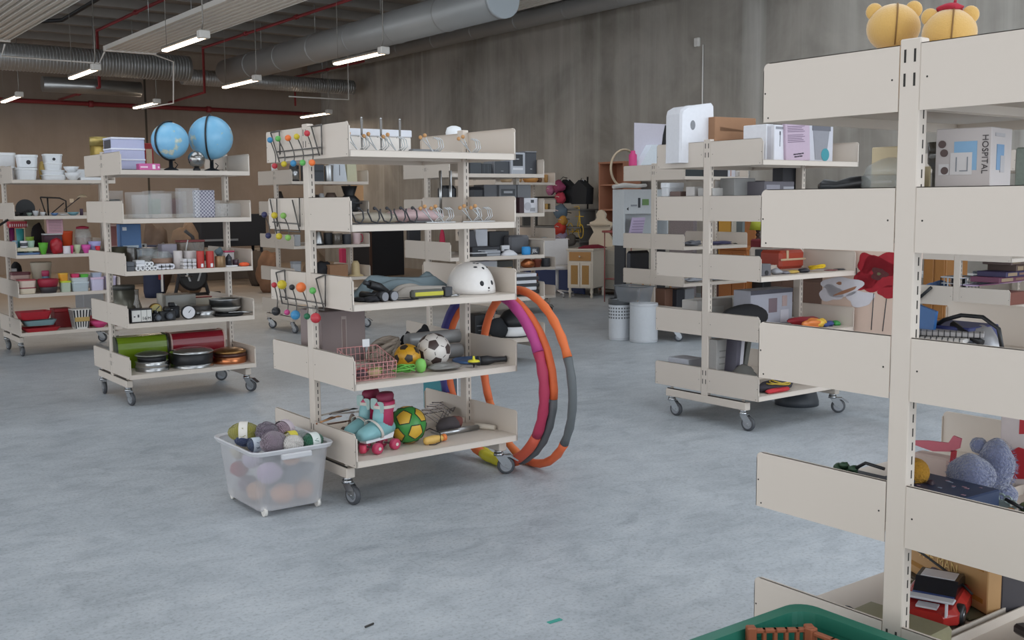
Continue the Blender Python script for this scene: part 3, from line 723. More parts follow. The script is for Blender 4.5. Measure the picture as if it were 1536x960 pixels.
# pink wire basket
c_, w_, h_ = slot('U1', 4, 531, 592, 540, -.44)
bt = root('wire_basket', 'pink wire basket of small toys at the left of the fourth shelf', 'basket', 'U1', c_)
pinkw = flat('d79a98', .5)
mb = MB(); nx = 9
for i in range(nx+1):
    x = -w_/2+w_*i/nx; mb.tube([(x, .0, h_*.85), (x, .01, .006), (x, .19, .006), (x, .2, h_*1.42)], .0017, 4)
for k in range(5):
    z0 = .006+(h_*.85-.006)*k/4; z1 = .006+(h_*1.42-.006)*k/4
    mb.tube([(-w_/2, .01*(1-k/4), z0), (w_/2, .01*(1-k/4), z0), (w_/2, .19+.01*k/4, z1), (-w_/2, .19+.01*k/4, z1)], .0017 if k < 4 else .003, 5, close=True)
for k in range(1, 6): 
    y = .2*k/6; mb.tube([(-w_/2, y, .006), (w_/2, y, .006)], .0016, 4); s = y/.2; zz = h_*(.85+.57*s)
    for x in (-w_/2, w_/2): mb.tube([(x, y, .006), (x, y, zz)], .0016, 4)
mb.build('wire_mesh', pinkw, bt)
MB().box(-.02, .02, .001, .003, 0, .04).build('paper_tag', white, bt).location = (.05, .196, h_*1.38)
for k, (x, y, col, nm) in enumerate(((-.06, .06, '4c3a40', 'dark plum'), (.01, .05, 'b5a07a', 'tan'), (.05, .1, '7d8b4e', 'olive'), (-.02, .12, 'a9504f', 'brick red'), (-.08, .12, '8a6a62', 'brown'))):
    mb = MB().ball((0, 0, 0), .034, 12, 0, 1.2, .8, .62, .16, k); o = mb.build('toy_lump', F(col, .8), None, Vector(bt.location)+Vector((x, y, .032))); tag(o, nm+' small soft toy inside the pink wire basket', 'toy')
rope('bright green skipping rope heap in front of the yellow ball', 'U1', 4, 604, -.40, '63a848', .004, 4, .13, .07, 6, 'skipping_rope')
turn('U1', 4, 621, 636, 538, -.36, [(.3, 0), (.8, .15), (1, .5), (.8, .85), (.3, 1)], '7fc25e', 'green_ball', 'small light green ball with a green cord under the white football', 'ball')
tag(MB().lathe([(.09, 0), (.105, .004), (.108, .016), (.100, .018), (.088, .008)], 32).build('flying_disc', flat('4d6e9e', .4), None, pos('U1', 4, 705, -.22)[0]+Vector((0, 0, .0)), bevel=0), 'blue flying disc lying at the right of the fourth shelf', 'flying disc')
lump('U1', 4, 638, 690, 543, -.37, .12, mat('clear_wrap', '6f6d68', .25, spec=.9, var=.3, scale=20), 'plastic_wrapped_pack', 'grey plastic wrapped pack in front of the white football', 'pack', seed=9)
st = root('spinning_top', 'yellow and black spinning top near the shelf edge', 'toy', 'U1', pos('U1', 4, 709, -.40)[0])
MB().lathe([(.002, 0), (.006, .018), (.03, .026), (.034, .032)], 18).build('lower_disc', blackp, st); MB().lathe([(.034, .032), (.03, .040), (.008, .044), (.006, .062), (.002, .064)], 18).build('upper_disc', flat('cfc630', .4), st)
gt = root('bat_grip', 'black tapered grip pointing right from the spinning top', 'grip', 'U1', pos('U1', 4, 722, -.36)[0]+Vector((0, 0, .026)), -.22)
MB().lathe([(.024, -.02), (.026, .03), (.017, .07), (.015, .13), (.018, .14)], 14, (0, 0, 0), 'x').build('grip', blackp, gt); MB().lathe([(.026, -.03), (.028, -.02)], 14, (0, 0, 0), 'x').build('collar', dgr, gt)
# fifth shelf: roller skates
aqua, burg, pk, strapm = flat('7fb0b4', .4), flat('7a2440', .6), flat('b0325a', .45), flat('cfc8bf', .6)
def skate(label, p, rz):
    t = root('roller_skate', label, 'roller skate', 'U1', p, rz)
    def ell(cx, cz, rx, rz_, ry, ax='x', n=18):
        return [(cx, ry*cos(2*pi*i/n), cz+rz_*sin(2*pi*i/n)) for i in range(n)] if ax == 'x' else [(cx+rx*cos(2*pi*i/n), ry*sin(2*pi*i/n), cz) for i in range(n)]
    foot = [ell(-.075, .115, 0, .018, .02), ell(-.065, .118, 0, .036, .036), ell(-.02, .125, 0, .05, .043), ell(.03, .12, 0, .05, .044), ell(.08, .112, 0, .042, .046), ell(.12, .105, 0, .033, .042), ell(.145, .1, 0, .022, .028), ell(.15, .098, 0, .01, .012)]
    MB().loft(foot, smooth=True).build('boot_shell', aqua, t)
    MB().loft([ell(-.02, .13, .055, 0, .042, 'z'), ell(-.022, .2, .05, 0, .043, 'z'), ell(-.028, .245, .056, 0, .046, 'z'), ell(-.03, .262, .055, 0, .044, 'z')], smooth=True).build('cuff', pk, t)
    MB().loft([ell(.02, .12, .03, 0, .03, 'z'), ell(.012, .19, .026, 0, .032, 'z'), ell(.008, .225, .02, 0, .03, 'z'), ell(.006, .24, .012, 0, .02, 'z')], smooth=True).build('tongue', aqua, t)
    MB().loft([ell(-.03, .255, .046, 0, .037, 'z'), ell(-.034, .29, .048, 0, .038, 'z'), ell(-.04, .305, .035, 0, .03, 'z')], smooth=True).build('liner', burg, t)
    for x, z, ph in ((.02, .235, 0), (-.0, .25, .5)):
        MB().prism(rpoly(-.02, .02, -.03, .03, .012, 3), -.003, .003, 'x').build('ankle_pad', flat('9fb8b4', .5), t).location = (.022, (-.02 if ph else .02), z)
    def band(cx, cz, rx, ry, tilt, nm):
        rings = []
        for i in range(24):
            a = 2*pi*i/24; x, y = cx+rx*cos(a), ry*sin(a); z = cz+tilt*cos(a)
            rings.append([(x*1, y, z-.008), (cx+(rx+.003)*cos(a), (ry+.003)*sin(a), z-.008), (cx+(rx+.003)*cos(a), (ry+.003)*sin(a), z+.008), (x, y, z+.008)])
        MB().loft(rings, close=True).build(nm, strapm, t)
    band(-.028, .235, .056, .046, 0, 'strap')
    rings = []
    for i in range(24):
        a = 2*pi*i/24; rings.append([(.045+.03*sin(a)-s*.5, .047*k*cos(a), .122+.054*k*sin(a)) for s, k in ((-.016, 1.0), (-.016, 1.05), (.016, 1.05), (.016, 1.0))])
    MB().loft(rings, close=True).build('strap', strapm, t)
    MB().prism([(-.06, .062), (.12, .062), (.125, .075), (.06, .088), (-.07, .09)], -.022, .022, 'y').build('chassis', white, t)
    for x in (-.05, .07):
        MB().cyl((x, -.055, .03), .006, .11, 8, 'y').build('axle', steel, t)
        for s in (-1, 1):
            w2 = MB(); y0 = .028 if s > 0 else -.058
            w2.lathe([(.02, y0), (.028, y0+.003), (.03, y0+.008), (.03, y0+.022), (.028, y0+.027), (.02, y0+.03)], 20, (x, 0, .03), 'y', 0); w2.lathe([(.009, y0-.002), (.009, y0+.032)], 10, (x, 0, .03), 'y', 1)
            w2.build('wheel', [flat('b5385a', .4), strapm], t)
    MB().lathe([(.014, .012), (.019, .02), (.018, .05), (.01, .056)], 14, (.125, 0, 0)).build('toe_stop', flat('c03a55', .4), t)
    t.scale = (1.08, 1.08, .98); return t
p1 = pos('U1', 5, 566, -.33)[0]; p2 = pos('U1', 5, 545, -.20)[0]
skate('turquoise and pink roller skate in front, with pink wheels', p1, pi+.30); skate('turquoise roller skate behind its pair, partly hidden', p2, pi+.38)
football('green and yellow football beside the roller skates', 'U1', 5, 583, 631, 609, -.27, '3a8a3c', 'd3a93a', '26332a', True, rot=(.35, .1, .55), big=1.28)
bt = root('toy_trumpet', 'yellow plastic toy with an orange tip and black cord', 'toy', 'U1', pos('U1', 5, 645, -.37)[0]+Vector((0, 0, .022)), .12)
MB().lathe([(.006, -.06), (.02, -.05), (.024, 0), (.018, .05), (.014, .07)], 14, (0, 0, 0), 'x').build('body', flat('d3ab5c', .5), bt); MB().lathe([(.018, .065), (.019, .085), (.012, .088)], 14, (0, 0, 0), 'x').build('orange_tip', flat('dd7a3a', .4), bt)
MB().tube([(-.05, -.03, -.015), (-.02, -.045, -.016), (.03, -.03, -.012), (.05, 0, .03), (.02, .05, .05), (-.02, .05, .04)], .003, 6).build('cord', blackp, bt)
def sneaker(label, u, l, px, ly, col, col2, rz=0, L_=.17):
    t = root('flat_hat', label, 'cap', u, pos(u, l, px, ly)[0], rz)
    mb = MB().ball((0, 0, 0), 1, 20, 0, L_/2, .05, .045, .12, 3); mb.v = [(x, y, max(z+.03, 0)) for x, y, z in mb.v]; mb.build('crown', F(col, .9), t)
    mb = MB().ball((0, 0, 0), 1, 16, 0, .045, .05, .035, .1, 5); mb.v = [(x+.055, y, max(z+.04, 0)) for x, y, z in mb.v]; mb.build('lining', F(col2, .9), t)
sneaker('dark grey cap with a rust brown lining on the lowest shelf', 'U1', 5, 669, -.14, '4f494b', '7a4a42', .15)
tt = root('folding_stool_frame', 'long silver tube with a cream rubber grip on the lowest shelf', 'tube', 'U1', pos('U1', 5, 692, -.24)[0]+Vector((0, 0, .016)), .05)
MB().tube([(-.17, 0, 0), (.10, .0, 0)], .015, 12).build('tube', steel, tt); MB().tube([(.10, .03, .006), (.14, -.01, .0), (.17, -.07, -.002)], [.015, .016, .014], 10).build('grip', flat('c9bfb0', .5), tt)
tag(MB().prism([(-.13, -.05), (.13, -.05), (.13, .05), (-.13, .05)], 0, .008).build('metal_tray', steel, None, pos('U1', 5, 675, -.18)[0]+Vector((0.02, 0, 0))), 'thin flat metal plate under the grey cap', 'tray')
# hangers lying on the back shelf
for k in range(7):
    mb = MB(); pts = [(-.18, -.07, 0), (.18, -.07, 0), (.02, .03, 0), (.0, .05, 0), (-.01, .075, 0), (-.03, .065, 0)]; mb.tube([pts[2], pts[0], pts[1], pts[2], pts[3], pts[4], pts[5]], .0028, 5)
    o = mb.build('coat_hanger', flat('c9c4c8' if k % 2 else '6c6468', .4), None, pos('U1', 5, 640+k*6, .14)[0]+Vector((0, .015*k, .035+.006*k))); o.rotation_euler = (.15, 0, .9)
    tag(o, ('pale' if k % 2 else 'dark')+' coat hanger in the heap on the back lower shelf', 'hanger', 'coat hangers on the back lower shelf')
# utensils heap behind the near end panel of the lowest shelf
for k, (px_, ly, col, ln, rz) in enumerate(((492, -.10, '8a5a3c', .16, .5), (500, -.15, 'b88a62', .15, .35), (508, -.06, 'c7bfb6', .2, .15), (515, -.2, '5a4034', .14, -.2), (520, 0.0, '2a2a2c', .18, .1), (526, -.12, 'a9a39c', .16, -.5))):
    t = root('kitchen_utensil', None, 'utensil', 'U1', pos('U1', 5, px_, ly)[0]+Vector((0, .08, .125+.014*(k % 3))), rz)
    tag(t, ['brown wooden fork shaped spoon', 'light wooden spatula', 'pale plastic turner', 'short dark brown spoon', 'black cord whisk', 'grey ladle'][k]+' in the heap behind the roller skates', None)
    MB().tube([(-ln/2, 0, 0), (ln/4, 0, .006)], .005, 6).build('handle', F(col, .6), t); MB().lathe([(.2, 0), (1, .3), (.2, 1)], 12).build('head', F(col, .6), t)
    o = t.children[-1] if t.children else None
    hd = [x for x in bpy.data.objects if x.parent == t and x.name.startswith('head')][0]; hd.scale = (.03, .018, .008); hd.location = (ln/4+.02, 0, .004)
cloth('U1', 5, 500, 545, -.14, .11, .15, '8f857c', 'crumpled brown wrapping paper under the utensils', 21, 'wrapping_paper', amp=.9)
# magazines standing behind the central trolley
for k, (a, b, c2) in enumerate(((662, 674, '2f7f88'), (676, 687, '3c4a55'))):
    pa, pb_ = on(a, 575, 'y', 5.70), on(b, 575, 'y', 5.70); h = on(a, 560, 'y', 5.70).z
    t = thing('magazine', ('teal' if k == 0 else 'slate grey')+' magazine standing on the floor behind the central trolley', 'magazine', (pa.x, 5.70, 0)); w_ = pb_.x-pa.x
    MB().bev(0, w_, 0, .22, 0, h, .002).build('cover', flat(c2, .4), t); MB().box(w_*.85, w_, -.002, 0, 0, h).build('pale_spine', flat('d8d8d8'), t)
# ---- hula hoops leaning at the far end
def hoop(label, cx, cy, R_, lean, yaw, segs, r=.024):
    t = thing('hula_hoop', label, 'hoop', (cx, cy, 0), yaw, group='hula hoops leaning against the central trolley')
    for a0, a1, col, nm in segs:
        n = max(6, int((a1-a0)/6)); pts = []; rr = []
        for i in range(n+1):
            a = R(a0+(a1-a0)*i/n); s = R_+R_*sin(a)
            pts.append((s*sin(lean)*-1, R_*cos(a), r+s*cos(lean))); rr.append(r*(1+.09*sin(a*30)))
        MB().tube(pts, rr, 10).build('foam_segment', F(col, .6), t)
    return t
hoop('hula hoop with magenta, crimson and red foam, nearest the trolley', 3.535, 4.945, .50, .055, 0, [(-20, 60, '3d3a7c', 0), (60, 105, 'c87a3a', 0), (105, 158, 'a8397a', 0), (158, 215, 'a83050', 0), (215, 262, 'c4543c', 0), (262, 285, 'c4bb2e', 0), (285, 340, 'd56a35', 0)], .029)
hoop('hula hoop with orange and dark grey foam in the middle of the three', 3.57, 4.925, .497, .055, .03, [(-30, 90, 'd2683a', 0), (90, 187, 'cc5f30', 0), (187, 250, '55575a', 0), (250, 268, 'cc5f30', 0), (268, 292, 'c4bb2e', 0), (292, 330, 'd2683a', 0)])
hoop('outermost hula hoop, orange above and grey at its right side', 3.68, 4.80, .50, .06, -.12, [(-25, 90, 'd2683a', 0), (90, 160, 'd56b35', 0), (160, 219, '5c6062', 0), (219, 270, 'd2643a', 0), (270, 335, 'd5733f', 0)])

# ================================================================ yarn bin on the floor
BIN = Vector((2.19, 5.005, 0)); bz = thing('storage_bin', 'translucent rolling plastic bin full of yarn on the floor', 'storage bin', BIN)
def binring(s0, z, hx, hy, r=.05): return [(x, y, z) for x, y in rpoly(-hx*s0, hx*s0, -hy*s0, hy*s0, r, 5)]
BM = mat('translucent_bin', 'd3d3d6', .30, alpha=.42, spec=.5)
mb = MB().loft([binring(1, .025, .165, .215), binring(1, .035, .172, .222), binring(1, .30, .198, .250), binring(1, .325, .20, .252)], cap=False)
mb.loft([binring(1, .026, .165, .215), binring(1, .03, .165, .215)]); mb.build('bin_wall', BM, bz)
mb = MB().loft([binring(1, .318, .202, .254), binring(1, .312, .214, .268, .06), binring(1, .330, .222, .276, .06), binring(1, .336, .218, .272, .06), binring(1, .328, .200, .252)], cap=False); mb.build('rim', mat('bin_rim', 'cfcfd2', .35, alpha=.8), bz)
for s in (-1, 1):
    yy = s*.268; mb = MB().bev(-.08, .08, min(yy, yy+s*.022), max(yy, yy+s*.022), .285, .315, .006).build('handle', mat('bin_rim', 'cfcfd2'), bz)
for x in (-.15, .15):
    for y in (-.2, .2): MB().cyl((x-(.008 if x > 0 else -.008)-.008, y, .024), .024, .016, 16, 'x').build('wheel', flat('d5d2cc', .5), bz)
def yarn(label, x, y, z, r, col, ln=1.0, rz=0, ry=0, band=None, seen=True):
    t = thing('yarn_ball', label, 'yarn', BIN+Vector((x, y, z)), rz, group='balls of yarn in the bin'); t.rotation_euler.y = ry
    m = MATS.get('yarn_'+col)
    if not m:
        m = mat('yarn_'+col, col, .95, sheen=.3); nt = m.node_tree; tc = nt.nodes.new('ShaderNodeTexCoord'); wv = nt.nodes.new('ShaderNodeTexWave'); wv.inputs['Scale'].default_value = 60; wv.inputs['Distortion'].default_value = 3.5; wv.inputs['Detail Scale'].default_value = .6
        nt.links.new(tc.outputs['Object'], wv.inputs['Vector']); c = nt.nodes.new('ShaderNodeMix'); c.data_type = 'RGBA'; h = hexc(col); c.inputs['A'].default_value = (*[v*.55 for v in h], 1); c.inputs['B'].default_value = (*[min(1, v*1.25) for v in h], 1)
        nt.links.new(wv.outputs['Fac'], c.inputs['Factor']); nt.links.new(c.outputs['Result'], nt.nodes['Principled BSDF'].inputs['Base Color'])
        bp = nt.nodes.new('ShaderNodeBump'); bp.inputs['Strength'].default_value = .6; bp.inputs['Distance'].default_value = .004; nt.links.new(wv.outputs['Fac'], bp.inputs['Height']); nt.links.new(bp.outputs[0], nt.nodes['Principled BSDF'].inputs['Normal'])
    mb = MB().ball((0, 0, 0), r, 20, 0, ln, 1, .92, .05, int(x*999+y*77)).build('yarn_winding', m, t)
    if seen:
        st = MB()
        for k in range(7):
            a = k*.45-1.3; ax_ = Vector((sin(a)*.35, cos(a*1.3), .8*sin(a*2+x*9))).normalized(); e1 = ax_.orthogonal().normalized(); e2 = ax_.cross(e1)
            st.tube([tuple(Vector((ln, 1, .92))*0+Vector(((e1*cos(q)+e2*sin(q)).x*r*ln*1.01, (e1*cos(q)+e2*sin(q)).y*r*1.01, (e1*cos(q)+e2*sin(q)).z*r*.93))) for q in [2*pi*i/20 for i in range(20)]], .0022, 5, close=True)
        st.build('yarn_strands', m, t)
    if band:
        MB().lathe([(r*1.01, -.022), (r*1.03, -.02), (r*1.03, .02), (r*1.01, .022)], 20, (0, 0, 0), 'x', cap=False).build('paper_band', F(band, .6), t)
    return t
def bxy(px, py, z): p = on(px, py, 'z', z); return p.x-BIN.x, p.y-BIN.y
for lb, px_, py_, z, r, col, ln, rz, bd in (
    ('olive yellow yarn skein with a white band, back left of the bin', 366, 648, .375, .052, '8f8a3c', 1.5, -.5, 'd8d4cc'),
    ('dark blue yarn ball at the left of the bin', 368, 657, .345, .046, '3a4668', 1.2, -.1, None),
    ('grey mauve yarn ball at the back middle of the bin', 400, 648, .375, .056, '6f6470', 1.05, .4, None),
    ('lilac grey yarn ball with a label, beside the back mauve one', 426, 645, .365, .052, '9b8590', 1.15, .6, 'c9bcc4'),
    ('grey mauve yarn ball at the front middle of the bin', 410, 663, .35, .058, '81737d', 1.15, .2, None),
    ('blue banded yarn ball by the front left rim of the bin', 383, 667, .325, .036, '43506a', 1.1, 0, 'c3ccd6'),
    ('white fluffy yarn ball at the front right of the bin', 444, 667, .34, .046, 'd0cbc6', 1.1, 0, None),
    ('green yarn ball with a white band at the right rim of the bin', 469, 661, .335, .042, '2f6b50', 1.35, .1, 'd5dcd8'),
    ('pale grey yarn ball between the white and the green one', 449, 656, .335, .04, '9aa09e', 1.1, .3, None),
    ('cream yarn ball with a yellow paper band', 437, 657, .34, .036, 'd5cdb0', 1.1, .1, 'd6c84a')):
    x, y = bxy(px_, py_, z); x = max(-.16, min(.16, x)); y = max(-.2, min(.2, y)); yarn(lb, x, y, z, r, col, ln, rz, 0, bd)
for lb, x, y, z, r, col in (
    ('peach orange yarn ball seen through the bin wall, low front left', -.02, -.145, .085, .058, 'c98f68'), ('second peach yarn ball seen through the bin wall, low front', .09, -.145, .085, .055, 'c08a68'),
    ('white yarn ball seen through the bin wall, low right', .13, -.04, .08, .05, 'cfcac4'), ('dark blue grey yarn seen through the middle of the bin wall', .03, -.14, .18, .06, '4a4f5c'),
    ('dark grey yarn ball seen through the bin wall, right middle', .11, -.13, .19, .045, '6a6b70'), ('peach yarn ball seen through the front wall near the rim', .02, -.17, .262, .042, 'c99573'),
    ('cream yarn ball under the front handle of the bin', .09, -.18, .27, .042, 'd8cfc4'), ('cream yarn ball at the front right corner behind the wall', .145, -.13, .27, .042, 'd6ccbc'),
    ('lilac yarn ball seen through the front left corner', -.09, -.15, .20, .06, 'a88fae'), ('pale lilac yarn seen through the left wall near the rim', -.12, -.02, .25, .05, 'b7acc2'),
    ('peach yarn ball seen through the left wall, low', -.11, -.04, .09, .052, 'c59a7c'), ('red yarn ball seen through the far left wall', -.13, .13, .17, .045, 'a8404a'),
    ('cream yarn ball seen through the far left wall near the rim', -.12, .14, .26, .045, 'cfc7b0'), ('dark yarn ball in the core of the bin', .0, .06, .2, .06, '5d5a60'), ('grey yarn ball low in the back of the bin', .05, .12, .09, .06, '8a8688'),
    ('mauve yarn ball low in the back left of the bin', -.08, .15, .08, .05, '8f7f8c')):
    yarn(lb, x, y, z, r, col, 1.05, seen=False)

# ================================================================ U2: globes, acrylic, candles, tins
lav = 'b4b8d6'
for k, (t0, b0) in enumerate(((238.5, 253), (222.5, 238.5), (206.5, 222.5))):
    box('U2', 1, 176, 225, t0, -.43, .26, lav, 'storage_box', ('bottom', 'middle', 'top')[k]+' lavender and white storage box of three left of the globes', 'box', lid='dfe2ee', bot=b0, lidh=.16, group='lavender storage boxes', side=('3c3b40', [(.1, .9, .1, .95)]) if k == 2 else None)
dm = box('U2', 1, 216, 247, 245.5, -.46, .08, 'c65a98', 'pink_carton', 'small flat pink carton in front of the lavender boxes', 'box', panel=[(.05, .4, .35, .6, 'e8c6da'), (.62, .76, .2, .85, 'ede3e8'), (.88, .96, .3, .6, 'e8c6da')])
tin('U2', 1, 144, 171, 206, .18, mat('gold_tin', 'a8904e', .35, .6, var=.25, scale=30), 'biscuit_tin', 'round gold biscuit tin at the back left of the top shelf', 'tin', lid=mat('gold_tin_lid', 'a59257', .35, .6), lidh=.25)
box('U2', 1, 224, 238, 215, .1, .1, 'a5332f', 'patterned_box', 'small red patterned box behind the left globe', 'box', panel=[(.2, .8, .15, .8, 'd8bfa0')])
def globe(label, cx, cy, r_px, ly, arcx, size_base, land, l=1, col='7ebbe0', m=None, arc=True):
    c = pos('U2', l, cx, ly)[0]; p, zc = pos('U2', l, cx, ly, cy); r = r_px/FPX*(c.x*_s+c.y*_c)
    t = root('globe', label, 'globe', 'U2', c); zz = zc-c.z
    gm = m or globe_mat(col, land); o = MB().ball((0, 0, 0), r, 36).build('sphere', gm, t); o.location = (0, 0, zz); o.rotation_euler = (.35, .25, land)
    if arc:
        a = MB(); v = Vector((arcx, -.45, 0)).normalized(); pts = []
        for i in range(19):
            q = R(100)-R(205)*i/18; pts.append((v.x*cos(q)*r*1.06, v.y*cos(q)*r*1.06, zz+sin(q)*r*1.06))
        a.tube(pts, .007, 8).build('meridian_arc', blackp, t)
    MB().lathe([(size_base, 0), (size_base, .012), (size_base*.75, .02), (.016, .03), (.014, zz-r*1.02)], 24).build('base', blackp, t)
    if arc: MB().tube([(.03, 0, .02), (.05, -.01, .05), (.03, 0, .07)], .004, 6).build('cord', blackp, t)
    return t
def globe_mat(col, seed):
    m, nt, b = nodemat('globe_map_%d' % int(seed*10)); v = coords(nt); n = noise(nt, v, 7+seed, 5, .62, .4)
    land = ramp(nt, n, [(.60, hexc(col)), (.615, hexc('b8c4ae')), (.68, hexc('d9d3bd'))]); n2 = noise(nt, v, 20, 3)
    nt.links.new(mix(nt, .18, land, ramp(nt, n2, [(.3, hexc('6fb0d6')), (.7, hexc('a5d3e8'))])), b.inputs['Base Color']); b.inputs['Roughness'].default_value = .32; return m
globe('left blue globe with a broad black arc and black foot', 263, 211.5, 27, -.28, -1, .055, 2.1)
globe('larger right blue globe on a black foot', 323.5, 207, 32, -.20, -.3, .06, .7)
globe('small silver metal globe between the two blue globes', 301, 239, 12.5, -.42, 0, .028, 1, m=mat('silver_globe', '9b9a98', .22, 1, var=.35, scale=30), arc=False)
# acrylic holders on the second shelf
for k, (a, b, top, ly, lean) in enumerate(((162, 190, 286, .08, 0), (196, 222, 288, -.05, .1), (206, 232, 292, -.3, .12), (222, 252, 286, .0, .05), (232, 262, 290, -.28, .1), (256, 284, 287, .05, .05), (272, 304, 282, -.34, .0), (300, 334, 300, -.1, .1), (330, 372, 305, -.3, .12))):
    t = box('U2', 2, a, b, top, ly, .07, clear, 'acrylic_holder', ('leftmost clear acrylic holder on the second shelf, behind the post', 'clear acrylic holder second from the left on the second shelf', 'low clear acrylic holder leaning in front at the left', 'clear acrylic holder with a green sheet behind it', 'clear leaning acrylic stand left of centre, at the shelf front', 'clear acrylic holder with a reddish sheet in it', 'large clear acrylic box right of centre at the shelf front', 'clear low acrylic stand behind the patterned block', 'long clear acrylic sheet stack beside the right end panel')[k], 'acrylic holder', group='clear acrylic holders on the second shelf', bv=.002)
    t.rotation_euler.x = 0
    if k in (3, 5, 0): MB().box(-.05, .05, .02, .022, .01, .15).build('insert_sheet', flat(('4a4a48', '', '', '7f8a70', '', 'a08080')[k], .8), t)
pt = mat('lattice_print', 'a9a9ba', .5); nt = pt.node_tree; tc = coords(nt, (1, 1, 1)); ck = nt.nodes.new('ShaderNodeTexChecker'); ck.inputs['Scale'].default_value = 70; ck.inputs['Color1'].default_value = (*hexc('c3c2cc'), 1); ck.inputs['Color2'].default_value = (*hexc('77778c'), 1); nt.links.new(tc, ck.inputs[0]); nt.links.new(ck.outputs[0], nt.nodes['Principled BSDF'].inputs['Base Color'])
box('U2', 2, 296, 326, 285, -.24, .05, pt, 'patterned_sleeve', 'grey and white lattice patterned sleeve among the acrylic holders', 'sleeve')
# third shelf: candles and glass
box('U2', 3, 168, 178, 336, .12, .03, 'c9a59a', 'leaflet', 'picture leaflet beside the blue printed box', 'leaflet', panel=[(.1, .9, .5, .95, '7a3a34'), (.1, .9, .05, .4, '3b2b2a')])
box('U2', 3, 183, 214, 336, .14, .10, '4a74a8', 'blue_carton', 'blue and white printed carton standing behind the glass jars', 'box', panel=[(.1, .85, .12, .5, 'c9d6e0'), (.2, .5, .2, .4, '3f78b4'), (.1, .3, .85, .93, 'e8edf2')])
turn('U2', 3, 165, 195, 370, .05, [(.6, 0), (.95, .2), (1, .6), (.8, 1)], mat('olive_pot', '4c4a3c', .4, var=.2), 'clay_pot', 'dark olive pot behind the left end panel of the candle shelf', 'pot')
turn('U2', 3, 191, 206, 371, -.1, CYL, smoke, 'glass_vase', 'dark narrow glass vase on the candle shelf', 'vase')
turn('U2', 3, 207, 237, 372, -.12, CYL, glass, 'glass_jar', 'large cylindrical glass jar left of the candles', 'jar', parts=[('contents', [(.9, .02), (.9, .55), (.7, .6)], '7d6a5c'), ('metal_lid', [(1.02, .95), (1.02, 1), (.9, 1.02)], steel)])
turn('U2', 3, 229, 259, 377, -.22, [(.6, 0), (1, .15), (1, .75), (.7, .95), (.72, 1)], glass, 'glass_jar', 'round glass jar with a picture label beside the candle packs', 'jar', parts=[('label', [(1.02, .2), (1.02, .6)], 'a78978')])
box('U2', 3, 189, 222, 366, .28, .05, 'd8d6d0', 'power_strip', 'white power strip lying on glass jars behind the third shelf', 'power strip', bot=372, panel=[(.1+.17*i, .2+.17*i, .2, .8, '2a2a2a') for i in range(5)])
t = root('vacuum_tube', 'bent grey metal tube leaning at the back of the candle shelf', 'tube', 'U2', pos('U2', 3, 228, .3)[0]); MB().tube([(0, 0, 0), (.02, 0, .08), (.07, 0, .15), (.11, 0, .17)], .014, 10).build('tube', steel, t)
box('U2', 3, 244, 267, 366, .05, .1, 'a9a5b4', 'small_carton', 'small lilac grey carton behind the glass jars', 'box', panel=[(.1, .9, .3, .6, '8a8899')])
lt = box('U2', 3, 272, 308, 360, .0, .12, mat('lantern_glass', '75695c', .15, alpha=.6), 'lantern', 'square glass lantern with a red frame behind the candle packs', 'lantern', lid='8a3a3c', lidh=.08)
MB().tube([(-.06, 0, .1), (-.04, 0, .2), (-.035, 0, .205)], .006, 6).build('handle_post', white, lt)
for k, (a, b, t0, b0, c1) in enumerate(((190, 202, 400, 407, '4b4e53'), (190, 202, 393, 400, '565a60'), (205, 218, 396, 402, 'dcdde0'), (205, 218, 390.5, 396, 'd3d5d9'))):
    box('U2', 3, a, b, t0, -.46, .1, c1, 'tealight_box', ('dark grey candle box, lower of two at the left shelf edge', 'dark grey candle box on top of its twin at the left shelf edge', 'white candle box above the round tealights, lower', 'white candle box above the round tealights, upper')[k], 'box', bot=b0, group='small candle boxes')
def tealight(u, l, px_, ly, zrow, k):
    c = pos(u, l, px_, ly)[0]; r = .0165; c.z += r+zrow*.034
    t = root('candle', 'white rolled candle lying end-on at the left of the third shelf', 'candle', u, c, group='white candles lying end-on'); MB().lathe([(r, 0), (r, .09)], 12, (0, 0, 0), 'y').build('wax', white, t); MB().lathe([(r*.5, -.001), (r*.5, .001)], 10, (0, 0, 0), 'y').build('wick_hole', mgr, t)
for k, px_ in enumerate((207, 214, 221, 227.5, 233)): tealight('U2', 3, px_, -.46, 0, k)
for k, px_ in enumerate((221, 227.5)): tealight('U2', 3, px_, -.46, 1, k)
for k, px_ in enumerate((239.5, 245.5, 252, 258)):
    c = pos('U2', 3, px_, -.45)[0]; c.z += .024; t = root('candle', 'white candle of the shrink-wrapped row of four', 'candle', 'U2', c, group='shrink wrapped white candles'); MB().lathe([(.022, 0), (.022, .1)], 14, (0, 0, 0), 'y').build('wax', flat('d5d5dc', .3), t); MB().lathe([(.009, -.001), (.009, .001)], 10, (0, 0, 0), 'y').build('core', mgr, t)
for r_ in range(3):
    for k in range(3):
        a = 275.5+k*6.9; b0 = 404.3-r_*5.6
        box('U2', 3, a, a+5.6, b0-4.9, -.455, .1, 'd8d6d6', 'candle_box', ('bottom', 'middle', 'top')[r_]+' row small white candle box, '+('left', 'centre', 'right')[k]+' of its three', 'box', bot=b0, group='grid of small white candle boxes', panel=[(.15, .85, .2, .8, 'c4c3c8')])
for k, (a, b) in enumerate(((261, 274), (276, 295))): turn('U2', 3, a, b, 376, -.34+.03*k, CYL, 'cfc8c6', 'pillar_candle', ('narrow pale pillar candle left of the little candle boxes', 'wide pale pillar candle standing behind the grid of candle boxes')[k], 'candle')
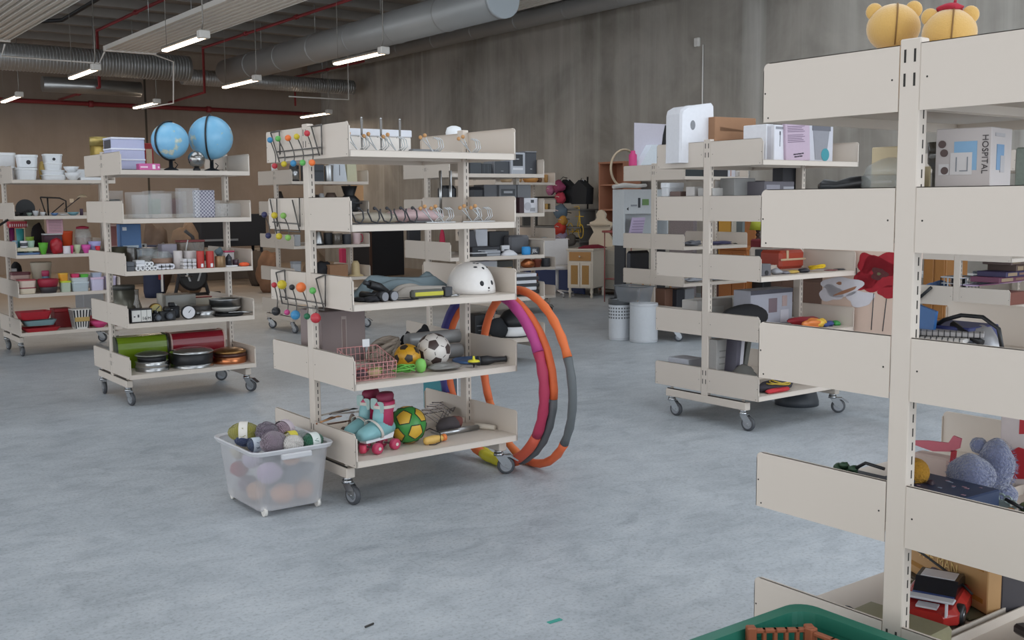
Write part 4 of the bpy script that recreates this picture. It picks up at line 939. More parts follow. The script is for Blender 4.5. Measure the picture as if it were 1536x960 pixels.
for k, (a, b) in enumerate(((295.5, 306.5), (309.5, 321))):
    t = turn('U2', 3, a, b, 376.5, -.44, CYL, 'b5362f', 'pillar_candle', ('left', 'right')[k]+' of the two red pillar candles with white tags', 'candle', parts=[('wick', [(.03, 1), (.03, 1.03)], blackp)]); MB().box(-.008, .01, -.034, -.032, .008, .036).build('white_tag', white, t)
turn('U2', 3, 323, 338, 384, -.44, CYL, mat('bronze_wax', '8b6f4f', .35, .4), 'pillar_candle', 'bronze brown pillar candle right of the red ones', 'candle')
lump('U2', 3, 322, 336, 372, -.38, .06, '5a6a70', 'tinsel_bunch', 'small blue grey wrapped bunch on top of the bronze candle', 'decoration', bot=384, nz=.3, seed=2)
turn('U2', 3, 339, 348, 380.5, -.42, [(1, 0), (1, .7), (.4, .9), (.1, 1)], mat('dark_glass', '2f3036', .1), 'glass_bottle', 'dark pointed glass bottle beside the bronze candle', 'bottle')
turn('U2', 3, 349, 358, 389, -.36, CYL, mat('plum_wax', '4a3540', .3), 'candle_glass', 'dark plum candle glass by the right end panel', 'candle')
box('U2', 3, 338, 352, 376, -.2, .06, 'd5cfd0', 'small_carton', 'white carton with a pink edge behind the dark bottle', 'box', lid='b8355c', lidh=.12)
box('U2', 3, 339, 357, 398, -.46, .05, 'd8d8da', 'soap_box', 'flat white box at the shelf edge in front of the dark bottle', 'box', r=.4)
lump('U2', 3, 358, 375, 393, -.44, .07, 'e8623a', 'orange_cloth', 'bright orange bunched cloth in the right corner of the candle shelf', 'cloth', nz=.05, seed=4)
# fourth shelf
tin('U2', 4, 166, 200, 428, -.05, mat('steel_dark', '6b6a60', .35, .7, var=.2), 'steel_pot', 'tall dull metal pot with a dark lid on the fourth shelf', 'pot', lid='33332f', lidh=.12)
t = turn('U2', 4, 191, 215, 434, -.28, [(1, 0), (1, .05), (.28, .7), (.25, .95), (.3, 1)], smoke, 'glass_carafe', 'conical glass carafe behind the black and white timer', 'carafe')
box('U2', 4, 193, 225.5, 463.5, -.44, .09, '26262a', 'desk_calendar', 'black block calendar with white number faces', 'calendar', panel=[(.04, .46, .1, .9, 'd2d1cc'), (.48, .72, .1, .9, 'd2d1cc'), (.74, .95, .1, .9, 'd2d1cc'), (.12, .2, .42, .5, '3a3a3c'), (.30, .38, .4, .6, '3a3a3c')])
cal = [o for o in bpy.data.objects if o.name.startswith('desk_calendar')][0]; text('16', .035, dgr, 'numerals', cal, (.018, -.0035, .032)); text('M', .03, dgr, 'numerals', cal, (.055, -.0035, .032))
t = turn('U2', 4, 218, 240, 441, -.33, [(.1, 0), (.1, .1)], dgr, 'alarm_clock', 'round brass alarm clock on its side, beside the cameras', 'clock', parts=[('foot', [(.5, 0), (.4, .2)], dgr)])
r_ = .048; MB().lathe([(r_*.9, -.02), (r_, -.015), (r_, .02), (r_*.9, .022)], 24, (0, 0, 0), 'y').build('brass_case', brass, t).location = (0, -.02, .085)
MB().lathe([(r_*.8, -.024), (r_*.8, -.021)], 24, (0, 0, 0), 'y').build('dial', flat('a59a62', .4), t).location = (0, -.02, .085)
MB().prism([(-.03, -.028), (-.022, -.03), (.0, .0), (.028, .024), (.022, .03), (0, .008)], -.0255, -.0245, 'y').build('hands', dgr, t).location = (0, -.02, .085)
t = turn('U2', 4, 233, 242, 440, -.05, CYL, 'b5b0a6', 'paper_tube', 'pale tube standing behind the brass clock', 'tube')
def camera_item(label, a, b, top, ly):
    c, w_, h = slot('U2', 4, a, b, top, ly); t = root('film_camera', label, 'camera', 'U2', c, .15); MB().bev(-w_/2, w_/2, 0, .06, 0, h*.75, .006).build('body', blackp, t)
    MB().bev(-w_*.18, w_*.18, .005, .05, h*.75, h, .006).build('viewfinder', blackp, t); MB().lathe([(h*.28, -.03), (h*.3, -.028), (h*.3, 0)], 18, (0, 0, h*.38), 'y').build('lens', dgr, t)
    MB().lathe([(h*.2, -.032), (h*.2, -.029)], 16, (0, 0, h*.38), 'y').build('lens_glass', mat('lens_glass', '5a5e66', .08), t); MB().lathe([(.01, h*.75), (.01, h*.75+.01)], 10, (w_*.34, .03, 0)).build('winder', steel, t)
camera_item('black film camera at the shelf front, left of the white dial', 237, 262, 462, -.42); camera_item('second black film camera behind the first one', 246, 268, 454, -.28); camera_item('small black camera beside the block calendar', 227, 237, 466, -.43)
c_, w_, h_ = slot('U2', 4, 270, 290, 458, -.43); t = root('dial_thermometer', 'round thermometer with a white dial and black rim', 'thermometer', 'U2', c_+Vector((0, 0, h_/2)), -.1)
MB().lathe([(h_/2*.9, .03), (h_/2, .02), (h_/2, -.006), (h_/2*.9, -.008)], 28, (0, 0, 0), 'y').build('case', blackp, t); MB().lathe([(h_/2*.86, -.0095), (h_/2*.86, -.007)], 28, (0, 0, 0), 'y').build('dial', flat('d5d5d8', .3), t); MB().prism([(-.003, -.004), (.003, -.002), (.022, .026), (-.002, .003)], -.011, -.0095, 'y').build('needle', dgr, t)
box('U2', 4, 246, 292, 442, .04, .2, mat('cloudy_glass', '9a9a94', .15, alpha=.75, spec=.9), 'glass_dish', 'long cloudy glass oven dish behind the cameras', 'dish', r=.1)
box('U2', 4, 284, 316, 445, .18, .12, 'c4bfb0', 'paper_stack', 'stack of cream booklets behind the dishes', 'booklets', lid='8f3034', lidh=.08)
turn('U2', 4, 284, 314, 458, -.18, CYL, mat('dark_tin', '3d3b39', .4, .4), 'round_tin', 'dark round tin behind the silver one on the fourth shelf', 'tin')
turn('U2', 4, 289, 319, 466, -.34, CYL, steel, 'cake_ring', 'low silver ring tin beside the white dial', 'tin')
turn('U2', 4, 314, 361, 468, -.20, [(.8, 0), (1, .6), (1, 1), (.95, 1)], blackp, 'frying_pan', 'black pan at the bottom of the pan stack', 'pan')
turn('U2', 4, 314, 361, 459.5, -.20, [(.7, 0), (1, .7), (1, 1), (.9, .9)], 'c9c6c0', 'plate', 'cream plate in the middle of the pan stack', 'plate', bot=467)
turn('U2', 4, 313, 361, 447.5, -.20, [(.85, 0), (1, .15), (1, .9), (1.03, 1), (.97, .95), (.85, .2)], steel, 'cake_tin', 'silver cake tin on top of the pan stack', 'tin', bot=459.5)
t = root('tray_with_handle', 'flat black serving tray with a steel handle in front of the pan stack', 'tray', 'U2', pos('U2', 4, 340, -.36)[0]); MB().lathe([(.11, .004), (.125, .016), (.12, .018), (.1, .008)], 28).build('tray', blackp, t); MB().tube([(-.02, -.05, .03), (.08, -.08, .03), (.16, -.1, .025)], .006, 6).build('handle', steel, t)
# bottom shelf
def breadbin(label, a, b, top, ly, col, pip):
    c, w_, h = slot('U2', 5, a, b, top, ly); t = root('bread_bin', label, 'bread bin', 'U2', c)
    poly = [(0, 0), (.2, 0), (.2, h*.7)]+[(.13+.07*cos(q), h*.72+h*.28*sin(q)) for q in [i*pi/2/6 for i in range(7)]]+[(.05*(1-sin(q)), h*.62+h*.36*cos(q)) for q in [i*pi/2/6 for i in range(7)]]
    MB().prism(poly, -w_/2+.008, w_/2-.008, 'x').build('roll_front', mat('enamel_'+col, col, .22), t)
    k = [(y_*1.03-.003, z_*1.02) for y_, z_ in poly]
    for s in (-1, 1): x = s*w_/2; MB().prism(k, min(x, x-s*.012), max(x, x-s*.012), 'x').build('end_cap', F(pip, .4), t)
    MB().bev(-.05, .05, -.012, .0, h*.15, h*.19, .003).build('handle', steel, t); return t
breadbin('glossy green enamel bread bin on the lowest shelf', 161, 248, 505, -.12, '6f8a1c', '2c3320'); breadbin('glossy red enamel bread bin with cream edges', 252, 334, 498, -.10, '8e1b2a', 'c9a79c')
def tins(labels, a, b, ly, rows):
    for lb, (t0, b0, m, kw, nm) in zip(labels, rows):
        sc_ = kw.get('s', 1); mid, hw = (a+b)/2, (b-a)/2*sc_
        turn('U2', 5, mid-hw, mid+hw, t0, ly, kw.get('p', [(.98, 0), (1, .03), (1, .97), (.97, 1)]), m, nm, lb, kw.get('c', 'tin'), bot=b0)
LIDP = [(.75, 0), (1, .1), (1.02, .3), (.9, .6), (.5, .95), (.1, 1)]
tins(('silver spring cake tin left, lower one', 'silver spring cake tin left, upper one', 'black baking tin on the left silver tins', 'grey metal plate lid on the left tin stack'), 196.5, 246, -.30, ((549.5, 559, steel, {}, 'cake_tin'), (541, 549.5, mat('steel_bright', 'c2c4c4', .22, 1), {}, 'cake_tin'), (534, 541, blackp, {'s': .85}, 'cake_tin'), (527, 534, mat('pewter', '7f817b', .3, .9), {'p': LIDP, 's': .98}, 'tin_lid')))
tins(('silver base tin under the black cake tin', 'black deep cake tin in the middle', 'silver domed lid on the black cake tin'), 251, 313, -.30, ((544.5, 553, steel, {}, 'cake_tin'), (529.5, 544.5, blackp, {'s': .98}, 'cake_tin'), (521.5, 529.5, mat('steel_bright', 'c2c4c4'), {'p': LIDP, 's': 1.02}, 'tin_lid')))
tins(('copper coloured cake tin at the right', 'dark brown layer inside the copper tin stack', 'bronze plate lid on the copper tin'), 314, 366, -.28, ((534, 546, copper, {}, 'cake_tin'), (529, 534, flat('4a2a22', .3), {'s': .9}, 'cake_tin'), (521.5, 529, mat('bronze', 'a07a4c', .3, .9), {'p': LIDP}, 'tin_lid')))
# ================================================================ U3: white tubs and kitchenware at the left edge
TW = 'e2e5e8'
for a, b, t0, b0, ly, d, lb, lg in ((4, 34, 229, 250, -.30, .16, 'tall white lidded tub at the far left of the top row', None), (36.5, 67, 232, 251, -.32, .16, 'white lidded tub with a round black logo, second from the left', '26262a'),
        (76, 103.5, 231, 244, -.28, .15, 'small white lidded tub with a round black logo, top of its stack', '26262a'), (76, 103, 244, 255, -.28, .15, 'small white tub below the one with the round logo', None),
        (16, 33, 250, 270, -.36, .14, 'narrow white tub at the bottom left under the tall tub', None), (32.5, 65, 251.5, 269.5, -.38, .18, 'wide white lidded tub at the bottom, left of the trays', None),
        (72, 107, 255, 262, -.30, .16, 'flat white box below the small tub stack', None), (72, 109, 262, 270.5, -.32, .18, 'flattest white box at the shelf, under the small tubs', None)):
    tub('U3', 1, a, b, t0, ly, d, TW, 'plastic_tub', lb, lid='e9ecee', bot=b0, logo=lg, lidh=.2)
for a, b, t0, b0, lb in ((103, 126, 250, 260, 'white bowl on a larger bowl, top shelf of the left trolley'), (104, 129, 259, 271, 'larger white bowl beside the flat boxes')): turn('U3', 1, a, b, t0, -.34, BOWL, TW, 'plastic_bowl', lb, 'bowl', bot=b0)
box('U3', 1, 128, 168, 266, -.38, .2, TW, 'white_tray', 'flat white tray at the right end of the top shelf', 'tray'); box('U3', 1, 117, 150, 254, -.1, .12, TW, 'plastic_container', 'white container behind the bowls, near the blue sleeves', 'box')
lump('U3', 1, 66, 76, 241, -.2, .05, 'b59a5a', 'yellow_cloth', 'tan cloth roll between the white tubs', 'cloth', nz=.05); box('U3', 1, -4, 3, 236, -.25, .1, '22222a', 'dark_box', 'dark box at the very left of the top shelf', 'box')
# second shelf
t = root('wok', 'black wok standing on edge at the left of the second shelf', 'wok', 'U3', pos('U3', 2, 43, -.1)[0]+Vector((0, 0, .075)), 0)
MB().lathe([(.095, 0), (.088, .025), (.06, .05), (.01, .06)], 24, (0, 0, 0), 'y').build('bowl', blackp, t); MB().tube([(-.02, 0, -.05), (-.09, -.03, -.06)], .009, 8).build('handle', blackp, t)
lump('U3', 2, 22, 34, 317, -.15, .08, '3d3a3a', 'dark_pan', 'dark rounded pan beside the standing wok', 'pan', nz=.03)
t = root('dish_rack', 'black wire dish rack with two handles on the second shelf', 'rack', 'U3', pos('U3', 2, 86, -.15)[0]); mb = MB()
mb.tube([(-.13, 0, .19), (.06, 0, .18), (.12, 0, .15), (.12, 0, .03)], .008, 6); mb.tube([(-.13, 0, .19), (-.08, 0, .0)], .006, 6); mb.tube([(-.06, 0, .185), (-.06, 0, 0)], .008, 6); mb.tube([(-.03, 0, .02), (.1, 0, .13)], .006, 6); mb.build('frame', blackp, t)
for k in range(6): MB().tube([(-.30+.03*k, 0, 0), (-.29+.03*k, .01, .05+.01*(k % 3)), (-.27+.03*k, .02, .045)], .003, 5).build('prong', dgr, t)
for a, b, t0, col, lb, nm in ((44, 53, 319, '7f9088', 'small grey green jar on the second shelf', 'small_jar'), (53, 63, 316, 'b9bcc0', 'silver cup of utensils on the second shelf', 'cup'), (64, 73, 318, 'c7c9cc', 'clear cup beside the black rack', 'cup'), (80, 92, 319.5, '5c7fae', 'blue bowl under the black rack', 'bowl'),
        (93, 106, 321, 'd5d6d8', 'white tray edge beside the blue bowl', 'tray'), (105, 123, 318, '6f9aa6', 'turquoise dish of packets on the second shelf', 'dish')):
    turn('U3', 2, a, b, t0, -.36, BOWL, col, nm, lb, 'dish' if nm in ('dish', 'tray') else nm.replace('small_', ''))
t = root('desk_lamp', 'pale desk lamp head on a thin arm above the second shelf', 'lamp', 'U3', pos('U3', 2, 104, .1)[0]); MB().tube([(0, 0, 0), (-.02, 0, .06), (.16, 0, .20)], .005, 6).build('arm', dgr, t)
MB().lathe([(.02, .0), (.055, -.03), (.05, -.032), (.01, -.004)], 16, (.17, 0, .22)).build('shade', flat('c9b899', .4), t); MB().lathe([(.04, 0), (.04, .01)], 14).build('base', dgr, t)
turn('U3', 2, 124, 129, 313, -.3, CYL, '3f2a40', 'nail_bottle', 'tiny dark bottle at the right end of the second shelf', 'bottle')
# third shelf
for a, b, t0, col, lb in ((11, 25, 342, '8a2f6b', 'magenta tumbler at the left of the third shelf'), (27, 39, 343, '2f8080', 'teal tumbler beside the magenta one')): turn('U3', 3, a, b, t0, -.2, [(.8, 0), (1, 1), (.95, 1)], col, 'tumbler', lb, 'tumbler')
t = tub('U3', 3, 12, 46, 332, -.22, .15, 'a8202c', 'slatted_basket', 'red slotted plastic basket lying on the two tumblers', 'basket', lid=None, bot=342, taper=.12)
mb = MB()
for k in range(9): mb.box(-.08+.02*k, -.074+.02*k, -.003, .02, .012, .04)
mb.build('slots', flat('e0cfd0'), t)
turn('U3', 3, 41, 53, 355, -.3, POT, '7f9a3a', 'green_pot', 'small olive green pot behind the patterned mug', 'pot'); turn('U3', 3, 40, 54, 361, -.36, BOWL, 'a9c6b4', 'bowl', 'pale green bowl under the olive pot', 'bowl')
t = turn('U3', 3, 32, 43.5, 361.5, -.43, CYL, 'd9d9dc', 'mug', 'white mug with dark print at the shelf front', 'mug', bot=371.5, parts=[('print', [(1.015, .25), (1.015, .75)], '55585e')])
box('U3', 3, 25, 61, 379, -.46, .12, '6f8fc0', 'tray', 'flat light blue tray at the front left of the third shelf', 'tray'); box('U3', 3, 27, 60, 371.5, -.44, .1, 'd9d3b8', 'tray', 'cream and mint tray stacked on the blue one', 'tray', bot=377, r=.5)
box('U3', 3, 23, 29, 361, -.45, .08, '7fa3bb', 'plastic_jug', 'pale blue plastic box at the left end of the third shelf', 'box')
turn('U3', 3, 59, 74, 364, -.44, BOWL, '57a32c', 'green_bowl', 'bright green bowl at the front of the third shelf', 'bowl')
lump('U3', 3, 76, 97, 356, -.42, .1, 'a8222e', 'plastic_bag', 'red and white plastic bag between the green bowl and the white cup', 'bag', nz=.15, seed=8, r=.35)
turn('U3', 3, 96, 107, 369, -.45, CYL, 'e0d8dc', 'plastic_cup', 'white cup in front of the orange pot', 'cup')
for a, b, t0, b0, col, lb in ((106, 112, 368, None, 'd6327a', 'hot pink cup left of the striped beaker'), (112, 123, 367, None, 'b8c2a0', 'striped pink and green beaker'), (123, 138, 367, None, 'd052a0', 'wide pink bowl at the right of the third shelf'), (134, 153, 362, None, 'a9a8d8', 'lilac plastic lid leaning at the right end of the third shelf'), (144, 152, 369, None, 'd22c3c', 'small red lid at the right end of the third shelf')):
    turn('U3', 3, a, b, t0, -.44 if a != 134 else -.36, BOWL, col, 'plastic_bowl', lb, 'bowl', bot=b0)
t = turn('U3', 3, 94, 111.5, 346.5, -.2, POT, 'c9481c', 'orange_pot', 'tall orange flower pot on the third shelf', 'pot')
sg = box('U3', 3, 74, 98, 329, -.24, .01, 'd8a9b4', 'price_sign', 'pink notice sheet in a clear stand on the left trolley', 'sign', panel=[(.1, .9, .1+.11*k, .13+.11*k, '7a5a68') for k in range(8)], bot=350); box('U3', 3, 68, 97, 350, -.24, .1, 'c9c9cc', 'acrylic_stand', 'white tray holding the pink notice sheet', 'stand', bot=352.5)
box('U3', 3, 69, 96, 353, -.22, .12, '4a2436', 'dark_carton', 'dark purple box under the notice stand', 'box')
turn('U3', 3, 114, 139, 341, -.24, [(.9, 0), (1, .1), (1, .7), (.8, .95)], glass, 'cookie_jar', 'glass jar with a red lid at the right of the third shelf', 'jar', parts=[('contents', [(.9, .03), (.92, .6)], '9a7a68'), ('red_lid', [(.75, .93), (.75, 1.02), (.2, 1.06)], '9a1f3a')])
lump('U3', 3, 47, 73, 334, .1, .1, '2b2426', 'black_cloth', 'dark cloth bundle behind the notice sheet', 'cloth', nz=.2, seed=4); box('U3', 3, 40, 70, 327, .2, .1, 'b8a888', 'striped_basket', 'cream striped box at the back of the third shelf', 'box')
# fourth shelf
tub('U3', 4, 17, 46, 408, -.15, .16, 'c9a9a0', 'food_tub', 'pinkish tub with a brown lid at the back left of the fourth shelf', lid='6b3338')
tub('U3', 4, 26.5, 54, 431.5, -.44, .14, 'd9cdb8', 'food_tub', 'cream food tub, bottom of the left stack', lid='8f3a44', bot=441); tub('U3', 4, 26.5, 54, 419.5, -.44, .14, 'd9c6b8', 'food_tub', 'cream food tub with a dark red lid, top of the left stack', lid='a84a50', bot=431.5)
turn('U3', 4, 46, 77, 393, -.1, [(.75, 0), (1, .9), (1.04, .95), (1, 1)], 'bdb3a0', 'large_bucket', 'big beige bucket at the back of the fourth shelf', 'bucket')
turn('U3', 4, 62, 73, 410, -.25, CYL, '5a7a90', 'cup', 'small blue cup with a pink lid before the beige bucket', 'cup', parts=[('lid', [(1.05, .85), (1.05, 1.1), (.9, 1.15)], 'b8456a')])
turn('U3', 4, 57, 85, 430, -.4, [(.8, 0), (1, .9), (.95, 1)], '3a3538', 'round_bowl', 'dark round bowl at the bottom of the red lidded stack', 'bowl'); turn('U3', 4, 55, 86, 418, -.4, [(.85, 0), (1, .5), (1.02, .9), (.9, 1)], '9a2038', 'round_bowl', 'dark red round bowl with a white rim', 'bowl', bot=430)
tub('U3', 4, 90, 106, 421.5, -.43, .1, 'b5c2ae', 'food_tub', 'clear green tub with a lime lid', lid='c8d83a'); tub('U3', 4, 89, 102, 410, -.42, .1, 'dd9a28', 'food_tub', 'small orange yellow tub on the lime lid', lid='e0b040', bot=421.5)
tub('U3', 4, 107.5, 133.5, 423, -.44, .14, 'b0bcc2', 'food_tub', 'pale blue food tub, bottom of the middle stack', lid='c4cfd4'); tub('U3', 4, 107, 133, 416.5, -.44, .14, 'c4cdd0', 'food_tub', 'pale blue food tub, second of the middle stack', lid='ced6da', bot=423)
tub('U3', 4, 107, 119.5, 411, -.42, .1, 'd03a68', 'food_tub', 'small tub with a hot pink lid on the pale blue tubs', lid='e04878', bot=416.5); tub('U3', 4, 120, 133, 411.5, -.42, .1, '58b040', 'food_tub', 'small tub with a green lid on the pale blue tubs', lid='62c048', bot=416.5)
tub('U3', 4, 136, 156, 416, -.44, .13, 'c9c3da', 'food_tub', 'lilac food tub behind the candle trolley post', lid='d8bcd4'); tub('U3', 4, 138, 153, 409, -.42, .1, 'a9b2c6', 'food_tub', 'small blue grey tub on the lilac tub', lid='b5bccb', bot=416)
tub('U3', 4, 158, 182, 414, -.40, .15, 'b9b2cc', 'food_tub', 'lilac tub at the right end of the fourth shelf', lid='c4bcd4', rnd=.2)
lump('U3', 4, 14, 34, 391, .1, .12, '1f1d20', 'black_hat', 'black felt hat at the back left of the fourth shelf', 'hat', nz=.05); box('U3', 4, 14, 25, 403, -.3, .1, 'd2d0d0', 'white_box', 'small white box by the near end panel of the fourth shelf', 'box')
# fifth shelf
def tray(u, l, a, b, t0, ly, d, col, lb, bot=None, rz=0, nm='serving_tray', cat='tray'):
    c, w_, h = slot2(u, l, a, b, t0, ly, bot); t = root(nm, lb, cat, u, c, rz); k = .82
    def rg(s, z, o=0): return [(x, y+d/2, z) for x, y in rpoly(-w_/2*s+o, w_/2*s-o, -d/2*s+o, d/2*s-o, .03, 3)]
    MB().loft([rg(k, 0), rg(1, h), rg(1, h, .006), rg(k, .006, .006)], smooth=False).build('tray_body', F(col, .4), t); return t
tray('U3', 5, 31, 88, 492, -.46, .2, 'a8242e', 'red serving tray with a cut-out handle at the shelf front', rz=.05); tray('U3', 5, 31, 82, 481, -.44, .2, '7c9a9e', 'grey blue tray between two red trays', bot=489); t = tray('U3', 5, 26, 76, 468, -.42, .22, 'b02430', 'red baking tray on top of the tray pile', bot=480, rz=.08)
box('U3', 5, 78, 103, 463, -.2, .18, '8a1c22', 'red_box', 'dark red lidded box behind the popcorn bucket', 'box', lid='9a2028')
pb = root('popcorn_bucket', 'black and white striped popcorn bucket on the lowest shelf', 'bucket', 'U3', pos('U3', 5, 116, -.40)[0]); hh = slot('U3', 5, 102, 131, 463, -.40); h_ = hh[2]; w_ = hh[1]
MB().loft([[(x*w_*.36, y*w_*.36, 0) for x, y in rpoly(-1, 1, -1, 1, .3, 3)], [(x*w_*.5, y*w_*.5, h_) for x, y in rpoly(-1, 1, -1, 1, .3, 3)]]).build('bucket_body', flat('dcd8d2', .5), pb)
mb = MB()
for k in range(6):
    x0, x1 = -1+k*.36, -1+k*.36+.17
    mb.add([(x0*w_*.33, -w_*.362, .004), (x1*w_*.33, -w_*.362, .004), (x1*w_*.46, -w_*.503, h_*.96), (x0*w_*.46, -w_*.503, h_*.96)], [(0, 1, 2, 3)]); mb.add([(-w_*.362, x0*w_*.33, .004), (-w_*.362, x1*w_*.33, .004), (-w_*.503, x1*w_*.46, h_*.96), (-w_*.503, x0*w_*.46, h_*.96)], [(0, 1, 2, 3)])
mb.build('black_stripes', blackp, pb); MB().bev(-w_*.38, w_*.38, -w_*.475, -w_*.44, h_*.38, h_*.6, .004).build('label_band', flat('b89a5a'), pb)
turn('U3', 5, 131, 159, 482, -.42, BOWL, 'd0447c', 'pink_bowl', 'bright pink oval bowl at the right of the lowest shelf', 'bowl'); box('U3', 5, 131, 150, 474, -.3, .12, '9a1f30', 'red_box', 'dark red box behind the pink bowl', 'box'); tray('U3', 5, 160, 178, 487, -.42, .14, '8a2a40', 'small dark red tray at the right end of the lowest shelf')
# black coat or bag hanging at the left edge
cb = thing('hanging_bag', 'long black bag hanging on the near end of the left edge trolley', 'bag', (2.10, 11.62, .30)); mb = MB().ball((0, 0, .42), 1, 20, 0, .10, .13, .44, .08, 4); mb.build('bag_body', blackp, cb); MB().tube([(.0, -.04, .8), (.12, 0, 1.0), (.25, .04, 1.08)], .012, 6).build('strap', blackp, cb); MB().box(-.105, -.095, -.08, .02, .55, .68).build('white_patch', flat('a5a2a4'), cb)

# ================================================================ U6: kettles and coffee makers
def appliance(u, l, a, b, t0, ly, d, col, name, label, cat, top=None, **k): return box(u, l, a, b, t0, ly, d, col, name, label, cat, bv=.012, lid=top, **k)
turn('U6', 1, 439, 452, 248, -.3, CYL, blackp, 'kettle', 'black and steel kettle left of the dark coffee maker', 'kettle', parts=[('steel_band', [(1.02, .1), (1.02, .75)], steel)])
box('U6', 1, 466, 490, 247, -.35, .2, '3d4249', 'coffee_maker', 'dark slate coffee maker on the far kettle trolley', 'coffee maker', panel=[(.4, .95, .55, .68, '2a2e33')])
turn('U6', 1, 491, 503, 248, -.35, CYL, steel, 'steel_jug', 'tall brushed steel jug beside the white toaster cover', 'jug')
c_, w_, h_ = slot('U6', 1, 502, 524, 246, -.35); t = root('juicer', 'white tapered juicer with a dark slot', 'juicer', 'U6', c_); MB().prism([(-w_/2, 0), (w_/2, 0), (w_*.36, h_), (-w_*.36, h_)], 0, .14, 'y').build('body', flat('cdd3da', .4), t); MB().box(-.004, .004, -.001, .01, h_*.35, h_*.95).build('slot', dgr, t)
c_, w_, h_ = slot('U6', 1, 524, 539, 246, -.33); t = root('paper_bag', 'pale yellow tapered tin beside the white juicer', 'tin', 'U6', c_); MB().prism([(-w_/2, 0), (w_/2, 0), (w_*.42, h_), (-w_*.5, h_)], 0, .12, 'y').build('body', flat('c9c6a8', .5), t)
turn('U6', 1, 412, 420, 246, -.2, CYL, white, 'white_jug', 'small white jug peeping beside the near post of the kettle trolley', 'jug')
turn('U6', 2, 513, 540, 279, -.34, [(.75, 0), (1, .1), (1, .45), (.6, .62), (.5, .64), (.8, 1), (.75, 1)], blackp, 'coffee_pot', 'round black coffee pot with a funnel on the kettle trolley', 'coffee maker', parts=[('handle_ring', [(1.05, .3), (1.25, .32), (1.25, .36), (1.05, .38)], dgr)])
box('U6', 2, 529, 548, 278, .05, .1, 'c9996a', 'wooden_board', 'light wooden chopping board behind the black coffee pot', 'board')
for a, b, t0, col, lb, nm in ((414, 428, 287, '3a3433', 'dark mixer behind the navy ball rack', 'mixer'), (468, 483, 292, '3a3231', 'dark bowl under the steel jug', 'bowl'), (480, 490, 290, 'b9b9bb', 'white cup on the second kettle shelf', 'cup'), (490, 508, 289, '5a4a42', 'brown rounded pan on the second kettle shelf', 'pan')): turn('U6', 2, a, b, t0, -.3, [(.8, 0), (1, .3), (1, .7), (.6, 1)], col, nm, lb, nm)
turn('U6', 3, 470, 486, 347, -.35, [(1, 0), (1, .12), (.95, .15), (.6, .95), (.3, 1)], steel, 'kettle', 'rounded steel kettle on the third shelf of the kettle trolley', 'kettle', parts=[('base', [(1.05, 0), (1.05, .12)], blackp)])
turn('U6', 3, 487, 499, 349, -.33, CYL, blackp, 'toaster', 'black toaster beside the rounded steel kettle', 'toaster'); turn('U6', 3, 500, 514, 350, -.35, CYL, smoke, 'glass_teapot', 'dark glass teapot on the third kettle shelf', 'teapot'); turn('U6', 3, 515, 527, 351, -.35, CYL, dgr, 'french_press', 'dark french press beside the glass teapot', 'coffee maker')
t = turn('U6', 3, 530, 541, 349, -.35, CYL, flat('cdb5b4', .3), 'glass_mug', 'clear mug with a red handle at the right of the third kettle shelf', 'mug'); p = pos('U6', 3, 545, -.35)[0]; 
o = MB().tube([(0, 0, .02), (.035, 0, .03), (.045, 0, .07), (.035, 0, .11), (0, 0, .12)], .007, 6).build('red_handle', flat('b83a54', .4), t); o.location = ((Vector(p)-Vector(t.location)).length*.5, 0, .0); t['label'] = t['label']
box('U6', 3, 443, 452, 352, -.4, .1, 'a9abae', 'plug_adapter', 'pale appliance behind the post, with round holes', 'appliance')
lump('U6', 4, 470, 497, 390, -.25, .2, '2a2a2e', 'black_bag', 'bunched black plastic bag on the fourth kettle shelf', 'bag', nz=.18, seed=5); tub('U6', 4, 440, 453, 392, -.3, .1, 'b0b2b6', 'plastic_box', 'grey plastic box on the fourth kettle shelf', lid='8f9296')
box('U6', 4, 495, 522, 397, -.4, .2, kraft, 'cardboard_box', 'open cardboard box holding a straw hat on the kettle trolley', 'box'); t = turn('U6', 4, 523, 553, 391, -.3, [(1, 0), (1, .05), (.55, .15), (.5, .8), (.3, 1)], 'c9b58a', 'straw_hat', 'straw hat lying against the cardboard box', 'hat')

# ================================================================ U7: stereos
box('U7', 1, 707, 724, 244, -.33, .2, '3a3f45', 'loudspeaker', 'dark loudspeaker at the left of the stereo shelf', 'speaker'); box('U7', 1, 724, 739, 245, -.33, .2, '2b3036', 'stereo', 'dark ribbed stereo unit with a silver handle', 'stereo', panel=[(.2, .3, .1, .9, '3b4147'), (.6, .65, .1, .9, '4b5157')]); box('U7', 1, 743, 766, 242, -.33, .2, '3c4046', 'loudspeaker', 'dark grey square loudspeaker left of the silver stereo', 'speaker', side=('8d9096', [(0, 1, 0, 1)]), panel=[(.42, .58, .22, .27, '8d9096')])
st = box('U7', 1, 768, 789, 229, -.36, .2, 'a9adb5', 'hifi_unit', 'silver compact hi-fi with a black window', 'stereo', panel=[(.12, .82, .38, .92, '20242a'), (.12, .82, .2, .3, 'd0d3d8'), (.35, .55, .68, .72, 'b5b8bd')]); box('U7', 1, 789, 809, 227, -.36, .22, '393c43', 'loudspeaker', 'tall dark loudspeaker right of the silver hi-fi', 'speaker', lid='77797d', lidh=.06, panel=[(.42, .6, .22, .27, '8a8c90')])
box('U7', 2, 668, 688, 278, -.34, .16, '1f2126', 'portable_cd_player', 'black rounded portable player behind the metal tubes', 'stereo', bv=.03)
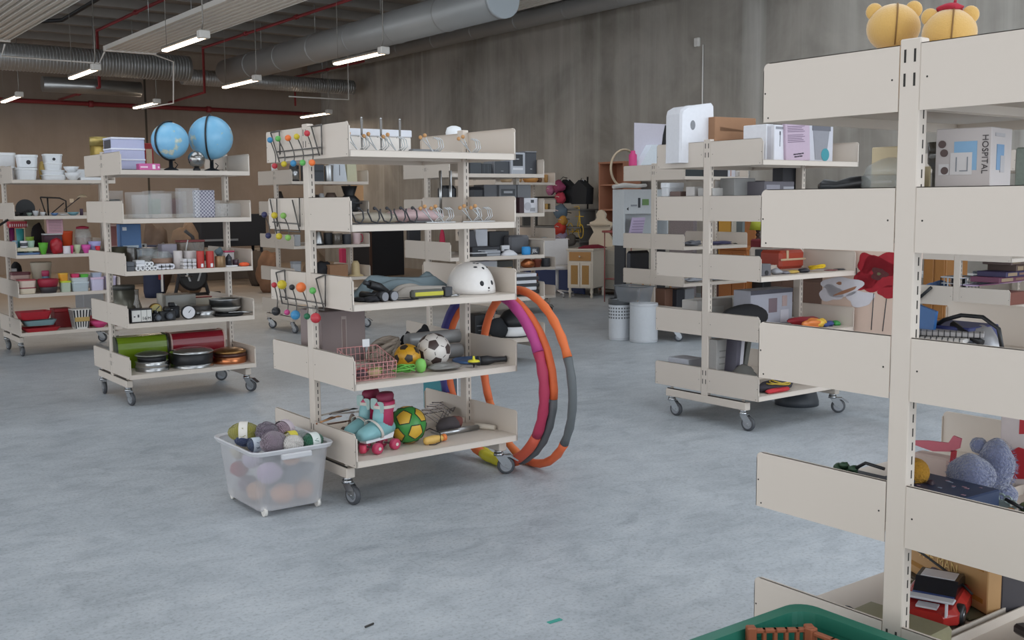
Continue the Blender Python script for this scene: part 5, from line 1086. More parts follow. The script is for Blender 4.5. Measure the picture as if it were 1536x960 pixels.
box('U7', 2, 708, 729, 280, -.36, .2, '222329', 'boombox', 'black boombox with rounded speaker left of the grey unit', 'stereo', bv=.03); box('U7', 2, 727, 749, 277, -.3, .2, '54555a', 'loudspeaker', 'grey loudspeaker left of the cassette deck', 'speaker'); box('U7', 2, 750, 776, 277, -.33, .2, '5f6165', 'cassette_deck', 'grey cassette deck with two slots', 'stereo', panel=[(.1, .9, .62, .85, '33363b'), (.2, .8, .15, .45, '2a2d31'), (.25, .75, .7, .78, '8b8e92')]); box('U7', 2, 777, 797, 277, -.33, .2, '66686c', 'loudspeaker', 'grey loudspeaker right of the cassette deck', 'speaker')
box('U7', 2, 780, 787, 296, -.40, .1, '3a2228', 'small_radio', 'dark red radio left of the white radio', 'radio'); rd = box('U7', 2, 786, 815, 297, -.38, .1, 'd3d4da', 'kitchen_radio', 'white radio with round speaker, buttons and a display', 'radio', panel=[(.5, .72, .68, .88, '3a3d42'), (.45, .8, .1, .35, '9a9ca2')], side=('5a3038', [(0, 1, 0, 1)])); c_, w_, h_ = slot('U7', 2, 786, 815, 297, -.38)
MB().lathe([(h_*.27, -.002), (h_*.27, .001)], 20, (-w_*.22, 0, h_*.45), 'y').build('speaker_grille', flat('b5b6be'), rd)
# third shelf
box('U7', 3, 612, 632, 344, -.0, .2, '28272b', 'black_case', 'dark equipment case behind the left end panel', 'case'); t = lump('U7', 3, 660, 668, 343, -.1, .06, 'b0304a', 'red_bottle', 'small red plastic bottle beside the black case', 'bottle', nz=.02)
t = box('U7', 3, 714, 732, 344, -.2, .04, 'cdd0d8', 'tapered_screen', 'white tapered panel leaning behind the printer', 'panel'); t = box('U7', 3, 707, 720, 345, -.3, .16, '3b3a40', 'printer', 'dark grey printer edge with a raised lid', 'printer'); t.rotation_euler.y = -.25
box('U7', 3, 734, 764, 347, -.15, .2, '212227', 'office_printer', 'large black printer behind the white notice card', 'printer'); box('U7', 3, 709, 750, 370, -.38, .2, '2b2d33', 'laser_printer', 'low black printer at the front of the third shelf', 'printer', panel=[(.2, .9, .55, .65, 'a9abb0')]); box('U7', 3, 728, 751, 376, -.45, .1, '9da1a8', 'router', 'flat silver router in front of the black printer', 'router', panel=[(0, 1, .45, .55, '4a4d52')]); box('U7', 3, 709, 731, 379, -.46, .08, '2d2f34', 'cable_adapter', 'flat black device with a silver top at the shelf edge', 'device', lid='b9bbc0', lidh=.3)
t = box('U7', 3, 753, 765, 368, -.36, .02, 'd9dade', 'notice_card', 'small white notice card standing by the dome device', 'card', panel=[(.3, .9, .15, .35, '4a4a50')], bot=377); t = turn('U7', 3, 751, 776, 374.5, -.42, [(1, 0), (.95, .2), (.5, .8), (.1, 1)], 'd8d9dd', 'white_device', 'white shallow domed device at the front of the third shelf', 'device', sy=.7)
box('U7', 3, 765, 795, 353, -.26, .16, '5d5e63', 'fabric_speaker', 'rounded grey fabric loudspeaker right of the notice card', 'speaker', bv=.02, lidh=.05); turn('U7', 3, 783.5, 795, 370, -.44, [(.9, 0), (1, .2), (1, .8), (.9, 1)], '2f8fd0', 'bluetooth_speaker', 'bright blue round portable speaker', 'speaker'); jb = box('U7', 3, 795, 809, 371, -.42, .08, '303339', 'bluetooth_speaker', 'small black portable speaker with white lettering', 'speaker'); c_, w_, h_ = slot('U7', 3, 795, 809, 371, -.42); text('JBL', h_*.7, white, 'lettering', jb, (0, -.003, h_*.5))
# fourth shelf
box('U7', 4, 711, 746, 392, -.02, .2, 'c9ccd3', 'white_carton', 'long white carton on the back fourth shelf of the stereo trolley', 'box', bot=None); box('U7', 4, 745, 770, 391, .0, .1, '3c3a34', 'wooden_crate', 'dark crate with tan packets behind the helmet panel', 'crate', panel=[(.25, .9, .1, .8, 'a98a5c')])
for k in range(6): box('U7', 4, 772, 809-(k % 2)*4, 433.5-5*k+2, -.40, .2, ('2c2d31', 'd2d3d8')[k % 2], 'laptop', ('lowest black flat device in the pile right of the helmet', 'lower white flat device in the pile', 'middle black flat device in the pile', 'middle white flat device in the pile', 'upper black flat device in the pile', 'topmost white flat device in the pile right of the helmet')[k], 'device', bot=438.5-5*k+2)
box('U7', 4, 776, 786, 415, -.2, .05, '1f2024', 'black_shoe', 'black tapered object standing behind the pile of flat devices', 'device', bv=.02)
# fifth shelf: vacuum
t = box('U7', 5, 712, 733, 472, -.2, .2, '1b1c20', 'black_electronics', 'black boxy device with loose cables below the helmet shelf', 'device', panel=[(.2, .8, .3, .34, '6a6c70'), (.1, .9, .5, .54, '6a6c70')]); lump('U7', 5, 730, 760, 476, -.3, .2, '222428', 'vacuum_hose', 'coiled black vacuum hose below the helmet shelf', 'hose', nz=.12, seed=4)
c_, w_, h_ = slot('U7', 5, 745, 790, 463, -.25); t = root('vacuum_cleaner', 'black and white canister vacuum cleaner on the lowest stereo shelf', 'vacuum cleaner', 'U7', c_)
MB().lathe([(.15, 0), (.155, .05), (.15, .10)], 28).build('white_base', white, t); MB().lathe([(.15, .1), (.13, .17), (.08, h_*.9), (.02, h_)], 28).build('black_top', blackp, t); MB().tube([(-.05, 0, h_*.8), (0, 0, h_*1.05), (.06, 0, h_*.8)], .012, 8).build('handle', dgr, t); MB().lathe([(.156, .0), (.156, .012)], 28).build('bumper', blackp, t)

# ================================================================ U8: copper pots
t = turn('U8', 4, 783, 800, 388, -.35, [(.6, 0), (1, .2), (1, .6), (.5, .9), (.3, 1)], copper, 'copper_pot', 'shiny round copper pot on the farthest trolley', 'pot'); turn('U8', 4, 799, 811, 389, -.35, POT, flat('8a4a3a', .25), 'copper_pan', 'dark copper pan right of the round copper pot', 'pan'); turn('U8', 4, 813, 826, 387, -.35, CYL, dgr, 'grey_pot', 'dark grey pot at the right end of the copper shelf', 'pot')
for a, b, t0, col, lb in ((783, 789, 408, 'a9785a', 'tan wooden post of a stool left under the copper pots'), (790, 797, 409, 'a9644a', 'copper brown vase under the copper pots'), (800, 806, 410, '8a5038', 'brown vase under the copper pan')): turn('U8', 5, a, b, t0, -.2, CYL, col, 'vase', lb, 'vase')
turn('U8', 3, 812, 829, 355, -.3, [(1, 0), (1, .6), (.2, 1)], 'a9a9a9', 'steel_dish', 'steel serving dish at the right end of the farthest trolley', 'dish')
for k, (px_, col) in enumerate(((820, 'b08a4a'), (824, '5a4a2a'), (828, 'c9a860'))): turn('U8', 2, px_-1.8, px_+1.8, 305.5, -.35, CYL, col, 'spice_bottle', ('golden', 'dark brown', 'pale gold')[k]+' spice bottle at the right end of the farthest trolley', 'bottle')
for k, (a, b, t0, col, nm, lb) in enumerate(((773, 783, 262, 'a8865a', 'wooden_bowl', 'brown wooden bowl on the far top shelf'), (753, 768, 265, 'b9a080', 'wicker_tray', 'tan tray on the far top shelf'), (787, 806, 262, 'c08a4c', 'wooden_duck', 'orange brown wooden object on the far top shelf'), (806, 813, 264, '6a4a30', 'wooden_vase', 'small dark wooden vase on the far top shelf'), (817, 822, 262, 'b58a50', 'wooden_vase', 'narrow tan wooden vase near the far end panel'), (823, 828, 263, 'a0743c', 'wooden_vase', 'narrow brown wooden vase by the far end panel'))): turn('U8', 1, a, b, t0, -.3, [(.7, 0), (1, .4), (.8, .8), (.9, 1)], col, nm, lb, nm.split('_')[1])

# ================================================================ U4
dsp = slot('U4', 1, 997, 1068, 156, -.05); c_, w_, h_ = dsp; c_ = pos('U4', 1, 1045, .16)[0]; t = root('towel_dispenser', 'white paper towel dispenser on the top shelf right of centre', 'dispenser', 'U4', c_, -.12)
h_ = pos('U4', 1, 1030, .10, 150)[1]-c_.z; w_ = .30
prof = [(-w_*.5, 0), (w_*.53, 0), (w_*.46, h_*.97), (w_*.42, h_), (w_*.1, h_*.97), (-w_*.3, h_*.93), (-w_*.46, h_*.87), (-w_*.49, h_*.8)]
def disp_poly(k): return [(x*(1-k*.06), z*(1-k*.03)) for x, z in prof]
mb = MB(); mb.loft([[(x, yy, z) for x, z in disp_poly(k)] for yy, k in ((0, 1), (.02, 0), (.16, 0), (.17, .5))]); mb.build('casing', flat('dcdde2', .3), t); MB().lathe([(.02, -.003), (.02, .001)], 20, (0, 0, 0), 'y', sy=1.6).build('level_window', flat('77797e', .2), t).location = (-w_*.16, .0, h_*.62)
MB().bev(-.05, .03, .05, .09, h_*.93, h_*.955, .004).build('top_lock', flat('a9aaae'), t)
p = pos('U9', 1, 951, .40)[0]; H = pos('U9', 1, 951, .40, 184)[1]-p.z
pb_ = thing('poster_board', 'pale lilac board with black shapes, behind the white towel dispenser', 'board', p, 0)
MB().box(0, .78, 0, .012, 0, H).build('board', flat('c6c2cd', .7), pb_)
MB().add([(.37, -.002, .5*H), (.42, -.002, .42*H), (.5, -.002, .5*H), (.6, -.002, .6*H), (.6, -.002, H), (.47, -.002, .98*H), (.44, -.002, .8*H), (.42, -.002, .6*H)], [tuple(range(8))]).build('black_figure', blackp, pb_)
MB().add([(.12, -.002, 0), (.18, -.002, .12*H), (.34, -.002, .2*H), (.28, -.002, .1*H), (.17, -.002, 0)], [tuple(range(5))]).build('black_stroke', blackp, pb_)
cb_ = box('U4', 1, 1073, 1127, 176, .06, .26, kraft, 'cardboard_box', 'brown cardboard box with printing beside the towel dispenser', 'box', rz=-.12); text('Paper Dispenser', .02, flat('5f4634'), 'printing', cb_, (.03, -.004, .13)); mb = MB()
for r_ in (.03, .045, .06): mb.tube([(r_*cos(a), 0, r_*sin(a)) for a in [i*pi/12 for i in range(13)]], .0018, 4)
mb.build('arch_print', flat('5f4634'), cb_).location = (.03, -.002, .01)
MB().prism([(-.14, 0), (.13, 0), (.13, .004), (-.14, .03)], -.0, .1, 'y').build('open_flap', kraft, cb_).location = (0, .0, .215)
box('U4', 1, 1129, 1146, 187, .14, .18, kraft, 'cardboard_box', 'second cardboard box right of the printed one', 'box', lid=kraft, lidh=.35)
mt = thing('mirror_frame', 'chrome arch of a table mirror behind the cardboard box', 'mirror', pos('U4', 1, 1117, .38)[0]); MB().tube([(.10*cos(a), 0, .16+.10*sin(a)) for a in [R(-30)+R(240)*i/20 for i in range(21)]], .006, 8).build('arch', steel, mt); MB().cyl((-.09, 0, 0), .009, .14, 10).build('stem', steel, mt); MB().lathe([(.05, 0), (.05, .012)], 20, (-.09, 0, 0)).build('base', steel, mt)
# boxes at the right end of the top shelf
box('U4', 1, 1158, 1174, 187, -.36, .26, 'd3d3d9', 'whisk_box', 'white carton with a spoon picture at the end of the top shelf', 'box', side=('c4c4cc', [(.1, .9, .05, .95)]), panel=[(.46, .56, .72, .82, '4a4a50'), (.49, .53, .4, .72, '4a4a50'), (.1, .9, .88, .95, '8a8a90')])
box('U4', 1, 1146, 1157, 186, -.3, .2, 'dadbe0', 'white_carton', 'narrow white carton left of the spoon picture carton', 'box')
nt_ = box('U4', 1, 1176, 1212, 184, -.38, .01, 'b7a3b3', 'price_sign', 'mauve notice sheet with printed lines and a bold last line', 'sign', panel=[(.08, .78-.06*(k % 3), .50+.045*k, .515+.045*k, '6f5c70') for k in range(10) if k != 5]); nt_.rotation_euler.y = -.06; MB().box(-.05, -.025, -.002, 0, .042, .050).box(-.02, -.008, -.002, 0, .043, .051).box(-.003, .03, -.002, 0, .044, .052).box(.035, .055, -.002, 0, .046, .054).box(-.04, -.015, -.002, 0, .026, .034).box(-.01, .005, -.002, 0, .027, .035).box(.01, .04, -.002, 0, .028, .036).build('bold_print', flat('2c2430'), nt_)
cp = box('U4', 1, 1207, 1245, 187, -.34, .1, 'bfbfc6', 'cup_carton', 'carton showing a large grey drinking cup with a teal seal', 'box'); c_, w_, h_ = slot('U4', 1, 1207, 1245, 187, -.34)
MB().add([(-w_*.30, -.0025, h_*.86), (w_*.34, -.0025, h_*.86), (w_*.22, -.0025, h_*.06), (-w_*.2, -.0025, h_*.06)], [(0, 1, 2, 3)]).build('cup_picture', flat('8a8a90'), cp); MB().box(-w_*.33, w_*.38, -.0035, 0, h_*.84, h_*.98).build('cup_rim_picture', flat('66666d'), cp)
MB().lathe([(h_*.17, -.005), (h_*.17, 0)], 22, (w_*.18, 0, h_*.2), 'y').build('teal_seal', flat('3c8a94'), cp)
# second shelf
tub('U4', 2, 1067, 1100, 282, -.05, .15, 'a9a6a2', 'electrical_box', 'grey electrical box with a window on the second shelf', lid=None, rnd=.05); tub('U4', 2, 1001, 1026, 274, .1, .15, 'cdcfd2', 'drawer_unit', 'small open white drawer unit behind the left panel', lid='d8dadd'); box('U4', 2, 1019, 1038, 287, -.1, .1, '6a5650', 'brown_box', 'small brown box in front of the white drawer', 'box')
box('U4', 2, 1040, 1052, 280, -.2, .08, 'bdb8b4', 'paper_ream', 'grey stack of paper by the left post', 'paper'); box('U4', 2, 1100, 1131, 267, -.15, .16, '807f7d', 'grey_carton', 'grey carton with a paper label on the second shelf', 'box', panel=[(.1, .5, .05, .5, '9b9896'), (.55, .85, .3, .36, '4a4a4c')])
box('U4', 2, 1133, 1146, 271, -.1, .16, '3a383e', 'dark_carton', 'dark carton right of the grey one', 'box'); box('U4', 2, 1172, 1197, 252, .04, .1, '303036', 'black_board', 'black board standing behind the second shelf post', 'board'); box('U4', 2, 1145, 1189, 272, -.3, .16, '5f5c63', 'plug_carton', 'grey carton with a plug picture on the second shelf', 'box', panel=[(.05, .5, .3, .9, '8c8a92'), (.62, .98, 0, .85, '9b9aa0')])
for k in range(5): turn('U4', 2, 1072+k*6, 1077.5+k*6, 271, .2, CYL, 'bdbab6', 'white_candle', ('leftmost', 'second', 'middle', 'fourth', 'rightmost')[k]+' of five pale tubes behind the grey electrical box', 'tube', group='pale tubes behind the electrical box')
# third shelf
oc = box('U4', 3, 1171, 1218, 375, -.05, .2, 'a8402c', 'vanity_case', 'orange red vanity case with a cream zip on the third shelf', 'case', bv=.02); c_, w_, h_ = slot('U4', 3, 1171, 1218, 375, -.05); MB().bev(-w_/2-.004, w_/2+.004, -.006, .0, h_*.45, h_*.56, .003).bev(-w_*.28, -w_*.2, -.007, .004, h_*.45, h_*1.0, .003).build('cream_zip', flat('c9b090'), oc)
spk = box('U4', 3, 1143, 1157, 396, -.42, .08, '5d5c60', 'webcam', 'grey boxy webcam with a round lens at the shelf edge', 'camera'); MB().lathe([(.016, -.004), (.016, .001)], 16, (0, 0, .02), 'y').build('lens', blackp, spk)
for k, (a, b, t0, col, nm, lb) in enumerate(((1158, 1171, 402, '8a8a8e', 'door_hinge', 'grey metal hinge on the third shelf'), (1170, 1184, 406, '77747a', 'metal_bracket', 'metal bracket beside the hinge'), (1178, 1198, 405, 'b89a4a', 'brass_tube', 'brass coloured tube with a round mouth'), (1199, 1212, 402, '2c2c33', 'dark_roll', 'dark roll with a paper label'), (1213, 1238, 400, 'c9a61c', 'yellow_rope', 'bright yellow coiled rope on the third shelf'), (1238, 1256, 404, '7a3a3a', 'red_handle_tool', 'dark red handled tool on the third shelf'), (1254, 1276, 402, '38383c', 'black_pliers', 'black pliers at the right end of the third shelf'))):
    if nm == 'yellow_rope': rope(lb, 'U4', 3, 1226, -.36, col, .006, 3, .12, .05, 5, nm)
    else: lump('U4', 3, a, b, t0, -.38, .08, col, nm, lb, 'tool', nz=.12, seed=k, r=.4)
box('U4', 3, 1147, 1168, 374, .3, .1, '2a2a2d', 'black_board', 'black ribbed board behind the third shelf', 'board')
tool = tag(MB().tube([(-.3, 0, 0), (.02, 0, .012)], .006, 6).build('metal_rod', steel, None, pos('U4', 3, 1262, -.2)[0]+Vector((0, 0, .01))), 'thin steel rod lying behind the black pliers', 'rod')
# fourth shelf
hd = box('U4', 4, 1127, 1190, 434, -.05, .0+.16, 'a9aab4', 'hairdryer_box', 'tall carton with portrait pictures and a dark top band', 'box', panel=[(.0, 1, .88, 1, '4a4b55'), (.42, .62, .35, .75, '7a6a70'), (.74, .86, .5, .8, 'b09a96'), (.7, .9, .05, .4, 'c2c0c8')])
bg = lump('U4', 4, 1082, 1152, 456, -.12, .18, '1f1f22', 'black_gym_bag', 'long black soft bag on the fourth shelf', 'bag', nz=.05, seed=2); 
for a, b, t0, col, lb in ((1180, 1230, 474, 'a02a34', 'dark red flat toy tray on the fourth shelf'), (1205, 1236, 477, 'd0783a', 'orange toy part beside the red tray'), (1234, 1254, 481, '3a4a80', 'blue toy part in the middle of the toy row'), (1252, 1268, 480, '3a9048', 'green toy block at the end of the toy row'), (1222, 1240, 477, 'd8b040', 'yellow toy piece behind the orange one')):
    lump('U4', 4, a, b, t0, -.36 if col != 'a02a34' else -.2, .07, col, 'toy_part', lb, 'toy', nz=.2, seed=int(a), r=.4)
box('U4', 4, 1046, 1125, 448, .3, .15, 'b9b5b0', 'white_ledge_box', 'long low cream box behind the black bag', 'box', panel=[(.1, .5, .3, .7, 'c9c8c4')]); tub('U4', 4, 1112, 1126, 445, .2, .1, 'cfcdc8', 'small_bowl', 'small cream bowl on the long cream box', lid=None)
# fifth shelf
box('U4', 5, 1068, 1103, 509, -.1, .2, '8f8c88', 'ribbed_carton', 'grey ribbed file box on the lowest shelf', 'box', panel=[(.15, .95, .1+.13*k, .13+.13*k, '75726e') for k in range(6)]); box('U4', 5, 1034, 1058, 538, .1, .2, 'a9abb2', 'glass_box', 'small pale box behind the left end panel of the lowest shelf', 'box')
for k, (a, col) in enumerate(((1104, '4a4753'), (1109, 'b9b6bc'), (1114, '565752'))):
    t = box('U4', 5, a, a+6, 511, -.2+.04*k, .16, col, 'ring_binder', ('dark grey', 'white', 'olive grey')[k]+' folder leaning beside the ribbed file box', 'folder'); t.rotation_euler.y = .22 if k == 2 else .1
lump('U4', 5, 1100, 1136, 546, -.3, .16, '55534f', 'cloth_bundle', 'grey cloth bundle in front of the leaning folders', 'cloth', nz=.15, seed=9); lump('U4', 5, 1138, 1192, 569, -.38, .14, '353239', 'black_rucksack', 'black bag with yellow stitching at the shelf front', 'bag', nz=.12, seed=3); lump('U4', 5, 1150, 1190, 580, -.44, .06, 'b83038', 'red_pouch', 'bright red pouch at the front of the lowest shelf', 'pouch', nz=.1, seed=6)
rope('yellow and black cord draped over the black bag', 'U4', 5, 1172, -.42, 'b59a3a', .005, 5, .2, .05, 3, 'cord', .03)
# poppy canvas resting on the foot beam at the far end of that trolley
cvx = 6.40; p = on(1232, 420, 'x', cvx); pc = thing('poppy_canvas', 'canvas print of a red poppy and a white flower leaning at the trolley end', 'picture', (cvx, p.y-.39, .20)); pc.rotation_euler.y = .03
def cpt(px_, py_, dx=-.014): q = on(px_, py_, 'x', cvx); return (dx, q.y-pc.location.y, q.z-pc.location.z)
MB().bev(-.012, .012, -.39, .39, 0, 1.02, .003).build('canvas', mat('cream_canvas', 'd9c0b0', .8, var=.04, scale=6), pc)
def blob(cx, cy, rx, ry, n, seed, amp=.12, rot=0):
    rnd = random.Random(seed); ph = [rnd.uniform(0, 6) for _ in range(3)]; out = []
    for i in range(n):
        a = 2*pi*i/n; q = 1+amp*sin(3*a+ph[0])+amp*.6*sin(5*a+ph[1]); x, y = rx*q*cos(a), ry*q*sin(a); out.append((cx+x*cos(rot)-y*sin(rot), cy+x*sin(rot)+y*cos(rot)))
    return out
def patch(blobs, m, nm, k):
    mb = MB()
    for bl in blobs: mb.add([cpt(x, y, -.0135-.0006*k) for x, y in bl], [tuple(range(len(bl)))])
    mb.build(nm, m, pc)
redm = mat('poppy_red', 'a3202e', .7, var=.25, scale=25)
patch([blob(1315, 412, 30, 26, 36, 1), blob(1296, 421, 18, 14, 30, 3), blob(1300, 395, 16, 15, 30, 8), blob(1334, 395, 22, 18, 30, 5), blob(1331, 438, 14, 10, 24, 6)], redm, 'poppy_petals', 0)
patch([blob(1317, 411, 12, 9, 26, 4, .2)], mat('poppy_heart', '5a2a2c', .8, var=.5, scale=90), 'poppy_heart', 1); patch([blob(1317, 411, 3, 2.2, 14, 4)], flat('6a6a4a'), 'seed_pod', 2)
patch([blob(1262, 430, 30, 15, 36, 11), blob(1290, 448, 20, 12, 36, 12), blob(1246, 440, 18, 12, 30, 14)], flat('d8d6dc', .7), 'white_petals', 3); patch([blob(1268, 437, 18, 2.5, 20, 5, .1, -.35), blob(1258, 425, 4, 2.5, 14, 6)], flat('a8785c'), 'petal_fold', 4)
for q in ([(1310, 440), (1307, 495)], [(1329, 448), (1324, 497)], [(1283, 402), (1284, 412)], [(1254, 400), (1253, 410)]): MB().tube([cpt(x, y, -.0135) for x, y in q], .0035, 4).build('stem', dgr, pc)
dk = thing('round_stool_base', 'dark round base standing on the floor behind the right centre trolley', 'stool', on(1195, 606, 'z', 0)+Vector((0, .0, 0))); MB().lathe([(.16, 0), (.16, .03), (.14, .10)], 28).build('base', flat('3c4046', .5), dk)

# ================================================================ U5: the nearest trolley
def plush(label, px_, ly, r, hat=False, ry=0):
    q_ = on(px_, ly, 'x', 2.62); c = Vector((q_.x, q_.y, SZ(1))); H = q_.z-SZ(1)-r; t = thing('plush_bear', label, 'plush toy', c, ry); m = mat('yellow_plush', 'cda45c', .95, sheen=.6, bump=.25, scale=260, var=.06)
    MB().ball((0, 0, 0), r, 32, 0, 1.12, 1.05, 1.02).build('head', m, t).location = (0, 0, r+H); MB().lathe([(r*.6, 0), (r*.85, H*.3), (r*.8, H*.8), (r*.5, H*1.1)], 20).build('body', m, t)
    for s in (-1, 1):
        MB().ball((0, 0, 0), r*.36, 18, 0, 1, .5, 1.05).build('ear', m, t).location = (s*r*.80, -.01, r*1.70+H)
    pts = [(.10*r+.05*r*sin(q), -r*1.055*cos(q), H+r+r*1.027*sin(q)) for q in [R(-50)+R(135)*i/14 for i in range(15)]]; MB().tube(pts, .0022, 5).build('back_seam', flat('7c5a28'), t)
    if hat:
        MB().ball((0, 0, 0), r*.55, 22, 0, 1, .9, .36, .08, 3).build('red_cap', mat('red_felt', 'a8283a', .9, bump=.2, scale=200), t).location = (.0, 0, H+r*2.05); MB().tube([(0, 0, 0), (.004, 0, .02)], .004, 6).build('cap_stalk', flat('a8283a'), t).location = (.01, 0, H+r*2.2)
    return t
pb1 = plush('yellow plush bear seen from behind, left one on the nearest trolley', 1340, 42, .063, False, -pi/2+.62); pb2 = plush('yellow plush bear with a red cap, right one on the nearest trolley', 1424, 50, .061, True, -pi/2+.55)

# second shelf (far side seen at the left, near side at the right)
pz = lambda px_, x_, l: on(px_, 300, 'x', x_)
def far(px_, x_, l):
    """point on shelf l in column px at world x"""
    r = ray(px_, 300); k = x_/r.x; return Vector((x_, r.y*k, SZ(l)))
fc = thing('flat_carton', 'plain cream carton under the black massager and the glass casserole', 'box', (2.60, 1.90, SZ(2))); MB().bev(-.08, .5, -.20, .18, 0, .127, .004).build('carton', flat('c4b8a8'), fc)
UPZ = Vector((0, 0, .127))
t = thing('neck_massager', 'black curved massage cushion on the second shelf', 'massager', far(1264, 2.78, 2)+UPZ); mb = MB().tube([(0, .085, .016), (0, .065, .02), (0, .02, .018), (0, -.03, .022), (0, -.075, .026), (0, -.09, .022)], [.012, .021, .016, .024, .022, .012], 14); mb.build('cushion', flat('1d1e22', .35), t)
for y in (.07, -.07): MB().bev(-.012, .012, y-.012, y+.012, 0, .012, .003).build('foot', flat('4a2624'), t)
gj = thing('glass_casserole', 'glass casserole with a lid and knob beside the black massager', 'glassware', far(1336, 2.80, 2)+UPZ); MB().lathe([(.075, 0), (.085, .01), (.085, .045), (.08, .048), (.078, .012)], 28).build('bowl', glass, gj); MB().lathe([(.08, .048), (.07, .075), (.03, .095), (.01, .1)], 28).build('lid', glass, gj)
ww = thing('wooden_photo_frame', 'cream wooden block frame behind the glass casserole', 'frame', far(1328, 3.05, 2)+UPZ); MB().bev(-.01, .01, -.07, .05, 0, .145, .003).build('frame', flat('c9b896', .6), ww)
hb = thing('toy_hospital_box', 'grey white carton lettered HOSPITAL with a blue picture of a toy clinic', 'box', far(1484, 2.62, 2))
hb.rotation_euler.z = .18
HBW, HBD, HBH = .142, .15, .286
MB().bev(0, HBD, 0, HBW, 0, HBH, .002).build('carton', mat('grey_carton', 'b9b2b0', .6), hb)
MB().box(-.0012, 0, HBW*.25, HBW*.66, HBH*.62, HBH*.88).build('blue_picture', flat('7fa6c6'), hb)
MB().box(-.0022, 0, HBW*.33, HBW*.72, HBH*.58, HBH*.78).box(-.0022, 0, HBW*.74, HBW*.93, HBH*.58, HBH*.68).build('white_house_picture', flat('c9c6c6'), hb)
MB().box(-.003, 0, HBW*.42, HBW*.55, HBH*.61, HBH*.62).box(-.003, 0, HBW*.6, HBW*.62, HBH*.61, HBH*.74).box(-.003, 0, HBW*.40, HBW*.42, HBH*.61, HBH*.74).build('window_lines', flat('7a7f86'), hb)
for y, z in ((.88, .86), (.84, .78), (.82, .62)): MB().lathe([(.010, -.0025), (.010, 0)], 14, (0, HBW*y, HBH*z), 'x').build('wheel_picture', flat('5a4a48'), hb)
text('HOSPITAL', .022, flat('3c3638'), 'lettering', hb, (-.002, HBW*.11, HBH*.76), rot=(pi/2, pi/2, -pi/2))
MB().box(HBD*.25, HBD*.6, -.0015, 0, HBH*.62, HBH*.85).build('blue_picture', flat('6f90b0'), hb); MB().box(HBD*.42, HBD*.62, -.0025, 0, HBH*.6, HBH*.75).box(HBD*.15, HBD*.6, -.0025, 0, HBH*.92, HBH*.95).build('white_house_picture', flat('a9a6a8'), hb)
cc = thing('glass_box', 'pale green textured box behind a white domed lid at the right edge', 'box', far(1536, 2.95, 2)); MB().bev(-.02, .2, -.06, .02, 0, .245, .004).build('body', mat('green_textured', '8d9a90', .4, var=.2, scale=120), cc); MB().lathe([(.05, .245), (.045, .28), (.02, .29)], 20, (.06, -.02, 0)).build('dome', flat('c9b9a8'), cc)
for k in range(5): 
    t = thing('wine_glass', 'thin stemmed dark glass left of the toy carton', 'glass', far(1398+2*k, 3.25, 2)+Vector((0, .0, 0)), group='stemmed glasses left of the toy carton'); MB().lathe([(.022, 0), (.004, .006), (.003, .20), (.018, .22), (.020, .29), (.018, .29)], 12).build('glass_body', smoke, t)
    if k == 0: t['label'] = 'leftmost thin stemmed glass beside the toy carton'
wf = thing('wooden_ruler', 'cream notched wooden piece beside the post, second shelf', 'toy', far(1386, 2.9, 2)); MB().bev(-.004, .004, -.018, .018, 0, .20, .002).build('body', flat('c4b592'), wf)
# third shelf
bp_ = thing('blue_binder', 'open blue folder standing beside the post of the nearest trolley', 'folder', far(1383, 2.60, 3)); MB().add([(0, .06, 0), (0, -.03, 0), (.02, -.04, .19), (.03, .06, .215), (.012, .06, 0), (.012, -.03, 0), (.032, -.04, .19), (.042, .06, .215)], [(0, 1, 2, 3), (7, 6, 5, 4), (0, 4, 5, 1), (1, 5, 6, 2), (2, 6, 7, 3), (3, 7, 4, 0)]).build('cover', flat('2a5f9a', .4), bp_)
MB().bev(.05, .2, -.12, .04, 0, .15, .003).build('dark_blue_cover', flat('2e3466', .5), bp_)
for k, (px_, x_, col, lb) in enumerate(((1410, 2.62, 'd0ccc8', 'white ring bound notebook with black coil'), (1430, 2.66, 'a9a6a6', 'grey ring bound notebook right of the white one'))):
    t = thing('spiral_notebook', lb, 'notebook', far(px_, x_, 3)+Vector((0, 0, .115+.014*k)), .3+.2*k); MB().bev(-.07, .07, -.09, .09, 0, .012, .002).build('pages', F(col), t); mb = MB()
    for j in range(12): mb.tube([(-.07+.004*cos(a), -.08+.0145*j, .006+.01*sin(a)) for a in [2*pi*i/8 for i in range(8)]], .0012, 4, close=True)
    mb.build('coil', blackp, t)
bk_ = thing('document_tray', 'grey document tray carrying the notebooks on the third shelf', 'tray', far(1422, 2.66, 3)); MB().bev(-.09, .09, -.10, .09, 0, .114, .004).build('tray_body', flat('8d8f94'), bk_)
hbg = thing('silver_handbag', 'silver and black bag with a long black strap on the third shelf', 'bag', far(1478, 2.72, 3)); mb = MB().ball((0, 0, 0), 1, 20, 0, .07, .085, .11, .1, 5); mb.v = [(x, y+.02, max(0, z*.75+.075)) for x, y, z in mb.v]; mb.build('bag_body', mat('silver_cloth', '9b9a9c', .4, .4, var=.3, scale=40), hbg)
MB().tube([(-.06, .11, .135), (-.06, .07, .165), (-.06, .02, .182), (-.06, -.04, .182), (-.06, -.085, .155), (-.06, -.10, .09)], .006, 6).build('strap', blackp, hbg); MB().tube([(-.05, .05, .155), (-.07, .0, .135), (-.075, -.05, .115)], .010, 6).build('black_flap', blackp, hbg)
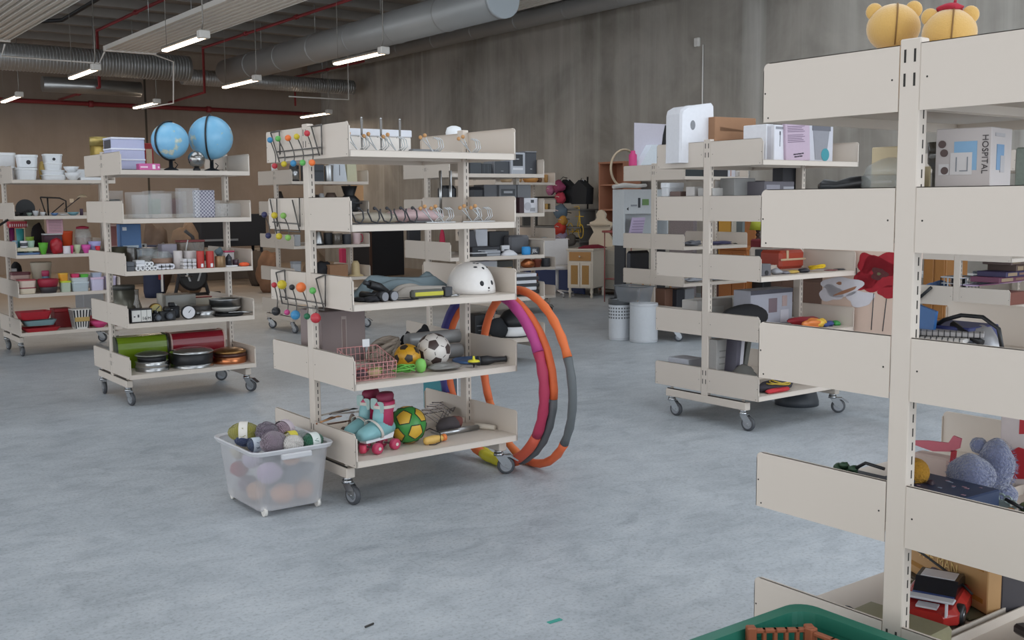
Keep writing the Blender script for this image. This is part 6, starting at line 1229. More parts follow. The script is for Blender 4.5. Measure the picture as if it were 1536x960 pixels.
# fourth shelf
nb = thing('navy_gift_box', 'navy patterned carton with a pale edge on the fourth shelf', 'box', far(1452, 2.52, 4), -.04)
MB().bev(0, .20, .0, .27, 0, .108, .004).build('carton', mat('navy_card', '20304f', .45), nb); MB().tube([(-.001, 0, .0), (-.001, 0, .104), (.02, 0, .108)], .002, 5).build('pale_edge', flat('8f9bb4'), nb)
mb = MB(); rnd = random.Random(3)
for k in range(26): x, y = rnd.uniform(.01, .19), rnd.uniform(.01, .26); s = rnd.uniform(.004, .008); mb.box(x, x+s, y, y+s*1.6, .108, .1088, k % 2)
mb.build('pattern', [flat('9b7a86'), flat('8a94a8')], nb)
gt_ = thing('green_toy_robot', 'dark green and black jointed toy at the left of the fourth shelf', 'toy', far(1282, 2.54, 4)); mb = MB()
for k, (x, y, z, r_) in enumerate(((0, .03, .13, .016), (0, .01, .14, .014), (0, -.02, .135, .014), (0.01, 0, .12, .02))): mb.ball((x, y, z-.01), r_, 10, 0, 1.2, 1, .7, .2, k)
mb.build('body', flat('2f4a34', .5), gt_); MB().tube([(0, -.03, .13), (0, -.06, .15), (0, -.12, .145)], .005, 6).build('arm', blackp, gt_)
MB().bev(-.02, .06, -.16, .05, 0, .11, .01).build('base_block', flat('3d4450', .5), gt_)
yb = thing('crochet_chick', 'mustard yellow crocheted ball toy with two black eyes', 'toy', far(1386, 2.62, 4)+Vector((0, 0, .09))); MB().ball((0, 0, 0), .040, 24).build('crochet_body', mat('mustard_crochet', 'b5842a', .95, bump=1, scale=170, var=.35), yb).location = (0, 0, .042)
for y in (.004, -.022): MB().ball((-.037, y, .026), .0042, 10).build('eye', blackp, yb)
MB().ball((-.0, -.05, .02), .012, 10, 0, 1, 1, .8, .3, 4).build('dark_foot', flat('33202a'), yb)
MB().bev(-.05, .05, -.05, .05, -.09, .0, .005).build('stand', flat('3a4560'), yb)
fl = thing('paper_flamingo', 'flat pink and red paper bird decoration behind the yellow ball toy', 'decoration', far(1428, 2.95, 4)); MB().prism([(.14, .13), (.05, .145), (-.02, .15), (-.035, .175), (-.06, .17), (-.055, .14), (-.03, .125), (.03, .115)], -.004, .004, 'x').build('body', flat('c96a78', .6), fl); MB().prism([(-.02, 0), (-.035, 0), (-.045, .13), (-.03, .13)], -.004, .004, 'x').build('leg', flat('b02a38'), fl)
MB().bev(.0, .05, -.02, .10, 0, .10, .006).build('cream_cup', flat('cdb9b0'), fl)
def fluffy(label, px_, x_, r, sc, ears, dz=0):
    t = thing('fluffy_plush', label, 'plush toy', far(px_, x_, 4)); m = mat('blue_grey_fur', '717897', 1, sheen=.8, bump=1, scale=140, var=.28)
    o = MB().ball((0, 0, 0), r, 32, 0, sc[0], sc[1], sc[2], .05, int(px_)).build('head', m, t); o.location = (0, 0, .04+r*sc[2]); o2 = MB().ball((0, 0, 0), r*.8, 20, 0, 1, 1, .7, .05, 3).build('body', m, t); o2.location = (.02, 0, r*.5)
    for y, z in ears: MB().ball((0, 0, 0), r*.42, 16, 0, .8, 1, .9, .06, 5).build('ear', m, t).location = (-.01, y, z)
    rnd = random.Random(int(px_)); mb = MB()
    for k in range(900):
        u_, v_ = rnd.uniform(-1, 1), rnd.uniform(0, 2*pi); s = (1-u_*u_)**.5; n_ = Vector((s*cos(v_), s*sin(v_), u_)); p0 = Vector((n_.x*r*sc[0], n_.y*r*sc[1], n_.z*r*sc[2])); p1_ = p0+n_*.007+Vector((rnd.uniform(-.004, .004), rnd.uniform(-.004, .004), rnd.uniform(-.006, .002))); e = n_.orthogonal().normalized()*.0011
        mb.add([tuple(p0-e), tuple(p0+e), tuple(p1_)], [(0, 1, 2)])
    f_ = mb.build('fur', m, t); f_.location = o.location; f_['kind'] = 'stuff'; return t
fluffy('left fluffy blue grey plush ball on the fourth shelf', 1474, 2.80, .066, (.9, 1, .95), ()); fluffy('right fluffy blue grey plush animal, turned away', 1512, 2.92, .062, (.8, .85, 1.25), ((.05, .17),))
for k, (px_, x_) in enumerate(((1480, 2.62), (1522, 2.86))):
    t = thing('lace_collar', ('left' if k == 0 else 'right')+' pale mint lace fan shape in front of the plush toys', 'lace', far(px_, x_, 4)); mb = MB()
    for j in range(7):
        a = R(15+25*j); mb.tube([(0, .045*cos(a)+.011*cos(q), .035*sin(a)+.011*sin(q)+.01) for q in [2*pi*i/10 for i in range(10)]], .003, 5, close=True)
    mb.prism([(-.03, 0), (.03, 0), (.035, .02), (0, .04), (-.035, .02)], -.002, .002, 'x'); mb.build('lace', flat('a9b9b4', .8), t)
rw = thing('red_white_carton', 'white and red toy carton at the right edge of the fourth shelf', 'box', far(1530, 3.10, 4)); MB().bev(0, .05, -.15, .03, 0, .26, .004).build('carton', flat('d3c9c8', .5), rw); MB().prism([(-.12, .06), (-.02, .04), (.015, .11), (-.03, .14), (-.10, .13)], -.002, 0, 'x').build('red_print', flat('b82530', .4), rw); MB().prism([(-.08, .19), (-.03, .18), (-.03, .23), (-.07, .24)], -.002, 0, 'x').build('red_print', flat('b82530', .4), rw)
cs = thing('camouflage_toy', 'olive green toy vehicle with an orange part in front of the centre rail', 'toy', Vector((2.78, 1.42, SZ(4)))); mb = MB().bev(-.05, .05, -.035, .035, .012, .045, .01); mb.bev(-.02, .03, -.025, .025, .045, .07, .01); mb.build('hull', mat('olive_toy', '4a5234', .5, var=.3, scale=60), cs); MB().tube([(-.03, 0, .06), (-.03, .05, .075)], .005, 6).build('gun', blackp, cs); MB().ball((.0, .05, .03), .016, 12).build('orange_part', flat('c9883a'), cs)
for x in (-.03, .03):
    for y in (-.037, .037): MB().cyl((x, y-.004, .012), .012, .008, 12, 'y').build('wheel', blackp, cs)
# fifth shelf
cr = thing('toy_racing_car', 'red, white and blue toy racing car with sponsor stripes on the lowest shelf', 'toy car', Vector((2.98, 1.79, SZ(5))), .35)
sec = [(-.19, .05, .055), (-.16, .085, .065), (-.06, .09, .075), (.02, .088, .075), (.12, .09, .07), (.18, .075, .06), (.2, .05, .05)]
MB().loft([[(x, y*k, z) for y, z in ((w2, .02), (w2, hh_*.75), (w2*.8, hh_), (-w2*.8, hh_), (-w2, hh_*.75), (-w2, .02))] for x, w2, hh_ in sec for k in (1,)], smooth=False).build('body', flat('b0302c', .25), cr)
MB().prism([(-.09, .07), (-.045, .112), (.04, .112), (.10, .07)], -.062, .062, 'y').build('dark_cabin', flat('1b1c22', .2), cr)
MB().box(-.15, -.09, -.06, .06, .0735, .078).box(.12, .17, -.06, .06, .068, .073).build('blue_stripes', flat('3a4f8a', .3), cr); MB().box(-.04, .03, -.05, .05, .112, .1135).build('white_sticker', flat('cfcdd2', .3), cr); MB().box(-.19, -.15, -.03, .03, .064, .07).build('white_sticker', flat('cfcdd2', .3), cr); MB().prism([(-.1, .02), (-.085, .06), (.1, .05), (.1, .03)], .088, .092, 'y').build('side_sticker', flat('cfcdd2', .3), cr)
for x in (-.11, .12):
    for s in (-1, 1): w2 = MB(); w2.lathe([(.026, 0), (.034, .004), (.034, .024), (.026, .028)], 20, (x, .066 if s > 0 else -.094, .034), 'y'); w2.lathe([(.016, -.001), (.016, .029)], 12, (x, .066 if s > 0 else -.094, .034), 'y', 1); w2.build('wheel', [blackp, steel], cr)
MB().bev(-.21, -.17, -.08, .08, .095, .102, .003).box(-.2, -.18, -.06, -.055, .05, .1).box(-.2, -.18, .055, .06, .05, .1).build('rear_wing', flat('c9cbd2', .3), cr)
wd = thing('wooden_toy_chest', 'light wooden box with faded lettering on the lowest shelf', 'box', Vector((3.14, 1.93, SZ(5))), -.42); MB().bev(0, .05, -.30, .18, .012, .19, .003).build('board', mat('pine_board', 'b0895a', .5, var=.16, scale=6), wd)
MB().bev(.05, .16, -.30, .18, .012, .15, .003).build('dark_case', flat('3e3a3e'), wd); MB().box(-.001, 0, -.28, .17, .04, .055).box(-.001, 0, -.28, .17, .14, .15).build('gold_stripes', flat('9a6c2a'), wd); MB().bev(-.02, .05, -.02, .16, 0, .012, .002).build('foot', flat('3b3020'), wd)
text('THE MAN', .05, flat('d9b878'), 'lettering', wd, (-.002, -.05, .10), rot=(pi/2, 0, -pi/2)); MB().tube([(-.01, .15, .10), (-.05, .08, .13), (-.06, -.05, .13), (-.03, -.2, .09), (-.03, -.27, .07)], .004, 6).build('black_cord', blackp, wd)
ol = thing('olive_cloth', 'olive green felt sheet under the wooden box', 'cloth', Vector((3.12, 1.83, SZ(5)+.001)), -.25); MB().bev(-.12, .18, -.19, .14, 0, .008, .003).build('felt', flat('5c5a40', .95), ol)
tk = thing('plastic_case', 'khaki plastic toy case with dark latches behind the near panel', 'case', Vector((2.62, 1.67, SZ(5))), .05); MB().bev(-.07, .07, -.10, .16, 0, .085, .008).build('case_body', mat('khaki_plastic', '8a8568', .45, var=.1, scale=30), tk)
for y in (-.10, .12): MB().bev(-.074, -.06, y-.03, y+.03, .05, .088, .003).build('latch', flat('3d3d3d'), tk)
for k in range(5): MB().lathe([(.003, -.0115), (.003, 0)], 8, (-.06, -.07+.04*k, .07), 'x').build('rivet', flat('b0aa94'), tk)
MB().tube([(-.072, .10, .095), (-.072, .14, .105), (-.04, .17, .09)], .004, 6).build('wire_handle', dgr, tk)
rt = tag(MB().tube([(2.72, 1.60, SZ(5)+.004), (2.86, 1.53, SZ(5)+.004)], .004, 6).build('black_stick', blackp), 'thin black stick lying on the bare lowest shelf', 'stick')
for k, (x, y, z, rz, col) in enumerate(((2.83, 1.36, .0, .3, 'a02a2e'), (2.92, 1.40, .035, -.2, 'b03036'), (2.78, 1.42, .0, .9, '5a2020'), (2.9, 1.30, .0, .5, '8a2226'), (2.72, 1.44, 0, .1, '2f5a34'), (3.0, 1.42, .03, .6, 'c03a3e'), (2.86, 1.44, .05, 1.2, '2e2628'))):
    t = thing('toy_brick', ('red toy piece at the near edge of the pile', 'brighter red toy piece lying on the pile', 'dark red toy piece at the left of the pile', 'red toy piece low in the pile', 'green toy piece at the left end of the pile', 'bright red lettered toy piece at the far right of the pile', 'black toy piece on top of the pile')[k], 'toy', Vector((x, y, SZ(5)+z)), rz); MB().bev(-.05, .05, -.02, .02, 0, .03, .008).build('block', F(col, .3), t); MB().lathe([(.012, .03), (.012, .036)], 12).build('stud', F(col, .3), t)
# green crate in front
gc = thing('green_crate', 'dark green plastic crate in the foreground at the bottom right', 'crate', (2.035, 1.42, 0)); gm = mat('green_plastic', '1a6552', .38)
def cr_ring(hx, hy, z, r=.06): return [(x, y, z) for x, y in rpoly(-hx, hx, -hy, hy, r, 6)]
MB().loft([cr_ring(.21, .31, 0), cr_ring(.245, .35, .38), cr_ring(.25, .355, .40)], cap=False).loft([cr_ring(.20, .30, .012), cr_ring(.234, .34, .39)], cap=False).loft([cr_ring(.21, .31, 0), cr_ring(.21, .31, .012)]).build('crate_wall', gm, gc)
MB().loft([cr_ring(.236, .341, .39), cr_ring(.240, .345, .425), cr_ring(.272, .378, .428), cr_ring(.277, .383, .42), cr_ring(.277, .383, .395), cr_ring(.250, .355, .39)], cap=False).build('rim', gm, gc)
brn = mat('brown_toy_plastic', '8a4e32', .5, var=.12, scale=40)
for k, (x, y, z, rz) in enumerate(((2.108, 1.702, .376, -.60), (2.165, 1.50, .374, 1.57), (1.95, 1.50, .35, 1.5))):
    t = thing('toy_fence', ('brown toy fence nearest the far rim of the green crate', 'long brown toy fence running towards the viewer in the crate', 'brown toy fence at the left inside the crate')[k], 'toy fence', (x, y, z), rz); mb = MB()
    hl = (.075, .15, .11)[k]; mb.bev(-hl, hl, -.008, .008, .045, .055, .002); mb.bev(-hl, hl, -.008, .008, .0, .012, .002)
    for j in range(6): mb.bev(-hl+hl*.38*j, -hl+.01+hl*.38*j, -.008, .008, -.06, .055, .002)
    mb.build('rails', brn, t)
    for s in (-hl, hl): MB().bev(s-.012, s+.012, -.013, .013, -.08, .062, .003).build('post', brn, t)
for k in range(6):
    t = thing('toy_block', 'brown toy block deeper in the green crate', 'toy', (1.93+.06*(k % 3), 1.25+.12*(k//3), .20), .4*k, group='brown toy blocks in the green crate'); MB().bev(-.05, .05, -.04, .04, -.19, .05, .006).build('block', brn, t)

# ================================================================ U9: printer trolley, waste bins, and the furniture at the wall
turn('U9', 1, 944, 953, 226, -.1, [(.9, 0), (1, .1), (1, .85), (.6, .9), (.55, 1)], 'c43c78', 'pink_bottle', 'hot pink spray bottle on the pale trolley', 'bottle')
c_, w_, h_ = slot('U9', 1, 953, 1000, 217, .1); t = root('magazine_holder', 'white slanted magazine file on the top of the pale trolley', 'file holder', 'U9', c_); MB().prism([(-w_/2, 0), (w_/2, 0), (w_/2, h_), (0, h_), (-w_/2, h_*.12)], 0, .1, 'y').build('file', flat('d3dbe2', .4), t)
box('U9', 1, 1028, 1053, 254, -.3, .2, '30373a', 'dark_case', 'dark box on the top shelf of the pale trolley, left of the post', 'box'); box('U9', 1, 1066, 1090, 254, -.3, .2, '2c2e33', 'dark_case', 'dark box on the top shelf of the pale trolley, right of the post', 'box'); box('U9', 1, 1090, 1124, 251, -.3, .14, 'c4c4cb', 'white_carton', 'white carton with a small figure picture', 'box', panel=[(.3, .42, .1, .7, 'b08a7a')])
c_, w_, h_ = slot('U9', 1, 1106, 1122, 263, -.35); t = root('wire_basket', 'small white grid basket at the right end of the pale trolley', 'basket', 'U9', c_); wirebox(MB(), -w_/2, w_/2, 0, .12, .004, .06, (6, 4, 4), .002).build('grid', white, t)
lump('U9', 3, 1027, 1052, 360, -.3, .14, '6a6c72', 'cutlery_heap', 'heap of grey cutlery and tools on the pale trolley, left', 'tools', nz=.3, seed=5); lump('U9', 3, 1063, 1098, 361, -.3, .14, '4c4a66', 'tool_heap', 'dark violet and grey heap of tools on the pale trolley, right', 'tools', nz=.3, seed=8); lump('U9', 3, 1098, 1118, 364, -.3, .1, '3f4238', 'green_tool', 'small dark green tool near the right end panel', 'tool', nz=.2, seed=4)
lump('U9', 4, 1027, 1052, 416, -.3, .14, 'a4a7ae', 'wrapped_bundle', 'silver wrapped bundle on the fourth pale shelf', 'bundle', nz=.3, seed=11); lump('U9', 4, 1062, 1092, 417, -.3, .14, '8e9098', 'wrapped_bundle', 'grey wrapped bundle right of the post on the fourth pale shelf', 'bundle', nz=.3, seed=12)
box('U9', 5, 998, 1016, 433, -.2, .2, '6a4a3a', 'brown_carton', 'brown carton on the lowest pale shelf', 'box'); box('U9', 5, 1016, 1027, 434, -.25, .2, '2b2d33', 'black_case', 'black case beside the brown carton', 'case'); box('U9', 5, 1028, 1042, 433, -.2, .2, '8f9195', 'grey_case', 'grey metal case right of the black case', 'case')
for k, (px_, base, t0, b0, r_) in enumerate(((933.5, 514, 455, 514, .128), (970, 517, 461, 517, .15))):
    p = on(px_, base-3, 'z', 0); p = p+Vector((.05, .1, 0)); hz = .44 if k == 0 else .42
    t = thing('waste_bin', ('white perforated metal waste bin with a dark liner' if k == 0 else 'larger plain white metal waste bin right of the perforated one'), 'waste bin', p)
    r_ = .119 if k == 0 else .152
    MB().lathe([(r_*.98, 0), (r_, .01), (r_, hz-.01), (r_*1.02, hz), (r_*.95, hz), (r_*.94, .02)], 36).build('bin_wall', flat('d4d7db', .35), t); MB().lathe([(r_*1.012, hz-.03), (r_*1.03, hz-.02), (r_*1.012, hz-.01)], 36, cap=False).build('rolled_edge', flat('c4c7cb', .35), t); MB().lathe([(r_*1.0, .012), (r_*1.015, .02), (r_*1.0, .03)], 36, cap=False).build('rolled_edge', flat('c4c7cb', .35), t)
    if k == 0:
        MB().lathe([(r_*1.03, hz-.05), (r_*1.05, hz-.045), (r_*1.05, hz+.012), (r_*.95, hz+.015)], 36, cap=False).build('liner', flat('4a4d50'), t); mb = MB()
        for j in range(24):
            for q in range(4):
                a = 2*pi*j/24; T_ = Matrix.Rotation(a, 4, 'Z'); mb.T = T_; mb.box(r_-.004, r_+.0015, -.0075, .0075, hz-.20+.035*q, hz-.182+.035*q)
        mb.build('perforations', flat('55585c'), t)
t = thing('mesh_basket', 'grey translucent mesh basket resting on top of the two white bins', 'basket', (7.93, 8.47, .435)); MB().loft([[(x, y, 0) for x, y in rpoly(-.10, .10, -.17, .17, .03)], [(x, y, .17) for x, y in rpoly(-.12, .12, -.2, .2, .03)]], cap=False).build('mesh', mat('mesh_grey', '83878c', .5, alpha=.55), t); MB().tube([(-.12, -.2, .17), (.12, -.2, .17), (.12, .2, .17), (-.12, .2, .17)], .006, 6, close=True).build('rim', flat('6a6e72'), t)
box('U9', 4, 941, 976, 376, .1, .25, '24252b', 'black_bin_bag', 'shiny black bag on the fourth shelf of the pale trolley', 'bag', bv=.03, r=.25)
# the white cabinet behind the pale trolley
wc = thing('white_locker', 'tall white cabinet with a control panel behind the pale trolley', 'cabinet', (9.2, 9.4, 0), .0)
p0, p1_ = on(936, 300, 'y', 9.4), on(976, 300, 'y', 9.4); wx0, wx1 = p0.x-9.2, p1_.x-9.2; zt_, zm, zb = on(940, 284, 'y', 9.4).z, on(940, 321, 'y', 9.4).z, on(940, 352, 'y', 9.4).z
mb = MB().box(wx0, wx1+.3, 0, .2, zm, zt_).box(wx0, wx1+.3, .17, .2, zb-.05, zm).box(wx0, wx0+.02, 0, .17, zb-.05, zm).box(wx1+.28, wx1+.3, 0, .17, zb-.05, zm).box(wx0, wx1+.3, 0, .2, zb-.13, zb-.05); mb.build('carcass', flat('c3c8cb', .4), wc)
w_ = wx1-wx0; MB().box(wx0+w_*.52, wx0+w_*.6, -.006, 0, zm+(zt_-zm)*.25, zm+(zt_-zm)*.65).build('dark_display', flat('3c3f44'), wc); MB().box(wx0+w_*.68, wx0+w_*.92, -.006, 0, zm+(zt_-zm)*.35, zm+(zt_-zm)*.6).build('green_display', flat('6f8f5c'), wc); MB().prism([(wx0+w_*.1, zm+.06), (wx0+w_*.16, zm+.04), (wx0+w_*.16, zm+.08)], -.004, 0, 'y').build('arrow_mark', blackp, wc); MB().box(wx0+w_*.25, wx0+w_*.48, -.003, 0, zm+.09, zm+.11).build('label_lines', flat('8d9298'), wc)
for x in (wx0+.03, wx1+.25): MB().bev(x-.015, x+.015, .005, .185, 0, zb-.13, .003).build('dark_leg', dgr, wc)
ns = thing('notice_sheet', 'lilac notice sheet leaning in the open white cabinet', 'sign', (9.2+wx0+w_*.3, 9.36, zb)); MB().add([(-.1, 0, -.04), (.12, 0, -.04), (.2, .02, .2), (-.02, .02, .2), (-.1, .004, -.04), (.12, .004, -.04), (.2, .024, .2), (-.02, .024, .2)], [(0, 1, 2, 3), (7, 6, 5, 4), (0, 4, 5, 1), (1, 5, 6, 2), (2, 6, 7, 3), (3, 7, 4, 0)]).build('sheet', flat('b9aac6'), ns); mb = MB()
for k in range(6): mb.box(-.06+.02*k*.6, .12+.02*k*.6, -.003+.0033*k, -.001+.0033*k, -.01+.033*k, -.003+.033*k)
mb.build('printed_lines', flat('8a7c98'), ns)
rr_ = thing('racket_frame', 'cream rattan hoop and white rolled cloth on top of the white cabinet', 'decoration', (9.2+wx0+.1, 9.5, zt_)); MB().tube([(.22*cos(a), .0, .25+.22*sin(a)) for a in [R(60)+R(200)*i/16 for i in range(17)]], .014, 8).build('hoop', flat('c9b79c'), rr_); MB().tube([(-.18, 0, .03), (0, 0, .05), (.2, 0, .04), (.35, 0, .05)], [.025, .03, .024, .02], 8).build('rolled_cloth', flat('c4c0ba', .9), rr_)
# tall wooden bookcase at the wall
bk = thing('bookcase', 'tall orange brown open bookcase standing by the concrete wall', 'bookcase', (12.35, 13.6, 0)); bw = mat('beech_veneer', 'a8745a', .5, var=.06, scale=5); y0, y1 = -.02, .70; zt_ = 2.15
q0, q1 = on(888, 300, 'x', 12.0).y-13.6, on(926, 300, 'x', 12.0).y-13.6; bk.location = (12.15, 13.6, 0); ya, yb = q1, q0
MB().box(0, .4, ya, ya+.03, 0, zt_).build('side_panel', bw, bk); MB().box(0, .4, yb-.03, yb, 0, zt_).build('side_panel', bw, bk); MB().box(.38, .4, ya, yb, 0, zt_).build('back_panel', bw, bk); MB().box(-.01, .4, ya-.005, yb+.005, zt_, zt_+.03).build('top_board', bw, bk)
for z in (.08, .5, .93, 1.36, 1.78): MB().box(.01, .38, ya+.03, yb-.03, z, z+.025).build('shelf_board', bw, bk)
# commode
cm = thing('bedside_cabinet', 'cream bedside cabinet with cane doors and turned legs', 'cabinet', (10.74, 13.0, 0), math.atan2(-.36, .21)); cw = flat('cfc6b8', .5)
CW, CD, CH = .42, .62, .78
MB().bev(0, CW, 0, CD, .16, CH-.03, .004).build('carcass', cw, cm); MB().bev(-.02, CW+.02, -.02, CD+.02, CH-.03, CH, .006).build('top_board', cw, cm)
dr = MB().bev(.03, CW-.03, -.012, 0, CH-.19, CH-.05, .003).build('drawer', flat('a97c48'), cm); MB().ball((CW/2, -.03, CH-.12), .016, 12).build('knob', cw, dr)
for k, x in enumerate((.03, CW/2+.005)): d_ = MB().bev(x, x+CW/2-.035, -.012, 0, .18, CH-.22, .003).build('door', cw, cm); MB().box(x+.03, x+CW/2-.065, -.016, -.01, .22, CH-.26).build('cane_panel', mat('cane', 'a07a44', .7, var=.2, scale=80), d_)
for x in (.03, CW-.03):
    for y in (.03, CD-.03): MB().lathe([(.012, 0), (.022, .03), (.014, .06), (.028, .1), (.02, .14), (.026, .165)], 12, (x, y, 0)).build('leg', cw, cm)
rcl = thing('red_cloth', 'folded dark red cloth on the cream bedside cabinet', 'cloth', Vector(cm.location)+Vector((.42, -.10, CH))); mb = MB().ball((0, 0, 0), 1, 16, 0, .28, .13, .05, .2, 3); mb.v = [(x, y, max(z, 0)) for x, y, z in mb.v]; mb.build('cloth', flat('7a2030', .9), rcl)
hc = thing('carved_hutch', 'cream carved wall shelf with a scalloped outline standing on the cabinet', 'shelf', (11.75, 13.0, 0)); zz = [(0, .0), (.30, 0)]
out = [(-.30, 0), (.30, 0), (.30, .12), (.24, .22), (.18, .30), (.22, .38), (.28, .46), (.28, .52), (.16, .56), (.10, .62), (.12, .70), (.06, .78), (0, .80)]; out += [(-x, y) for x, y in out[::-1][1:-1] if x > 0]
zb_ = on(905, 372, 'x', 11.75); hc.location = (11.75, on(901, 372, 'x', 11.75).y, .78); MB().prism([(y_, z_*.75) for y_, z_ in out], 0, .03, 'x').build('back_board', flat('cfc3b0', .5), hc); MB().bev(-.10, .0, -.24, .24, .34, .36, .006).build('small_shelf', flat('c4b8a5', .5), hc)
hs = thing('low_sideboard', 'long cream sideboard along the wall carrying the carved shelf', 'sideboard', (11.55, 13.2, 0)); MB().bev(0, .5, -1.2, .2, .1, .78, .006).build('carcass', flat('bdb7ab', .5), hs)
for y in (-1.1, .1): MB().bev(.02, .06, y-.03, y+.03, 0, .1, .003).build('foot', flat('8a8378'), hs)
for k in range(2): MB().bev(-.012, 0, -1.15+.68*k, -.5+.68*k, .5, .74, .004).build('drawer', flat('c6c1b6', .5), hs)
# pink round table on white stool
pt_ = thing('side_table', 'tall pinkish metal side table with a round top', 'side table', on(899, 452, 'z', 0)+Vector((.15, -.25, 0))); pm_ = flat('8f4a48', .5); TH = 1.05
MB().lathe([(.24, TH), (.245, TH+.01), (.24, TH+.03)], 28).build('table_top', pm_, pt_)
for k in range(4): a = pi/4+k*pi/2; MB().tube([(.2*cos(a), .2*sin(a), .0), (.2*cos(a), .2*sin(a), TH)], .009, 6).build('leg', pm_, pt_)
MB().tube([(.2*cos(pi/4+k*pi/2), .2*sin(pi/4+k*pi/2), .35) for k in range(4)], .007, 6, close=True).build('brace_ring', pm_, pt_)
ch_ = thing('white_chair', 'white shell chair with wooden splayed legs beside the cane cabinet', 'chair', on(899, 455, 'z', 0)+Vector((.30, -.9, 0)), .4)
MB().loft([[(x, y, z) for x, y in rpoly(-.22*s, .22*s, -.22*s, .22*s, .1)] for s, z in ((.7, .42), (1, .46), (1.02, .48))]).build('seat', flat('cfcfd2', .4), ch_)
for x in (-1, 1):
    for y in (-1, 1): MB().tube([(x*.12, y*.12, .44), (x*.22, y*.22, .0)], [.016, .010], 8).build('leg', wood, ch_)
# white desk chair and desk near the farthest trolley
dc = thing('desk_chair', 'white swivel chair with casters by the farthest trolley', 'chair', on(833, 447, 'z', 0)+Vector((.2, .2, 0)), -.6)
MB().lathe([(.22, .44), (.24, .47), (.22, .5)], 24).build('seat', flat('c9c9cb', .4), dc); MB().cyl((0, 0, .08), .025, .38, 10).build('column', flat('c4c4c6'), dc)
mb = MB().loft([[(x, .22+.06*t_*t_, .5+.42*t_) for x in (-.2, .2)]+[(x, .25+.06*t_*t_, .5+.42*t_) for x in (.2, -.2)] for t_ in (0, .3, .6, .85, 1)]); mb.build('backrest', flat('cfcfd1', .4), dc)
for k in range(5): a = 2*pi*k/5; b_ = MB().tube([(0, 0, .1), (.26*cos(a), .26*sin(a), .07)], .014, 6).build('base_arm', flat('c9c9cb'), dc); MB().cyl((.26*cos(a)-.012, .26*sin(a), .025), .025, .024, 12, 'x').build('wheel', flat('a9a9ab'), b_)
bd = thing('blue_partition', 'dark blue panel under the white desk', 'panel', (11.2, 13.85, 0), 0); MB().bev(0, .04, -.7, .9, .02, .62, .006).build('panel', flat('26345c', .7), bd)
# goods stacked at the wall: backpacks, ribbon, balloons, wire scooter
rk = thing('clothes_rack', 'dark metal rack with two rails against the concrete wall', 'rack', (12.4, 15.2, 0)); mb = MB()
for y in (-.75, .85): mb.tube([(0, y, 0), (0, y, 1.95)], .016, 6)
for z in (.86, 1.60): mb.tube([(0, -.75, z), (0, .85, z)], .016, 6)
mb.build('frame', blackp, rk); 
for k, (py_, px_, lb) in enumerate(((288, 850, 'black bag with a pointed top hanging left on the rack'), (289, 873, 'black bag with a pointed top hanging right on the rack'))):
    p = on(px_, py_, 'x', 12.2); t = thing('hanging_bag', lb, 'bag', (12.2, p.y, p.z-.2)); MB().prism([(-.20, 0), (.20, 0), (.22, .28), (.12, .34), (0, .42), (-.12, .34), (-.22, .28)], -.08, .08, 'x').build('bag_body', flat('1d2024', .7), t); MB().tube([(0, -.05, .40), (0, 0, .46), (0, .05, .40)], .008, 6).build('handle', steel, t)
for k, (px_, py_, r_, col, lb) in enumerate(((838, 280, .09, '8a3a5a', 'plum and orange cushion left of the black bags'), (841, 297, .08, 'b0384a', 'red patterned ball left of the black bags'), (826, 285, .07, 'b06a8a', 'striped pink cushion near the farthest trolley'), (840, 318, .10, '5a6a78', 'blue grey rucksack below the bags'), (844, 331, .07, 'b5833a', 'mustard cloth bundle beside the yellow wire figure'), (841, 342, .09, 'b03528', 'red round basket left of the yellow wire wheels'), (843, 358, .09, '8a7f96', 'lilac striped shoes pile under the red basket'), (856, 360, .08, '55504a', 'dark grey bundle behind the cabinet'))):
    p = on(px_, py_, 'x', 12.0); t = thing('soft_goods', lb, 'bundle', (12.0, p.y, p.z-r_)); MB().tube([(-.0, 0, r_*2), (.1, 0, r_*2+.08), (.2, 0, r_*2+.06)], .006, 5).build('hook', blackp, t); MB().ball((0, 0, r_), r_*1.3, 16, 0, .8, 1.1, 1, .14, k).build('bundle_body', flat(col, .8), t); MB().tube([(-r_*.9, -r_*.6, r_*1.2), (-r_*1.1, 0, r_*1.4), (-r_*.9, r_*.6, r_*1.2)], .008, 6).build('trim_band', flat('c9b0a8'), t)
sh2 = thing('shelf_rack', 'grey shelf boards behind the yellow wire figure', 'shelf', (12.3, 15.0, 0)); MB().bev(-.25, .2, -.75, 1.0, 1.05, 1.08, .004).bev(-.25, .2, -.75, 1.0, 1.36, 1.385, .004).bev(-.25, .2, -.75, 1.0, .80, .82, .004).build('boards', flat('6a6a68'), sh2)
for y in (-.7, .95): MB().box(-.2, .15, y, y+.03, 0, 1.38).build('upright', flat('6a6a68'), sh2)
yw = flat('c9a42c', .4); p = on(862, 350, 'x', 12.1); ys = thing('yellow_wire_tricycle', 'yellow wire tricycle decoration on the shelf by the wall', 'decoration', (12.1, p.y, .82)); 
for y, z, r_ in ((.12, .13, .13), (-.17, .12, .12)): MB().tube([(0, y+r_*.55*cos(a), z+r_*sin(a)+.06) for a in [2*pi*i/20 for i in range(20)]], .009, 6, close=True).build('wheel', yw, ys)
MB().tube([(0, .12, .17), (0, -.05, .17), (0, -.17, .16), (0, -.12, .6), (0, -.05, .58)], .01, 6).tube([(0, -.05, .17), (0, -.13, .45)], .01, 6).tube([(0, -.02, .44), (0, -.24, .44)], .008, 6).tube([(0, .02, .6), (0, -.12, .62)], .006, 6).build('frame', yw, ys)
